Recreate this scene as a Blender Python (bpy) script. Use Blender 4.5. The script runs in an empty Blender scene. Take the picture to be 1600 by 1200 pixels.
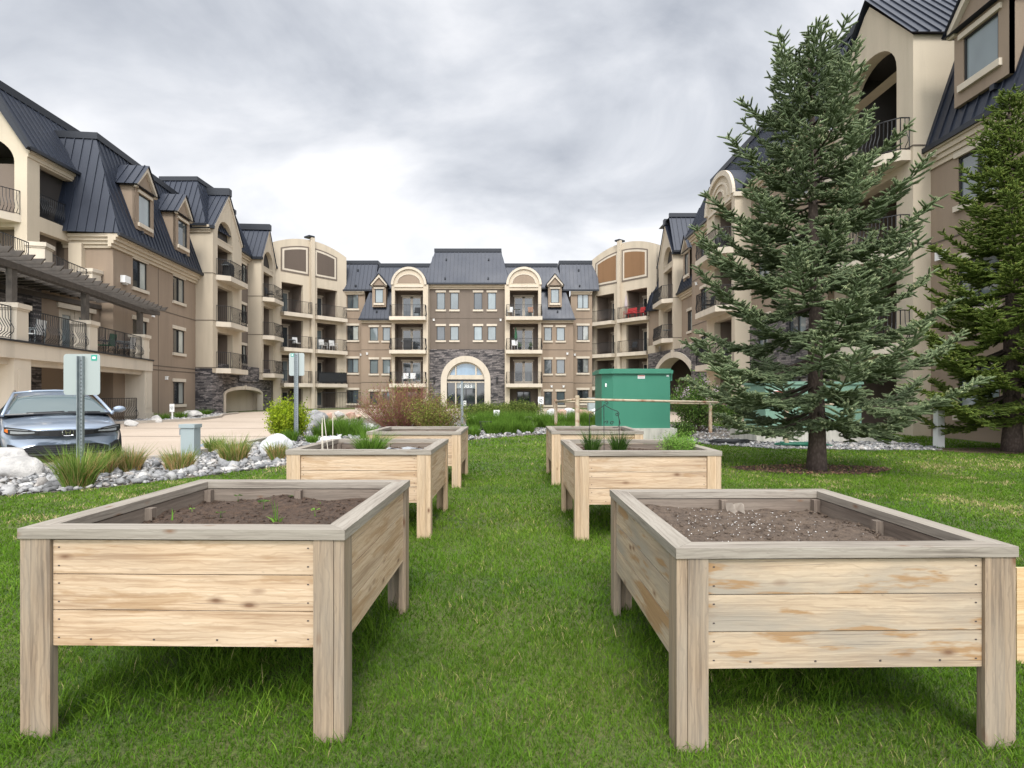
import bpy, math, random
import numpy as np
from mathutils import Vector, Matrix
S = bpy.context.scene
COL = S.collection
R = math.radians
random.seed(7)
RNG = np.random.default_rng(11)

# ------------------------------------------------------------------ camera
FPX, CX, HY, EYE = 870.0, 800.0, 615.0, 1.41
cam_d = bpy.data.cameras.new('camera')
cam = bpy.data.objects.new('camera', cam_d); COL.objects.link(cam)
cam.location = (0, 0, EYE); cam.rotation_euler = (R(90), 0, 0)
cam_d.sensor_width = 36.0; cam_d.lens = 36.0 * FPX / 1600.0
cam_d.shift_y = (HY - 600.0) / 1600.0
cam_d.clip_start = 0.05; cam_d.clip_end = 3000
S.camera = cam

# ------------------------------------------------------------------ sky, sun, exposure (overcast day)
SUN_EL, SUN_AZ = 50, 176
world = bpy.data.worlds.new('World'); S.world = world; world.use_nodes = True
nt = world.node_tree; nt.nodes.clear()
def wn(t, **k):
    n = nt.nodes.new(t)
    for a, b in k.items(): setattr(n, a, b)
    return n
sky = wn('ShaderNodeTexSky', sky_type='NISHITA', sun_disc=False)
sky.sun_elevation = R(SUN_EL); sky.sun_rotation = R(SUN_AZ)
tc = wn('ShaderNodeTexCoord')
sep = wn('ShaderNodeSeparateXYZ'); nt.links.new(tc.outputs['Generated'], sep.inputs[0])
mz = wn('ShaderNodeMath', operation='ADD'); mz.inputs[1].default_value = 0.30; nt.links.new(sep.outputs['Z'], mz.inputs[0])
mx = wn('ShaderNodeMath', operation='MAXIMUM'); mx.inputs[1].default_value = 0.06; nt.links.new(mz.outputs[0], mx.inputs[0])
dx = wn('ShaderNodeMath', operation='DIVIDE'); nt.links.new(sep.outputs['X'], dx.inputs[0]); nt.links.new(mx.outputs[0], dx.inputs[1])
dy = wn('ShaderNodeMath', operation='DIVIDE'); nt.links.new(sep.outputs['Y'], dy.inputs[0]); nt.links.new(mx.outputs[0], dy.inputs[1])
cmb = wn('ShaderNodeCombineXYZ'); nt.links.new(dx.outputs[0], cmb.inputs[0]); nt.links.new(dy.outputs[0], cmb.inputs[1]); cmb.inputs[2].default_value = 6.2
cn = wn('ShaderNodeTexNoise'); cn.inputs['Scale'].default_value = 1.75; cn.inputs['Detail'].default_value = 7; cn.inputs['Roughness'].default_value = 0.52; cn.inputs['Distortion'].default_value = 0.35
nt.links.new(cmb.outputs[0], cn.inputs['Vector'])
cr = wn('ShaderNodeValToRGB'); nt.links.new(cn.outputs['Fac'], cr.inputs[0])
e = cr.color_ramp.elements
e[0].position = 0.33; e[0].color = (0.41, 0.44, 0.50, 1)
e[1].position = 0.60; e[1].color = (0.93, 0.935, 0.96, 1)
m_ = e.new(0.46); m_.color = (0.64, 0.665, 0.715, 1)
# brighter band of cloud close to the horizon
hz = wn('ShaderNodeMapRange'); nt.links.new(sep.outputs['Z'], hz.inputs[0])
hz.inputs[1].default_value = 0.08; hz.inputs[2].default_value = 0.45; hz.inputs[3].default_value = 0.50; hz.inputs[4].default_value = 0.0
mh = wn('ShaderNodeMixRGB'); nt.links.new(hz.outputs[0], mh.inputs[0]); nt.links.new(cr.outputs[0], mh.inputs[1]); mh.inputs[2].default_value = (0.97, 0.975, 0.99, 1)
sc_ = wn('ShaderNodeMixRGB', blend_type='MULTIPLY'); sc_.inputs[0].default_value = 1; nt.links.new(mh.outputs[0], sc_.inputs[1]); sc_.inputs[2].default_value = (5.15, 5.15, 5.15, 1)
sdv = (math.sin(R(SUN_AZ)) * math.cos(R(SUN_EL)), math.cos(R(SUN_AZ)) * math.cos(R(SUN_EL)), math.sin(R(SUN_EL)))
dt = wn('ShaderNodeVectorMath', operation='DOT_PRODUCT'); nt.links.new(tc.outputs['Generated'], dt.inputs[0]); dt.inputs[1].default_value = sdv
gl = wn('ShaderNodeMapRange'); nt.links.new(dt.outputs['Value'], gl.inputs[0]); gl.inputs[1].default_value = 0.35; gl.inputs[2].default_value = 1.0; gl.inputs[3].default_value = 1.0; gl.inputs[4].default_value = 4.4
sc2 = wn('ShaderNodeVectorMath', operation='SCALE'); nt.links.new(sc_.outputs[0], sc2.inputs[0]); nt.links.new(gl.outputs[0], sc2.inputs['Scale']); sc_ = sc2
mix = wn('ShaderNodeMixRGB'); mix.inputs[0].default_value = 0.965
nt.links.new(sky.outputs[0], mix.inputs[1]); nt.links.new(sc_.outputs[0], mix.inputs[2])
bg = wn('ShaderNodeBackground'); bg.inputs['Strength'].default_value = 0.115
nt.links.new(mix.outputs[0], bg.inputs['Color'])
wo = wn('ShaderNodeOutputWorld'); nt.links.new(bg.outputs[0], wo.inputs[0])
sun_d = bpy.data.lights.new('sun', 'SUN'); sun_d.energy = 1.5; sun_d.angle = R(14); sun_d.color = (1.0, 0.965, 0.91)
sun = bpy.data.objects.new('sun', sun_d); COL.objects.link(sun)
sun.rotation_euler = (R(90 - SUN_EL), 0, R(180 - SUN_AZ + 0)); sun.location = (0, -20, 40)
S.view_settings.view_transform = 'Standard'; S.view_settings.look = 'None'
S.view_settings.exposure = 0.93; S.view_settings.gamma = 1.0; S.view_settings.use_curve_mapping = False
S.render.engine = 'CYCLES'
S.cycles.max_bounces = 6; S.cycles.diffuse_bounces = 4; S.cycles.glossy_bounces = 3; S.cycles.transmission_bounces = 3

# ------------------------------------------------------------------ helpers
ORG = {}
def tag(o, label=None, cat=None, group=None, kind=None):
    if label: o['label'] = label
    if cat: o['category'] = cat
    if group: o['group'] = group
    if kind: o['kind'] = kind
    return o
def empty(name, loc=(0, 0, 0), rz=0, frame_world=False, rx=0):
    o = bpy.data.objects.new(name, None); COL.objects.link(o)
    o.location = loc; o.rotation_euler = (rx, 0, rz); o.empty_display_size = 0.2
    ORG[o] = Vector(loc) if frame_world else Vector((0, 0, 0))
    return o
class MB:
    def __init__(s): s.v = []; s.f = []; s.m = []; s.uv = []; s.sm = False
    def face(s, pts, mi=0, uv=None):
        b = len(s.v); s.v += [tuple(p) for p in pts]; s.f.append(tuple(range(b, b + len(pts)))); s.m.append(mi)
        s.uv.append(uv if uv else [(0.0, 0.0)] * len(pts))
    def hexa(s, c, mi=0):           # 8 corners: bottom ring 0-3 (ccw), top ring 4-7
        for q in ((3, 2, 1, 0), (4, 5, 6, 7), (0, 1, 5, 4), (1, 2, 6, 5), (2, 3, 7, 6), (3, 0, 4, 7)):
            s.face([c[i] for i in q], mi)
    def box(s, x0, x1, y0, y1, z0, z1, mi=0, wood=False):
        c = [(x0, y0, z0), (x1, y0, z0), (x1, y1, z0), (x0, y1, z0), (x0, y0, z1), (x1, y0, z1), (x1, y1, z1), (x0, y1, z1)]
        if not wood: s.hexa(c, mi); return
        d = (x1 - x0, y1 - y0, z1 - z0); L = max(range(3), key=lambda i: d[i]); oth = [i for i in range(3) if i != L]
        r1, r2 = random.uniform(0, 50), random.uniform(0, 50)
        for q in ((3, 2, 1, 0), (4, 5, 6, 7), (0, 1, 5, 4), (1, 2, 6, 5), (2, 3, 7, 6), (3, 0, 4, 7)):
            p = [c[i] for i in q]
            vary = [i for i in range(3) if max(a[i] for a in p) - min(a[i] for a in p) > 1e-9]
            if L in vary:
                w = [i for i in vary if i != L][0]; uv = [(a[L] + r1, a[w] + r2 + (0.3 if w == oth[0] else 0)) for a in p]
            else: uv = [(a[vary[0]] * 0.2 + r1, a[vary[1]] + r2 + .7) for a in p]
            s.face(p, mi, uv)
    def tube(s, pts, r, n=6, mi=0, cap=True, r1=None):
        pts = [Vector(p) for p in pts]; rings = []
        for i, p in enumerate(pts):
            a = pts[max(i - 1, 0)]; b = pts[min(i + 1, len(pts) - 1)]; t = (b - a).normalized()
            up = Vector((0, 0, 1)) if abs(t.z) < .9 else Vector((1, 0, 0))
            x = t.cross(up).normalized(); y = t.cross(x).normalized()
            k = i / max(1, len(pts) - 1); rr = r if r1 is None else r + (r1 - r) * k
            if isinstance(r, (list, tuple)): rr = r[i]
            rings.append([p + (x * math.cos(2 * math.pi * j / n) + y * math.sin(2 * math.pi * j / n)) * rr for j in range(n)])
        b0 = len(s.v)
        for rg in rings: s.v += [tuple(p) for p in rg]
        for i in range(len(pts) - 1):
            for j in range(n):
                a = b0 + i * n + j; b = b0 + i * n + (j + 1) % n
                s.f.append((a, b, b + n, a + n)); s.m.append(mi); s.uv.append([(0, 0)] * 4)
        if cap:
            s.f.append(tuple(b0 + j for j in reversed(range(n)))); s.m.append(mi); s.uv.append([(0, 0)] * n)
            e0 = b0 + (len(pts) - 1) * n
            s.f.append(tuple(e0 + j for j in range(n))); s.m.append(mi); s.uv.append([(0, 0)] * n)
    def grid(s, rows, mi=0, closed=False):   # rows of points
        b0 = len(s.v); n = len(rows[0])
        for r in rows: s.v += [tuple(p) for p in r]
        for i in range(len(rows) - 1):
            for j in range(n if closed else n - 1):
                a = b0 + i * n + j; b = b0 + i * n + (j + 1) % n
                s.f.append((a, b, b + n, a + n)); s.m.append(mi if not callable(mi) else mi(i, j)); s.uv.append([(0, 0)] * 4)
    def prism(s, poly, z0, z1, mi=0):
        n = len(poly)
        s.face([(p[0], p[1], z0) for p in reversed(poly)], mi); s.face([(p[0], p[1], z1) for p in poly], mi)
        for i in range(n):
            a, b = poly[i], poly[(i + 1) % n]
            s.face([(a[0], a[1], z0), (b[0], b[1], z0), (b[0], b[1], z1), (a[0], a[1], z1)], mi)
    def build(s, name, mats, parent=None, smooth=None, origin=None, merge=False):
        if not isinstance(mats, (list, tuple)): mats = [mats]
        me = bpy.data.meshes.new(name)
        vv = np.array(s.v, dtype=float)
        c = np.array([(vv[:, 0].min() + vv[:, 0].max()) / 2, (vv[:, 1].min() + vv[:, 1].max()) / 2, vv[:, 2].min()]) if origin is None else np.array(origin, dtype=float)
        me.from_pydata([tuple(p) for p in (vv - c)], [], s.f)
        for m in mats: me.materials.append(m)
        me.polygons.foreach_set('material_index', s.m)
        ul = me.uv_layers.new(name='UVMap'); ul.data.foreach_set('uv', [x for u in s.uv for p in u for x in p])
        if smooth or s.sm: me.polygons.foreach_set('use_smooth', [True] * len(s.f))
        me.update()
        if merge:
            import bmesh
            b = bmesh.new(); b.from_mesh(me); bmesh.ops.remove_doubles(b, verts=b.verts, dist=1e-5); bmesh.ops.recalc_face_normals(b, faces=b.faces); b.to_mesh(me); b.free()
        o = bpy.data.objects.new(name, me); COL.objects.link(o)
        C = Vector(c)
        if parent is not None: o.parent = parent; o.location = C - ORG[parent]
        else: o.location = C
        ORG[o] = C
        return o
def np_mesh(name, V, T, mats, mi=None, parent=None, attr=None, org=(0, 0, 0), smooth=False):
    """triangle mesh from arrays; attr = per-vertex float attribute 'tone'"""
    me = bpy.data.meshes.new(name); V = np.asarray(V, dtype=np.float32) - np.array(org, dtype=np.float32); T = np.asarray(T, dtype=np.int32)
    me.vertices.add(len(V)); me.vertices.foreach_set('co', V.ravel())
    me.loops.add(T.size); me.loops.foreach_set('vertex_index', T.ravel())
    me.polygons.add(len(T)); me.polygons.foreach_set('loop_start', np.arange(0, T.size, 3, dtype=np.int32)); me.polygons.foreach_set('loop_total', np.full(len(T), 3, dtype=np.int32))
    for m in (mats if isinstance(mats, (list, tuple)) else [mats]): me.materials.append(m)
    if mi is not None: me.polygons.foreach_set('material_index', np.asarray(mi, dtype=np.int32))
    if smooth: me.polygons.foreach_set('use_smooth', np.ones(len(T), dtype=bool))
    if attr is not None:
        a = me.attributes.new('tone', 'FLOAT', 'POINT'); a.data.foreach_set('value', np.asarray(attr, dtype=np.float32))
    me.update(calc_edges=True)
    o = bpy.data.objects.new(name, me); COL.objects.link(o)
    C = Vector(org); ORG[o] = C
    if parent is not None: o.parent = parent; o.location = C - ORG[parent]
    else: o.location = C
    return o

# ------------------------------------------------------------------ materials
def M(name, color, rough=0.6, metal=0.0, **k):
    m = bpy.data.materials.new(name); m.use_nodes = True
    b = m.node_tree.nodes['Principled BSDF']
    b.inputs['Base Color'].default_value = (*color, 1); b.inputs['Roughness'].default_value = rough; b.inputs['Metallic'].default_value = metal
    for a, v in k.items(): b.inputs[a].default_value = v
    return m
class NB:
    def __init__(s, m): s.m = m; s.t = m.node_tree; s.b = s.t.nodes['Principled BSDF']
    def n(s, t, ins=None, **k):
        n = s.t.nodes.new(t)
        for a, v in k.items(): setattr(n, a, v)
        for a, v in (ins or {}).items():
            if isinstance(v, bpy.types.NodeSocket): s.t.links.new(v, n.inputs[a])
            else: n.inputs[a].default_value = v
        return n
    def coord(s, kind='Object'):
        return s.n('ShaderNodeTexCoord').outputs[kind]
    def pos(s): return s.n('ShaderNodeNewGeometry').outputs['Position']
    def mapping(s, v, scale=(1, 1, 1), loc=(0, 0, 0), rot=(0, 0, 0)):
        return s.n('ShaderNodeMapping', {'Vector': v, 'Scale': scale, 'Location': loc, 'Rotation': rot}).outputs[0]
    def noise(s, v, scale, detail=4, rough=.55, dist=0):
        return s.n('ShaderNodeTexNoise', {'Vector': v, 'Scale': scale, 'Detail': detail, 'Roughness': rough, 'Distortion': dist}).outputs['Fac']
    def ramp(s, f, stops, interp='LINEAR'):
        r = s.n('ShaderNodeValToRGB', {'Fac': f}); r.color_ramp.interpolation = interp
        el = r.color_ramp.elements
        while len(el) < len(stops): el.new(0.5)
        for i, (p, c) in enumerate(stops):
            el[i].position = p; el[i].color = (*c, 1) if len(c) == 3 else c
        return r.outputs[0]
    def mixc(s, f, a, b, mode='MIX'):
        n = s.n('ShaderNodeMixRGB', blend_type=mode)
        for i, v in zip((0, 1, 2), (f, a, b)):
            if isinstance(v, bpy.types.NodeSocket): s.t.links.new(v, n.inputs[i])
            else: n.inputs[i].default_value = v if i == 0 else ((*v, 1) if len(v) == 3 else v)
        return n.outputs[0]
    def math(s, op, a, b=0.0, clamp=False):
        n = s.n('ShaderNodeMath', operation=op, use_clamp=clamp)
        for i, v in zip((0, 1), (a, b)):
            if isinstance(v, bpy.types.NodeSocket): s.t.links.new(v, n.inputs[i])
            else: n.inputs[i].default_value = v
        return n.outputs[0]
    def set(s, inp, v): s.t.links.new(v, s.b.inputs[inp])
    def bump(s, h, strength=.3, dist=.01):
        n = s.n('ShaderNodeBump', {'Height': h, 'Strength': strength, 'Distance': dist}); s.t.links.new(n.outputs[0], s.b.inputs['Normal'])
def g2(c, k): return tuple(min(1, x * k) for x in c)
def stucco(name, c):
    m = M(name, c, .9); b = NB(m); p = b.pos()
    n1 = b.noise(p, .35, 5); n2 = b.noise(p, 14, 3)
    st = b.noise(b.mapping(p, (1.6, 1.6, .12)), 1.0, 5, .6)     # weather streaks
    col = b.mixc(b.ramp(n1, [(.3, (.0,) * 3), (.7, (1,) * 3)]), g2(c, .93), g2(c, 1.06))
    col = b.mixc(b.ramp(st, [(.48, (0,) * 3), (.72, (.55,) * 3)]), col, g2(c, .74))
    b.set('Base Color', col); b.bump(n2, .35, .012); return m
TAUPE = stucco('stucco_taupe', (.265, .202, .146))
DTAUPE = stucco('stucco_dark_taupe', (.150, .120, .095))
CREAM = stucco('stucco_cream', (.50, .428, .325))
CREAMD = stucco('stucco_light_trim', (.545, .48, .385))
PANELB = stucco('stucco_panel_brown', (.105, .080, .062))
PANELO = stucco('stucco_panel_tan', (.215, .118, .055))
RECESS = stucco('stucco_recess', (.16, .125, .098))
def stone_mat():
    m = M('ledge_stone', (.1, .09, .09), .85); b = NB(m); p = b.pos()
    s_ = b.n('ShaderNodeSeparateXYZ', {0: p})
    u = b.math('ADD', s_.outputs[0], s_.outputs[1]); c = b.n('ShaderNodeCombineXYZ', {0: u, 1: s_.outputs[2]}).outputs[0]
    dn = b.n('ShaderNodeTexNoise', {'Vector': c, 'Scale': 2.5, 'Detail': 3}); off = b.mapping(dn.outputs['Color'], (.10, .03, 0))
    v = b.n('ShaderNodeVectorMath', {0: c, 1: off}, operation='ADD').outputs[0]
    bt = b.n('ShaderNodeTexBrick', {'Vector': v, 'Scale': 1.0, 'Mortar Size': .008, 'Brick Width': .42, 'Row Height': .095, 'Mortar Smooth': .3, 'Bias': -.1,
        'Color1': (.032, .030, .033, 1), 'Color2': (.22, .195, .185, 1), 'Mortar': (.012, .011, .012, 1)}, offset=.37, squash=1.6, squash_frequency=3)
    n1 = b.noise(b.mapping(c, (1.8, 7, 1)), 1.0, 5, .65)
    hl = b.ramp(n1, [(.54, (0,) * 3), (.66, (.8,) * 3)])
    n2 = b.noise(b.mapping(c, (9, 24, 1)), 1.0, 4)
    col = b.mixc(hl, bt.outputs['Color'], (.33, .29, .27)); col = b.mixc(.8, col, b.ramp(n2, [(.2, (.35,) * 3), (.8, (1.5,) * 3)]), 'MULTIPLY')
    b.set('Base Color', col); b.bump(b.math('ADD', bt.outputs['Fac'], n2), -.6, .05); return m
STONE = stone_mat()
def metal_roof():
    m = M('standing_seam_metal', (.022, .027, .037), .45, .15); b = NB(m); n = b.noise(b.pos(), .8, 4)
    b.set('Base Color', b.mixc(n, (.008, .012, .023), (.015, .021, .036))); b.set('Roughness', b.math('ADD', b.math('MULTIPLY', n, .25), .32)); return m
ROOF = metal_roof()
ROOFD = M('roof_trim_metal', (.014, .017, .023), .45, .2)
FRAME = M('dark_window_frame', (.012, .012, .012), .5)
IRON = M('black_iron', (.009, .009, .010), .5)
SILLM = CREAMD
def glass(name, c, rough=.04, spec=1.0, hi=None):
    m = M(name, c, rough, 0, **{'IOR': 1.9}); b = NB(m)
    n = b.noise(b.mapping(b.pos(), (1, 1, .5)), 1.1, 2)
    oi = b.n('ShaderNodeObjectInfo').outputs['Random']; b.set('Base Color', b.mixc(1.0, b.mixc(n, g2(c, .55), g2(c, 1.4)), b.ramp(oi, [(0, (.5,) * 3), (1, (1.45,) * 3)]), 'MULTIPLY')); return m
G_DARK = glass('glass_dark', (.020, .025, .028))
G_BLIND = glass('glass_over_blind', (.17, .205, .21))
G_CURT = glass('glass_over_curtain', (.36, .38, .35))
G_MID = glass('glass_mid', (.06, .075, .082))
G_BLUE = glass('glass_blue_film', (.20, .30, .40), .03)
DOORM = M('painted_door', (.55, .49, .40), .5)
CONC = stucco('concrete', (.44, .41, .35))
PERG = M('dark_stained_wood', (.05, .042, .038), .75)
def pergwood():
    b = NB(PERG); n = b.noise(b.mapping(b.pos(), (3, 3, 3)), 2, 5); b.set('Base Color', b.mixc(n, (.030, .026, .022), (.105, .088, .072)))
pergwood()
WHITE = M('white_paint', (.75, .75, .73), .5)
# ------------------------------------------------------------------ facade frame
class F:
    """vertical facade plane, running left to right as one looks at it; o = distance out of the wall"""
    def __init__(s, x0, y0, x1, y1):
        s.p = Vector((x0, y0)); d = Vector((x1 - x0, y1 - y0)); s.L = d.length; s.d = d / s.L; s.n = Vector((s.d.y, -s.d.x))
    def pt(s, u, z, o=0):
        q = s.p + s.d * u + s.n * o; return (q.x, q.y, z)
    def u(s, px):
        k = (px - CX) / FPX; return (k * s.p.y - s.p.x) / (s.d.x - k * s.d.y)
    def z(s, py, u):
        return EYE - (py - HY) / FPX * (s.p.y + s.d.y * u)
    def box(s, mb, u0, u1, z0, z1, o0, o1, mi=0):
        P = s.pt
        mb.hexa([P(u0, z0, o1), P(u1, z0, o1), P(u1, z0, o0), P(u0, z0, o0), P(u0, z1, o1), P(u1, z1, o1), P(u1, z1, o0), P(u0, z1, o0)], mi)
    def poly(s, mb, pts, o0, o1, mi=0):      # pts (u,z) ccw seen from outside; extruded slab
        n = len(pts)
        mb.face([s.pt(u, z, o1) for u, z in pts], mi); mb.face([s.pt(u, z, o0) for u, z in reversed(pts)], mi)
        for i in range(n):
            a, b = pts[i], pts[(i + 1) % n]
            mb.face([s.pt(*a, o1), s.pt(*a, o0), s.pt(*b, o0), s.pt(*b, o1)], mi)
    def wall(s, mb, u0, u1, z0, z1, holes=(), th=.3, mi=0, o=0, caps=True):
        us = sorted(set([u0, u1] + [max(u0, min(u1, h[i])) for h in holes for i in (0, 1)]))
        zs = sorted(set([z0, z1] + [max(z0, min(z1, h[i])) for h in holes for i in (2, 3)]))
        for a, b in zip(us, us[1:]):
            for c, d in zip(zs, zs[1:]):
                um, zm = (a + b) / 2, (c + d) / 2
                if any(h[0] < um < h[1] and h[2] < zm < h[3] for h in holes): continue
                mb.face([s.pt(a, c, o), s.pt(b, c, o), s.pt(b, d, o), s.pt(a, d, o)], mi)
        P = s.pt
        for a, b, c, d in holes:
            a, b, c, d = max(a, u0), min(b, u1), max(c, z0), min(d, z1)
            mb.face([P(a, c, o), P(a, d, o), P(a, d, o - th), P(a, c, o - th)], mi); mb.face([P(b, d, o), P(b, c, o), P(b, c, o - th), P(b, d, o - th)], mi)
            mb.face([P(b, c, o), P(a, c, o), P(a, c, o - th), P(b, c, o - th)], mi); mb.face([P(a, d, o), P(b, d, o), P(b, d, o - th), P(a, d, o - th)], mi)
        if not caps: return
        mb.face([P(u0, z0, o), P(u0, z1, o), P(u0, z1, o - th), P(u0, z0, o - th)], mi); mb.face([P(u1, z1, o), P(u1, z0, o), P(u1, z0, o - th), P(u1, z1, o - th)], mi)
        mb.face([P(u0, z1, o), P(u1, z1, o), P(u1, z1, o - th), P(u0, z1, o - th)], mi); mb.face([P(u1, z0, o), P(u0, z0, o), P(u0, z0, o - th), P(u1, z0, o - th)], mi)

BLD = empty('apartment_building', (-4.1, 51, 0), frame_world=True)
tag(BLD, 'four storey U-shaped apartment building with dark metal mansard roofs and black iron balconies', 'building')
STYLES = {'curt': (G_DARK, G_CURT), 'curt2': (G_CURT, G_DARK), 'blind': (G_BLIND, G_BLIND), 'dark': (G_DARK, G_MID), 'mid': (G_MID, G_BLIND), 'one': (G_BLIND,), 'oned': (G_MID,)}
def window(f, u0, u1, z0, z1, style='curt', trim=True, o=0, lintel=True):
    mb = MB(); t = .055; ob, of = o - .10, o - .03
    if o > 0: ob, of = o - .03, o + .015
    gl = STYLES[style]; n = len(gl)
    f.box(mb, u0, u0 + t, z0, z1, ob, of); f.box(mb, u1 - t, u1, z0, z1, ob, of)
    f.box(mb, u0 + t, u1 - t, z0, z0 + t, ob, of); f.box(mb, u0 + t, u1 - t, z1 - t, z1, ob, of)
    for i in range(1, n):
        c = u0 + (u1 - u0) * i / n; f.box(mb, c - t * .6, c + t * .6, z0 + t, z1 - t, ob, of + .01)
    w = mb.build('window', FRAME, BLD)
    p = MB(); w_ = (u1 - u0) / n
    for i in range(n):
        a, b = u0 + t * .5 + (w_ - t * .5) * i, u0 + w_ * (i + 1) - t * .3
        f.box(p, a, b, z0 + t * .5, z1 - t * .5, ob + .01, ob + .03, i)
    p.build('pane', list(gl), w)
    if trim:
        if lintel: q = MB(); f.box(q, u0 - .10, u1 + .10, z1 + .005, z1 + .20, o - .02, o + .06); q.build('lintel', SILLM, w)
        q = MB(); f.box(q, u0 - .10, u1 + .10, z0 - .17, z0 - .005, o - .02, o + .09)
        q.build('sill', SILLM, w)
    return (u0, u1, z0, z1)
SOFF = M('dark_soffit_arch_shade', (.035, .03, .027), .8)  # near-black soffit tone, also the painted shade behind the tower arches
def recess(f, u0, u1, z0, z1, depth=1.6, door=True, parent=BLD, dstyle=0, wide=None, soffit=False):
    """deep balcony niche: side walls, ceiling, floor, back wall and its glazed door"""
    mb = MB(); P = f.pt; e = .012
    a, b, c, d = u0 - e, u1 + e, z0 - e, z1 + e
    o1, o0 = -.28, -depth
    mb.face([P(a, c, o0), P(b, c, o0), P(b, d, o0), P(a, d, o0)]); mb.face([P(a, c, o1), P(a, c, o0), P(a, d, o0), P(a, d, o1)]); mb.face([P(b, c, o0), P(b, c, o1), P(b, d, o1), P(b, d, o0)])
    mb.face([P(a, c, o1), P(b, c, o1), P(b, c, o0), P(a, c, o0)]); mb.face([P(a, d, o0), P(b, d, o0), P(b, d, o1), P(a, d, o1)])
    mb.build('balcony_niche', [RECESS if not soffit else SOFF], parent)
    if door:
        w = min(1.75, (u1 - u0) * .78) if wide is None else wide; cu = (u0 + u1) / 2; h = min(2.1, z1 - z0 - .2)
        q = MB(); oo = o0 + .01
        a, b = cu - w / 2, cu + w / 2
        for (x0, x1) in ((a, a + .09), (cu - .11, cu + .11), (b - .09, b)): f.box(q, x0, x1, z0, z0 + h, oo, oo + .05)
        f.box(q, a + .09, b - .09, z0 + h - .14, z0 + h, oo, oo + .05)
        for (x0, x1) in ((a + .09, cu - .11), (cu + .11, b - .09)): f.box(q, x0, x1, z0, z0 + .25, oo, oo + .05)
        dd = q.build('balcony_door', [DOORM if dstyle != 2 else FRAME], parent)
        q = MB()
        for i, (x0, x1) in enumerate(((a + .09, cu - .11), (cu + .11, b - .09))): f.box(q, x0, x1, z0 + .25, z0 + h - .14, oo + .005, oo + .02, i)
        q.build('pane', [G_MID, G_BLIND] if dstyle == 0 else [G_DARK, G_MID] if dstyle == 1 else [G_BLIND, G_CURT], dd)
        q = MB(); f.box(q, a - .12, b + .12, z0 + h + .02, z0 + h + .16, oo - .005, oo + .05); q.build('door_lintel', SILLM, dd)
def railing(path, z0, h=1.05, sp=.125, belly=.10, parent=BLD, seg=5, r=.011, closed_ends=True, name='balcony_railing'):
    """black iron railing; path = list of (x,y); belly bulges to the right of the walking direction"""
    mb = MB(); pts = [Vector(p) for p in path]
    for a, b in zip(pts, pts[1:]):
        L = (b - a).length; d = (b - a) / L; n = Vector((d.y, -d.x)); k = max(1, round(L / sp))
        for zz, w in ((z0 + h, .028), (z0 + .07, .018)):
            e = .02; A = a - d * 0; B = b + d * 0
            c = [A + n * e, B + n * e, B - n * e, A - n * e]
            mb.hexa([(q.x, q.y, zz - w) for q in c] + [(q.x, q.y, zz) for q in c])
        for i in range(k + 1):
            p = a + d * (L * i / k); post = (i == 0 or i == k)
            if post: 
                mb.tube([(p.x, p.y, z0 - .02), (p.x, p.y, z0 + h)], .02, 4); continue
            zs = [(.0, .0), (.07, .15), (.18, .9), (.30, 1.0), (.45, .55), (.60, .08), (.97, 0)] if seg > 3 else [(0, 0), (.2, .9), (.5, .4), (.97, 0)]
            mb.tube([(p.x + n.x * belly * q, p.y + n.y * belly * q, z0 + .05 + (h - .05) * t) for t, q in zs], r, 4 if seg > 3 else 3, cap=False)
    return mb.build(name, IRON, parent)
def balcony(f, u0, u1, z, proj=.9, chamfer=0.0, th=.32, belly=.10, seg=3, r=.013, inset=.06, deep=.28):
    mb = MB()
    c0, c1 = (chamfer, chamfer) if not isinstance(chamfer, tuple) else chamfer
    out = [(u0, 0)] + ([(u0 + c0, proj)] if c0 else [(u0, proj)]) + ([(u1 - c1, proj)] if c1 else [(u1, proj)]) + [(u1, 0)]
    poly = [f.pt(u, 0, o)[:2] for u, o in reversed([(u0, -deep)] + out + [(u1, -deep)])]
    if (Vector(poly[1]) - Vector(poly[0])).cross(Vector(poly[2]) - Vector(poly[1])) < 0: poly = poly[::-1]
    mb.prism(poly, z - th, z)
    mb.build('balcony_slab', CREAMD, BLD)
    i = inset; pr = proj - i
    path = [(u0 + i, .0), (u0 + i + c0, pr), (u1 - i - c1, pr), (u1 - i, .0)]
    railing([f.pt(u, 0, o)[:2] for u, o in path], z, belly=belly, seg=seg, r=r)
def cornice(f, u0, u1, ztop, mat=CREAM, big=.42, steps=3, h=.5, name='cornice'):
    mb = MB(); zz = ztop
    for i in range(steps):
        o = big * (steps - i) / steps; hh = h / steps
        f.box(mb, u0 - (0 if i else 0), u1, zz - hh, zz, -.05, o); zz -= hh
    mb.build(name, mat, BLD)
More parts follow.
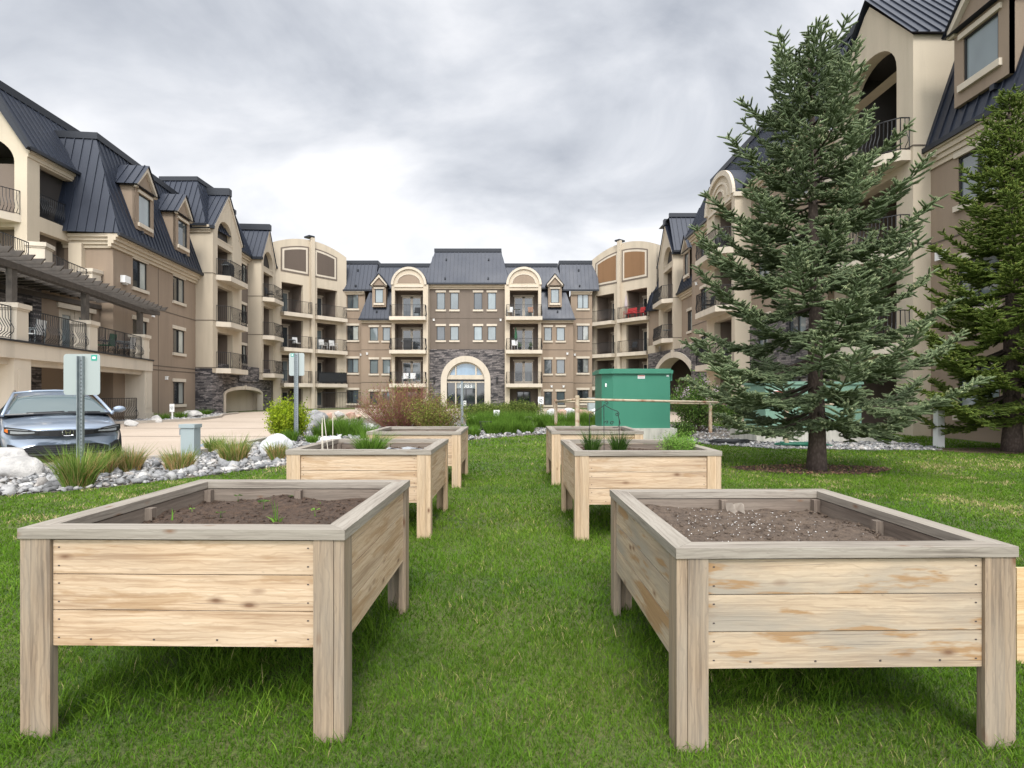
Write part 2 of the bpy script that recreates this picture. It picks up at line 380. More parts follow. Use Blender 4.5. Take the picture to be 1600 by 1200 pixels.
def roofpoly(mb, pts, seam=.42, hgt=.045, w=.03):
    """planar roof face; pts[0]->pts[1] is the eave; standing seams run up the slope"""
    P = [Vector(p) for p in pts]; mb.face(P)
    e = (P[1] - P[0]).normalized(); nrm = (P[1] - P[0]).cross(P[2] - P[0]).normalized(); v = nrm.cross(e).normalized()
    q = [((p - P[0]).dot(e), (p - P[0]).dot(v)) for p in P]
    umin, umax = min(a for a, b in q), max(a for a, b in q)
    k = int((umax - umin) / seam)
    for i in range(k + 1):
        u = umin + (i + .5) * seam; hits = []
        for (a, b), (c, d) in zip(q, q[1:] + q[:1]):
            if (a - u) * (c - u) < 0: t = (u - a) / (c - a); hits.append(b + (d - b) * t)
        if len(hits) < 2: continue
        v0, v1 = min(hits), max(hits)
        if v1 - v0 < .1: continue
        A = P[0] + e * (u - w / 2) + v * v0; B = P[0] + e * (u + w / 2) + v * v0; C = P[0] + e * (u + w / 2) + v * v1; D = P[0] + e * (u - w / 2) + v * v1
        N = nrm * hgt
        mb.face([A + N, B + N, C + N, D + N]); mb.face([A, A + N, D + N, D]); mb.face([B + N, B, C, C + N]); mb.face([A, B, B + N, A + N])
def mansard(f, u0, u1, z0, z1, out=.35, back=1.2, in0=0., in1=0., cap=True, hip0=False, hip1=False, seam=.42, name='roof'):
    """steep roof face over facade f; in0/in1 = how far the top is drawn in at each end"""
    mb = MB(); P = f.pt
    a, b, c, d = P(u0, z0, out), P(u1, z0, out), P(u1 - in1, z1, -back), P(u0 + in0, z1, -back)
    roofpoly(mb, [a, b, c, d], seam)
    if hip0: roofpoly(mb, [P(u0, z0, -3.2), a, d, P(u0 + in0, z1, -3.2)], seam)
    if hip1: roofpoly(mb, [b, P(u1, z0, -3.2), P(u1 - in1, z1, -3.2), c], seam)
    mb.face([P(u0 + in0, z1 - .02, -back), P(u1 - in1, z1 - .02, -back), P(u1 - in1, z1 - .02, -back - 3), P(u0 + in0, z1 - .02, -back - 3)])
    mb.face([P(u0, z0, out), P(u0, z0, -.3), P(u1, z0, -.3), P(u1, z0, out)])
    r = mb.build(name, ROOF, BLD)
    t = MB(); f.box(t, u0 - .02, u1 + .02, z0 - .12, z0 + .03, out - .05, out + .07); t.build('eave_trim', ROOFD, r)
    if cap:
        t = MB(); f.box(t, u0 + in0 - .06, u1 - in1 + .06, z1 - .02, z1 + .30, -back - .2, -back + .08)
        if hip0: f.box(t, u0 + in0 - .06, u0 + in0 + .1, z1 - .02, z1 + .3, -3.2, -back - .2)
        if hip1: f.box(t, u1 - in1 - .1, u1 - in1 + .06, z1 - .02, z1 + .3, -3.2, -back - .2)
        t.build('ridge_cap', ROOFD, r)
    n = max(1, int((u1 - u0) / 3.2))
    for i in range(n):
        uu = u0 + (u1 - u0) * (i + .5) / n
        for kz in (.12, .72):
            zz = z0 + (z1 - z0) * kz; oo = out - (out + back) * kz
            q = MB(); f.box(q, uu - .07, uu + .07, zz, zz + .16, oo - .05, oo + .10); q.build('roof_vent', ROOFD, r)
    return r
def dormer(f, cu, w, zb, zt, zapex, o, depth=2.0, wz=None, wstyle='oned', ww=.8):
    mb = MB(); P = f.pt; a, b = cu - w / 2, cu + w / 2
    wz = wz or (zb + .25, zt - .1)
    f.wall(mb, a, b, zb, zt, [(cu - ww / 2, cu + ww / 2, wz[0], wz[1])], .15, o=o)
    mb.face([P(a, zt, o), P(b, zt, o), P(cu, zapex, o)])
    for s_ in (a, b): mb.face([P(s_, zb, o), P(s_, zt, o), P(s_, zt, o - depth), P(s_, zb, o - depth)])
    d = mb.build('dormer', TAUPE, BLD)
    t = MB(); th = .17
    for s_, e_ in ((a - .12, 1), (b + .12, -1)):
        q = [(s_, zt - .12), (s_ + e_ * .02, zt + .1), (cu, zapex + .18), (cu, zapex - .10)] if e_ > 0 else [(cu, zapex - .10), (cu, zapex + .18), (s_ + e_ * .02, zt + .1), (s_, zt - .12)]
        f.poly(t, q[::-1], o, o + .14)
    f.box(t, a - .12, a + .10, zt - .14, zt - .02, o - .01, o + .10); f.box(t, b - .10, b + .12, zt - .14, zt - .02, o - .01, o + .10)
    t.build('gable_trim', CREAMD, d)
    r = MB()
    roofpoly(r, [P(a - .22, zt - .02, o - depth), P(a - .22, zt - .02, o + .22), P(cu, zapex + .24, o + .22), P(cu, zapex + .24, o - depth)], .4)
    roofpoly(r, [P(b + .22, zt - .02, o + .22), P(b + .22, zt - .02, o - depth), P(cu, zapex + .24, o - depth), P(cu, zapex + .24, o + .22)], .4)
    r.face([P(a - .22, zt - .06, o + .22), P(a - .22, zt - .06, o - depth), P(b + .22, zt - .06, o - depth), P(b + .22, zt - .06, o + .22)])
    r.build('dormer_roof', ROOF, d)
    # window sits in the dormer front
    m2 = MB(); u0, u1 = cu - ww / 2, cu + ww / 2; q = .05; ob, of = o - .10, o - .03
    f.box(m2, u0, u0 + q, wz[0], wz[1], ob, of); f.box(m2, u1 - q, u1, wz[0], wz[1], ob, of); f.box(m2, u0 + q, u1 - q, wz[0], wz[0] + q, ob, of); f.box(m2, u0 + q, u1 - q, wz[1] - q, wz[1], ob, of)
    f.box(m2, u0 + q * .5, u1 - q * .5, wz[0] + q * .5, wz[1] - q * .5, ob + .01, ob + .03, 1)
    f.box(m2, u0 - .12, u1 + .12, wz[0] - .2, wz[0] - .01, o - .02, o + .09, 2); f.box(m2, u0 - .12, u1 + .12, wz[1] + .01, wz[1] + .16, o - .02, o + .07, 2)
    m2.build('window', [FRAME, STYLES[wstyle][0], SILLM], d)
def arc(cu, cz, ru, rz, a0, a1, n=20):
    return [(cu + ru * math.cos(R(a0 + (a1 - a0) * i / n)), cz + rz * math.sin(R(a0 + (a1 - a0) * i / n))) for i in range(n + 1)]
def arch_cut(f, mb, u0, u1, z0, z1, cu, ru, cz, rz, th=.3, o=0, mi=0, n=16, top=None):
    """wall panel u0..u1, z0..z1 with an arched opening (half ellipse springing at cz, open below to z0); top=(callable) gives the panel's upper edge"""
    P = f.pt; T = top or (lambda u: z1)
    A = arc(cu, cz, ru, rz, 180, 0, n)
    if u0 < cu - ru: mb.face([P(u0, z0, o), P(cu - ru, z0, o), P(cu - ru, cz, o), P(cu - ru, T(cu - ru), o), P(u0, T(u0), o)], mi)
    if u1 > cu + ru: mb.face([P(cu + ru, z0, o), P(u1, z0, o), P(u1, T(u1), o), P(cu + ru, T(cu + ru), o), P(cu + ru, cz, o)], mi)
    for (a, za), (b, zb) in zip(A, A[1:]):
        pts = [P(a, za, o), P(b, zb, o), P(b, T(b), o), P(a, T(a), o)]
        mb.face(pts, mi); mb.face([P(b, zb, o), P(a, za, o), P(a, za, o - th), P(b, zb, o - th)], mi)
    for s_ in (cu - ru, cu + ru): mb.face([P(s_, z0, o), P(s_, cz, o), P(s_, cz, o - th), P(s_, z0, o - th)], mi)
def ring(f, mb, cu, cz, r0, r1, o0, o1, rz0=None, rz1=None, a0=0, a1=180, n=24, mi=0):
    A = arc(cu, cz, r0, rz0 or r0, a0, a1, n); B = arc(cu, cz, r1, rz1 or r1, a0, a1, n); P = f.pt
    for i in range(n):
        p = [B[i], B[i + 1], A[i + 1], A[i]]
        mb.face([P(*q, o1) for q in p], mi); mb.face([P(*B[i], o0), P(*B[i + 1], o0), P(*B[i + 1], o1), P(*B[i], o1)], mi); mb.face([P(*A[i], o1), P(*A[i + 1], o1), P(*A[i + 1], o0), P(*A[i], o0)], mi)
    for k in (0, n): mb.face([P(*A[k], o0), P(*A[k], o1), P(*B[k], o1), P(*B[k], o0)], mi)
def vents(f, spots, s=.16):
    for (u, z) in spots:
        mb = MB(); f.box(mb, u - s / 2, u + s / 2, z, z + s, -.01, .10); f.box(mb, u - s / 2 - .02, u + s / 2 + .02, z + s, z + s + .03, -.01, .13); mb.build('wall_vent', WHITE, BLD)
def grooves(f, u0, u1, zs, mat, o=.0, name='string_course'):
    for z in zs: mb = MB(); f.box(mb, u0, u1, z - .02, z + .02, o - .02, o + .018); mb.build(name, mat, BLD)
GROOVE = M('joint_shadow_line', (.10, .08, .062), .9)

def part(name, mat, fn, **k):
    mb = MB(); fn(mb); return mb.build(name, mat, BLD, **k)

# ================================================================== CENTRAL RANGE
XC = -4.12
Yc = 51.3
fC = F(-7.75, Yc, -.5, Yc)
up = lambda px: fC.u(px)
w_c = []
for i, (a, b) in enumerate(((682.4, 695.3), (703.6, 716.5), (740.5, 753.5), (762, 775))):
    w_c.append((up(a), up(b), 9.15, 10.72)); w_c.append((up(a), up(b), 6.32, 7.62))
part('wall', DTAUPE, lambda mb: fC.wall(mb, 0, fC.L, 5.42, 11.2, w_c, .25))
for i, h in enumerate(w_c): window(fC, *h, style='one' if i not in (1, 4) else 'oned')
# stone entrance storey with the round-headed portal
cu = up(727.9)
part('stone_wall', STONE, lambda mb: arch_cut(fC, mb, 0, fC.L, 0, 5.42, cu, 1.75, 2.6, 1.75, .4, .12))
part('stone_ledge', STONE, lambda mb: fC.box(mb, 0, fC.L, 5.40, 5.47, -.05, .12))
def portal(mb):
    ring(fC, mb, cu, 2.6, 1.73, 2.28, .02, .26)
    fC.box(mb, cu - 2.28, cu - 1.73, 0, 2.6, .02, .26); fC.box(mb, cu + 1.73, cu + 2.28, 0, 2.6, .02, .26)
    fC.box(mb, cu - 1.72, cu + 1.72, 2.72, 3.12, -.2, .06); fC.box(mb, cu - 1.72, cu + 1.72, 2.42, 2.52, -.2, .06)
    ring(fC, mb, cu, 2.6, 1.60, 1.73, -.2, .04, a0=18, a1=162)
    for s_ in (-1, 1):
        fC.box(mb, cu + s_ * .93 - .06, cu + s_ * .93 + .06, 0, 2.42, -.2, .05)
        fC.box(mb, cu + s_ * .93 - .06, cu + s_ * .93 + .06, 3.12, 3.98, -.2, .05)
PORT = part('entrance_portal', CREAMD, portal)
def lun(mb):
    A = arc(cu, 2.6, 1.62, 1.62, 19, 161, 20)
    fC.poly(mb, A, -.18, -.16)
    fC.box(mb, cu - 1.73, cu + 1.73, 0.02, 2.42, -.19, -.17, 1)
    fC.box(mb, cu - .87, cu + .87, 1.85, 2.42, -.165, -.155, 2)
mb = MB(); lun(mb); GLZ = mb.build('entrance_glazing', [G_BLUE, G_DARK, G_BLIND], PORT)
mb = MB()
fC.box(mb, cu - 1.73, cu + 1.73, 2.54, 2.70, -.18, .0)
for z in (.02, 1.83): fC.box(mb, cu - .87, cu + .87, z, z + .06, -.16, -.10)
for uu in (-.87, -.03, .81): fC.box(mb, cu + uu, cu + uu + .06, .08, 1.83, -.16, -.10)
mb.build('entrance_door', FRAME, PORT)
tcu = bpy.data.curves.new('house_number_text', 'FONT'); tcu.body = '6083'; tcu.size = .56; tcu.extrude = .008; tcu.align_x = 'CENTER'
to = bpy.data.objects.new('tmp', tcu); COL.objects.link(to)
dg = bpy.context.evaluated_depsgraph_get(); tm = bpy.data.meshes.new_from_object(to.evaluated_get(dg)); COL.objects.unlink(to); bpy.data.objects.remove(to)
num = bpy.data.objects.new('house_number', tm); COL.objects.link(num); tm.materials.clear(); tm.materials.append(WHITE)
num.parent = GLZ; num.rotation_euler = (R(90), 0, 0); xq, yq, zq = fC.pt(cu, 1.94, -.13); num.location = Vector((xq, yq, zq)) - ORG[GLZ]; num.scale = (1.08, 1, 1)
mb = MB(); fC.box(mb, cu - .22, cu + .02, .25, .75, -.09, -.08); mb.build('door_notice', WHITE, PORT)
mb = MB(); fC.box(mb, cu - .16, cu - .04, .55, .68, -.078, -.076); fC.box(mb, cu - .16, cu - .04, .33, .45, -.078, -.076); mb.build('notice_print', FRAME, PORT)
for s_ in (-1, 1):
    mb = MB(); fC.box(mb, cu + s_ * 2.88 - .07, cu + s_ * 2.88 + .07, 2.45, 2.9, .12, .30); fC.box(mb, cu + s_ * 2.88 - .1, cu + s_ * 2.88 + .1, 2.9, 2.95, .12, .33)
    mb.build('wall_lantern', IRON, BLD)
fT = F(-8.0, Yc, -.3, Yc)
cornice(fT, 0, fT.L, 11.45, big=.35, steps=3, h=.42)
grooves(fC, 0, fC.L, (8.35,), GROOVE)
vents(fC, [(.55, 8.1), (fC.L - .55, 8.1)])
mansard(fT, -.1, fT.L + .1, 11.5, 14.75, out=.45, back=1.1, in0=.85, in1=.85, hip0=True, hip1=True, seam=.36)

def mir(a, b, side):      # facade from a to b (left half), mirrored for the right half
    if side < 0: return F(*a, *b)
    return F(2 * XC - b[0], b[1], 2 * XC - a[0], a[1])
for side in (-1, 1):
    U = (lambda f, x: x) if side < 0 else (lambda f, x: f.L - x)
    def rng(f, a, b): return tuple(sorted((U(f, a), U(f, b))))
    # --- balcony bay with round arched head
    yb = 50.3; x0, x1 = (611.9 - 800) / 870 * yb, (668.7 - 800) / 870 * yb
    fb = mir((x0, yb), (x1, yb), side)
    c = U(fb, ((638.8 - 800) / 870 * yb) - x0); hw = 1.28; r = 1.56
    holes = [(c - hw, c + hw, 8.3, 10.75), (c - hw, c + hw, 5.3, 7.75), (c - hw, c + hw, 2.3, 4.75), (c - hw, c + hw, .05, 1.85)]
    def bay(mb):
        fb.wall(mb, 0, fb.L, 0, 11.25, holes, .3, caps=False)
        A = arc(c, 11.25, r, r, 0, 180, 24)
        fb.poly(mb, A, -.3, .0)
        for u in (0, fb.L): pass
        a, b = (0, fb.L)
        P = fb.pt
        for s_ in (a, b): mb.face([P(s_, 0, 0), P(s_, 11.25, 0), P(s_, 11.25, -1.3), P(s_, 0, -1.3)])
    part('balcony_bay', CREAM, bay)
    part('arch_moulding', CREAMD, lambda mb: (ring(fb, mb, c, 11.25, r - .17, r + .04, -.02, .12), fb.box(mb, c - 1.3, c + 1.3, 11.02, 11.18, -.01, .08), ring(fb, mb, c, 11.38, 1.02, 1.10, -.01, .05, rz0=.78, rz1=.86)))
    part('arch_panel', TAUPE, lambda mb: fb.poly(mb, arc(c, 11.38, 1.0, .76, 0, 180, 20), .0, .02))
    # barrel roof behind
    def barrel(mb):
        A = arc(c, 11.25, r + .06, r + .06, 0, 180, 20)
        for (a, za), (b, zb) in zip(A, A[1:]):
            mb.face([fb.pt(a, za, -.02), fb.pt(b, zb, -.02), fb.pt(b, zb, -2.2), fb.pt(a, za, -2.2)])
    part('barrel_roof', ROOF, barrel)
    for i, h in enumerate(holes):
        if i < 3: recess(fb, h[0], h[1], h[2], h[3], 1.5, dstyle=0 if i != 1 else 1); balcony(fb, c - 1.62, c + 1.62, h[2], .75)
        else:
            recess(fb, h[0], h[1], h[2], h[3], 1.2, door=False)
            fr = MB(); fb.box(fr, c - .62, c + .62, .15, 1.62, -1.19, -1.12); fr_ = fr.build('patio_window', FRAME, BLD)
            fr = MB(); fb.box(fr, c - .55, c - .04, .2, 1.55, -1.115, -1.11); fb.box(fr, c + .04, c + .55, .2, 1.55, -1.115, -1.11, 1); fr.build('pane', [G_MID, G_DARK], fr_)
    # --- recessed range with mansard and gabled dormer
    y2 = 51.3; xa, xb = (564.5 - 800) / 870 * y2, x0 + .05
    f2 = mir((xa, y2), (xb, y2), side)
    hs = []
    for (a, b) in ((577.8, 590.7), (598, 609.8)):
        for (z0, z1) in ((6.28, 7.52), (3.25, 4.55), (.35, 1.6)):
            ua, ub = rng(f2, (a - 800) / 870 * y2 - xa, (b - 800) / 870 * y2 - xa); hs.append((ua, ub, z0, z1))
    part('wall', TAUPE, lambda mb: f2.wall(mb, 0, f2.L, 0, 8.1, hs, .9))
    for i, h in enumerate(hs): window(f2, *h, style=('one', 'one', 'oned')[i % 3] if side < 0 else ('one', 'oned', 'oned')[i % 3])
    cornice(f2, 0, f2.L, 8.2, big=.3, steps=2, h=.3)
    grooves(f2, 0, f2.L, (5.45, 2.45), GROOVE)
    vents(f2, [(U(f2, .55), 5.0)] + ([(U(f2, 2.0), 1.98), (U(f2, .9), 1.98)] if side > 0 else []))
    inn = 1.55
    if side < 0: mansard(f2, -.15, f2.L, 8.25, 13.4, out=.35, back=1.3, in0=inn, seam=.36)
    else: mansard(f2, 0, f2.L + .15, 8.25, 13.4, out=.35, back=1.3, in1=inn, seam=.36)
    cu2 = U(f2, (593.5 - 800) / 870 * y2 - xa)
    dormer(f2, cu2, 1.25, 9.35, 11.35, 12.15, .28, 1.6, wz=(9.72, 11.0), wstyle='one', ww=.74)
    # --- end strip next to the curved corner block
    y3 = 52.0; xc, xd = (537 - 800) / 870 * y3, (567 - 800) / 870 * y3 + .2
    f3 = mir((xc, y3), (xd, y3), side)
    hs = []
    for (z0, z1) in ((9.35, 10.8), (6.4, 7.75), (3.35, 4.68), (.5, 1.75)):
        ua, ub = rng(f3, (542.6 - 800) / 870 * y3 - xc, (560 - 800) / 870 * y3 - xc); hs.append((ua, ub, z0, z1))
    part('wall', TAUPE, lambda mb: f3.wall(mb, 0, f3.L, 0, 11.0, hs, .25))
    st = ('mid', 'curt', 'mid', 'dark') if side < 0 else ('blind', 'curt', 'curt', 'dark')
    for h, s_ in zip(hs, st): window(f3, *h, style=s_)
    grooves(f3, 0, f3.L, (8.4, 5.4, 2.4), GROOVE); cornice(f3, 0, f3.L, 11.0, big=.3, steps=2, h=.35)
    a0, a1 = rng(f3, -.6, 2.95)
    mansard(f3, a0, a1, 11.05, 13.75, out=.3, back=.95, seam=.36, hip0=(side > 0), hip1=(side < 0))
    vents(f3, [(U(f3, 1.62), 4.95)])
# main roof strip behind the bays
fR = F(2 * XC + 13.4, 51.6, -13.4 + 0, 51.6) if False else F(-12.4, 51.6, 4.2, 51.6)
mansard(fR, .3, fR.L - .3, 11.2, 13.4, out=.0, back=1.0, seam=.36)

# ================================================================== CURVED CORNER BLOCKS
def corner(f, cols, pil, frames, zs, slabs, ends, mid, pmat):
    zl, zr, zm = ends[0], ends[1], mid
    um = (f.L) / 2
    def top(u):      # segmental parapet
        t = u / f.L; base = zl + (zr - zl) * t; return base + zm * (1 - (2 * t - 1) ** 2)
    holes = []
    for (a, b) in cols:
        for (z0, z1) in zs: holes.append((f.u(a), f.u(b), z0, z1))
    zt = 11.2
    def wl(mb):
        f.wall(mb, 0, f.L, 0, zt, holes, .3, caps=False)
        n = 24
        for i in range(n):
            a, b = f.L * i / n, f.L * (i + 1) / n
            P = f.pt
            mb.face([P(a, zt, 0), P(b, zt, 0), P(b, top(b), 0), P(a, top(a), 0)]); mb.face([P(b, zt, -.5), P(a, zt, -.5), P(a, top(a), -.5), P(b, top(b), -.5)])
            mb.face([P(a, top(a), 0), P(b, top(b), 0), P(b, top(b), -.5), P(a, top(a), -.5)])
        for s_ in (0, f.L): mb.face([f.pt(s_, 0, 0), f.pt(s_, top(s_), 0), f.pt(s_, top(s_), -3), f.pt(s_, 0, -3)])
    part('corner_block', CREAM, wl)
    pu0, pu1 = f.u(pil[0]), f.u(pil[1])
    part('pilaster', CREAM, lambda mb: f.box(mb, pu0, pu1, 0, top((pu0 + pu1) / 2) + .25, -.02, .28))
    part('flue_cap', ROOFD, lambda mb: f.box(mb, pu0 - .25, pu0 + .3, top(pu0) + .22, top(pu0) + .36, -.5, .3))
    for (a, b, zb, inset) in frames:
        ua, ub = f.u(a), f.u(b); n = 10
        def arcpanel(mb, d, o0, o1, hollow=None):
            def pl(d): return [(ua + d, zb + d), (ub - d, zb + d)] + [(ub - d - (ub - ua - 2 * d) * i / n, top(ub - d - (ub - ua - 2 * d) * i / n) - .62 - d) for i in range(n + 1)]
            f.poly(mb, pl(d), o0, o1)
        o_ = part('panel_frame', DTAUPE if pmat is PANELB else DTAUPE, lambda mb: arcpanel(mb, 0, 0, .03)); 
        for (d, o0, m, nm) in ((.13, .045, CREAMD, 'panel_moulding'), (.30, .06, pmat, 'panel_field')):
            mb = MB(); arcpanel(mb, d, .01, o0); mb.build(nm, m, o_)
    for i, (a, b) in enumerate(cols):
        for j, (z0, z1) in enumerate(zs):
            recess(f, f.u(a), f.u(b), z0, z1, 1.9, dstyle=1 if (i + j) % 2 else 0, wide=1.3)
            if j < 3: balcony(f, *slabs[i], z0, .62, belly=.08)
    fl = MB()
    return top
fN = F(-19.9, 46.4, -15.45, 51.95)
zsN = [(8.3, 10.85), (5.3, 7.75), (2.3, 4.7), (.1, 1.85)]
corner(fN, [(440, 473.5), (495.5, 527)], (484, 489.5), [(438.5, 482.5, 11.75, 0), (490.2, 526.5, 11.75, 0)], zsN,
       [(fN.u(438), fN.u(483)), (fN.u(491), fN.u(537))], (14.05, 14.1), .85, PANELB)
fN2 = F(7.35, 53.2, 12.3, 47.4)
zsM = [(8.05, 10.6), (5.05, 7.55), (2.05, 4.5), (.0, 1.7)]
corner(fN2, [(930, 959.5), (978.5, 1011)], (967, 971.5), [(930.5, 967, 11.45, 0), (971.8, 1012.5, 11.45, 0)], zsM,
       [(fN2.u(919.5), fN2.u(962)), (fN2.u(970.5), fN2.u(1016))], (13.9, 14.15), .95, PANELO)

# ================================================================== LEFT WING
# near gable block with arched balcony front and loggias to the court
fAs = F(-30, 24, -20.9, 24)
fA = F(-20.9, 24, -21.1, 28.6)
gab = [(x, z) for x, z in ()]
def topA(u):       # gable outline over the south face
    x = fAs.L - u; zz = 12.0 + x / .62; return min(zz, 14.9)
hA = [fAs.L - 4.6, fAs.L - .55]
def southA(mb):
    fAs.wall(mb, 0, fAs.L, 0, 6.1, [], .3, caps=False)
    fAs.wall(mb, 0, fAs.L, 6.1, 9.0, [(hA[0], hA[1], 6.15, 8.6)], .4, caps=False)
    cuA = (hA[0] + hA[1]) / 2; ru = (hA[1] - hA[0]) / 2
    arch_cut(fAs, mb, cuA - 2.6, fAs.L, 9.0, 14, cuA, ru, 11.4, 1.25, .4, 0, n=24, top=topA)
    fAs.wall(mb, 0, cuA - 2.6, 9.0, 14.9, [], .3, caps=False)
part('gable_front', CREAM, southA)
for (z0, z1) in ((6.15, 8.6),): recess(fAs, hA[0], hA[1], z0, z1, 2.2)
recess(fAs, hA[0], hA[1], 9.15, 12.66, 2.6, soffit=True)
balcony(fAs, fAs.L - 5.0, fAs.L - .25, 9.1, 1.0, chamfer=(.6, .5), belly=.16, seg=5)
uA = [fA.u(62), fA.u(115)]
def courtA(mb):
    fA.wall(mb, 0, fA.L, 6, 11.85, [(uA[0], uA[1], 9.25, 11.55), (uA[0], uA[1], 6.15, 8.6)], .35, caps=False)
part('wall', CREAM, courtA)
recess(fA, uA[0], uA[1], 9.25, 11.55, 1.8, dstyle=1); recess(fA, uA[0], uA[1], 6.15, 8.6, 1.8, dstyle=1)
railing([fA.pt(uA[0] + .02, 0, -.08)[:2], fA.pt(uA[1] - .02, 0, -.08)[:2]], 9.27, belly=.13, r=.012)
cornice(fA, 0, fA.L, 11.98, big=.10, steps=2, h=.35)
def roofA(mb):
    k = .62; z0, z1 = 12.0, 14.9
    roofpoly(mb, [(-20.75, 23.9, z0), (-20.95, 29.6, z0), (-20.95 - k * 2.95, 29.6, z1), (-20.75 - k * 2.95, 23.9, z1)], .36)
    mb.face([(-22.6, 23.9, z1), (-22.8, 29.6, z1), (-30, 29.6, z1), (-30, 23.9, z1)])
rA = part('roof', ROOF, roofA)
mb = MB()
mb.hexa([(-22.75, 23.9, 14.85), (-22.5, 23.9, 14.85), (-22.7, 29.5, 14.85), (-22.95, 29.5, 14.85), (-22.75, 23.9, 15.2), (-22.5, 23.9, 15.2), (-22.7, 29.5, 15.2), (-22.95, 29.5, 15.2)])
mb.hexa([(-20.72, 23.72, 11.85), (-20.62, 23.72, 11.95), (-20.62, 23.98, 11.95), (-20.72, 23.98, 11.85), (-22.7, 23.72, 14.75), (-22.45, 23.72, 14.95), (-22.45, 23.98, 14.95), (-22.7, 23.98, 14.75)])
mb.hexa([(-20.72, 23.85, 11.88), (-20.60, 23.85, 11.88), (-20.80, 29.4, 11.88), (-20.92, 29.4, 11.88), (-20.72, 23.85, 12.02), (-20.60, 23.85, 12.02), (-20.80, 29.4, 12.02), (-20.92, 29.4, 12.02)])
mb.build('roof_trim', ROOFD, rA)
# wall behind the terrace (stone, then stucco with the french doors)
fD = F(-19.7, 15, -19.7, 26.7)
sD = lambda px: fD.u(px)
yS = sD(62)
holesD = [(sD(92), sD(145), 3.12, 5.15)]
winD = [(sD(7), sD(23), 3.7, 5.1), (sD(34), sD(48), 3.7, 5.1)]
part('stone_wall', STONE, lambda mb: fD.wall(mb, 0, yS, 0, 5.75, winD, .25, o=.08))
for h in winD: window(fD, *h, style='curt2', trim=False)
part('wall', TAUPE, lambda mb: fD.wall(mb, yS, fD.L, 0, 5.75, holesD, .25))
def fdoor(f, a, b, z0, z1, o):
    m = (a + b) / 2; q = MB()
    for x0, x1 in ((a, a + .1), (a + .1, a + .28), (m - .24, m - .02), (m + .02, m + .24), (b - .28, b - .1), (b - .1, b)): f.box(q, x0, x1, z0, z1, o, o + .07)
    for x0, x1 in ((a + .28, m - .24), (m + .24, b - .28)): f.box(q, x0, x1, z0, z0 + .3, o, o + .06); f.box(q, x0, x1, z1 - .25, z1, o, o + .06)
    d = q.build('french_door', CREAMD, BLD); q = MB()
    for x0, x1 in ((a + .28, m - .24), (m + .24, b - .28)): f.box(q, x0, x1, z0 + .3, z1 - .25, o + .01, o + .03)
    q.build('pane', G_BLIND, d); q = MB(); f.box(q, a - .12, b + .12, z1 + .01, z1 + .22, -.02, .08); q.build('door_lintel', SILLM, d)
fdoor(fD, holesD[0][0], holesD[0][1], 3.12, 5.15, -.15)
# third floor terrace slab over it, with curved rail and cream pier
slab3 = [(-22, 18.5), (-18.3, 18.5), (-18.2, 20.0), (-18.45, 21.6), (-18.95, 23.0), (-19.45, 24.6), (-19.75, 26.3), (-19.75, 26.58), (-22, 26.58)]
part('terrace_slab', CREAMD, lambda mb: mb.prism(slab3, 5.78, 6.1))
railing([(-18.36, 18.6), (-18.28, 20.0), (-18.5, 21.3)], 6.1, belly=.16, h=1.1, r=.013)
railing([(-18.98, 22.8), (-19.45, 24.4), (-19.80, 25.9)], 6.1, belly=.16, h=1.1, r=.013)
def pier(x, y, z0, h, w=.55, cap=.07, rz=0, name='pier'):
    mb = MB(); c, s_ = math.cos(rz), math.sin(rz)
    def bx(w, a, b):
        q = [(-w, -w), (w, -w), (w, w), (-w, w)]; mb.hexa([(x + p * c - r_ * s_, y + p * s_ + r_ * c, z) for z in (a, b) for p, r_ in q])
    bx(w / 2, z0, z0 + h - .16); bx(w / 2 + cap, z0 + h - .16, z0 + h); bx(w / 2 + cap * .4, z0 + h - .22, z0 + h - .158)
    return mb.build(name, CREAMD, BLD)
pier(-18.75, 22.1, 6.1, 1.25, .6, rz=.3); pier(-19.85, 26.25, 6.1, 1.15, .55)
# lower terrace
T = [(-15.4, 15.0), (-15.65, 16.4), (-16.05, 18.4), (-16.45, 20.4), (-16.95, 22.6), (-17.6, 25.2), (-18.45, 28.6), (-18.75, 29.0)]
def tpt(y, off=0):
    for a, b in zip(T, T[1:]):
        if a[1] <= y <= b[1]:
            t = (y - a[1]) / (b[1] - a[1]); d = Vector((b[0] - a[0], b[1] - a[1])).normalized(); n = Vector((d.y, -d.x)); return (a[0] + (b[0] - a[0]) * t + n.x * off, y + n.y * off)
    return T[-1]
terr = [(-20, 15.0)] + T + [(-20, 29.0)]
part('terrace_slab', CREAMD, lambda mb: mb.prism(terr[::1], 2.55, 3.08))
ft = [(-20, 14.95)] + [tpt(max(15.0, min(28.99, p[1])), .07) for p in T] + [(-20, 29.05)]
part('terrace_lip', ROOFD, lambda mb: mb.prism(ft, 3.085, 3.14))
for y in (18.25, 22.6, 27.9): x_, y_ = tpt(y, -.33); pier(x_, y_, 3.14, 1.2, .62, rz=math.atan2(-.23, .97) * -1)
ys = [(15.1, 17.9), (18.6, 22.25), (22.95, 27.55)]
for a, b in ys:
    n = max(2, int((b - a) / .9)); railing([tpt(a + (b - a) * i / n, -.14) for i in range(n + 1)], 3.14, belly=.17, h=1.08, r=.013, sp=.14)
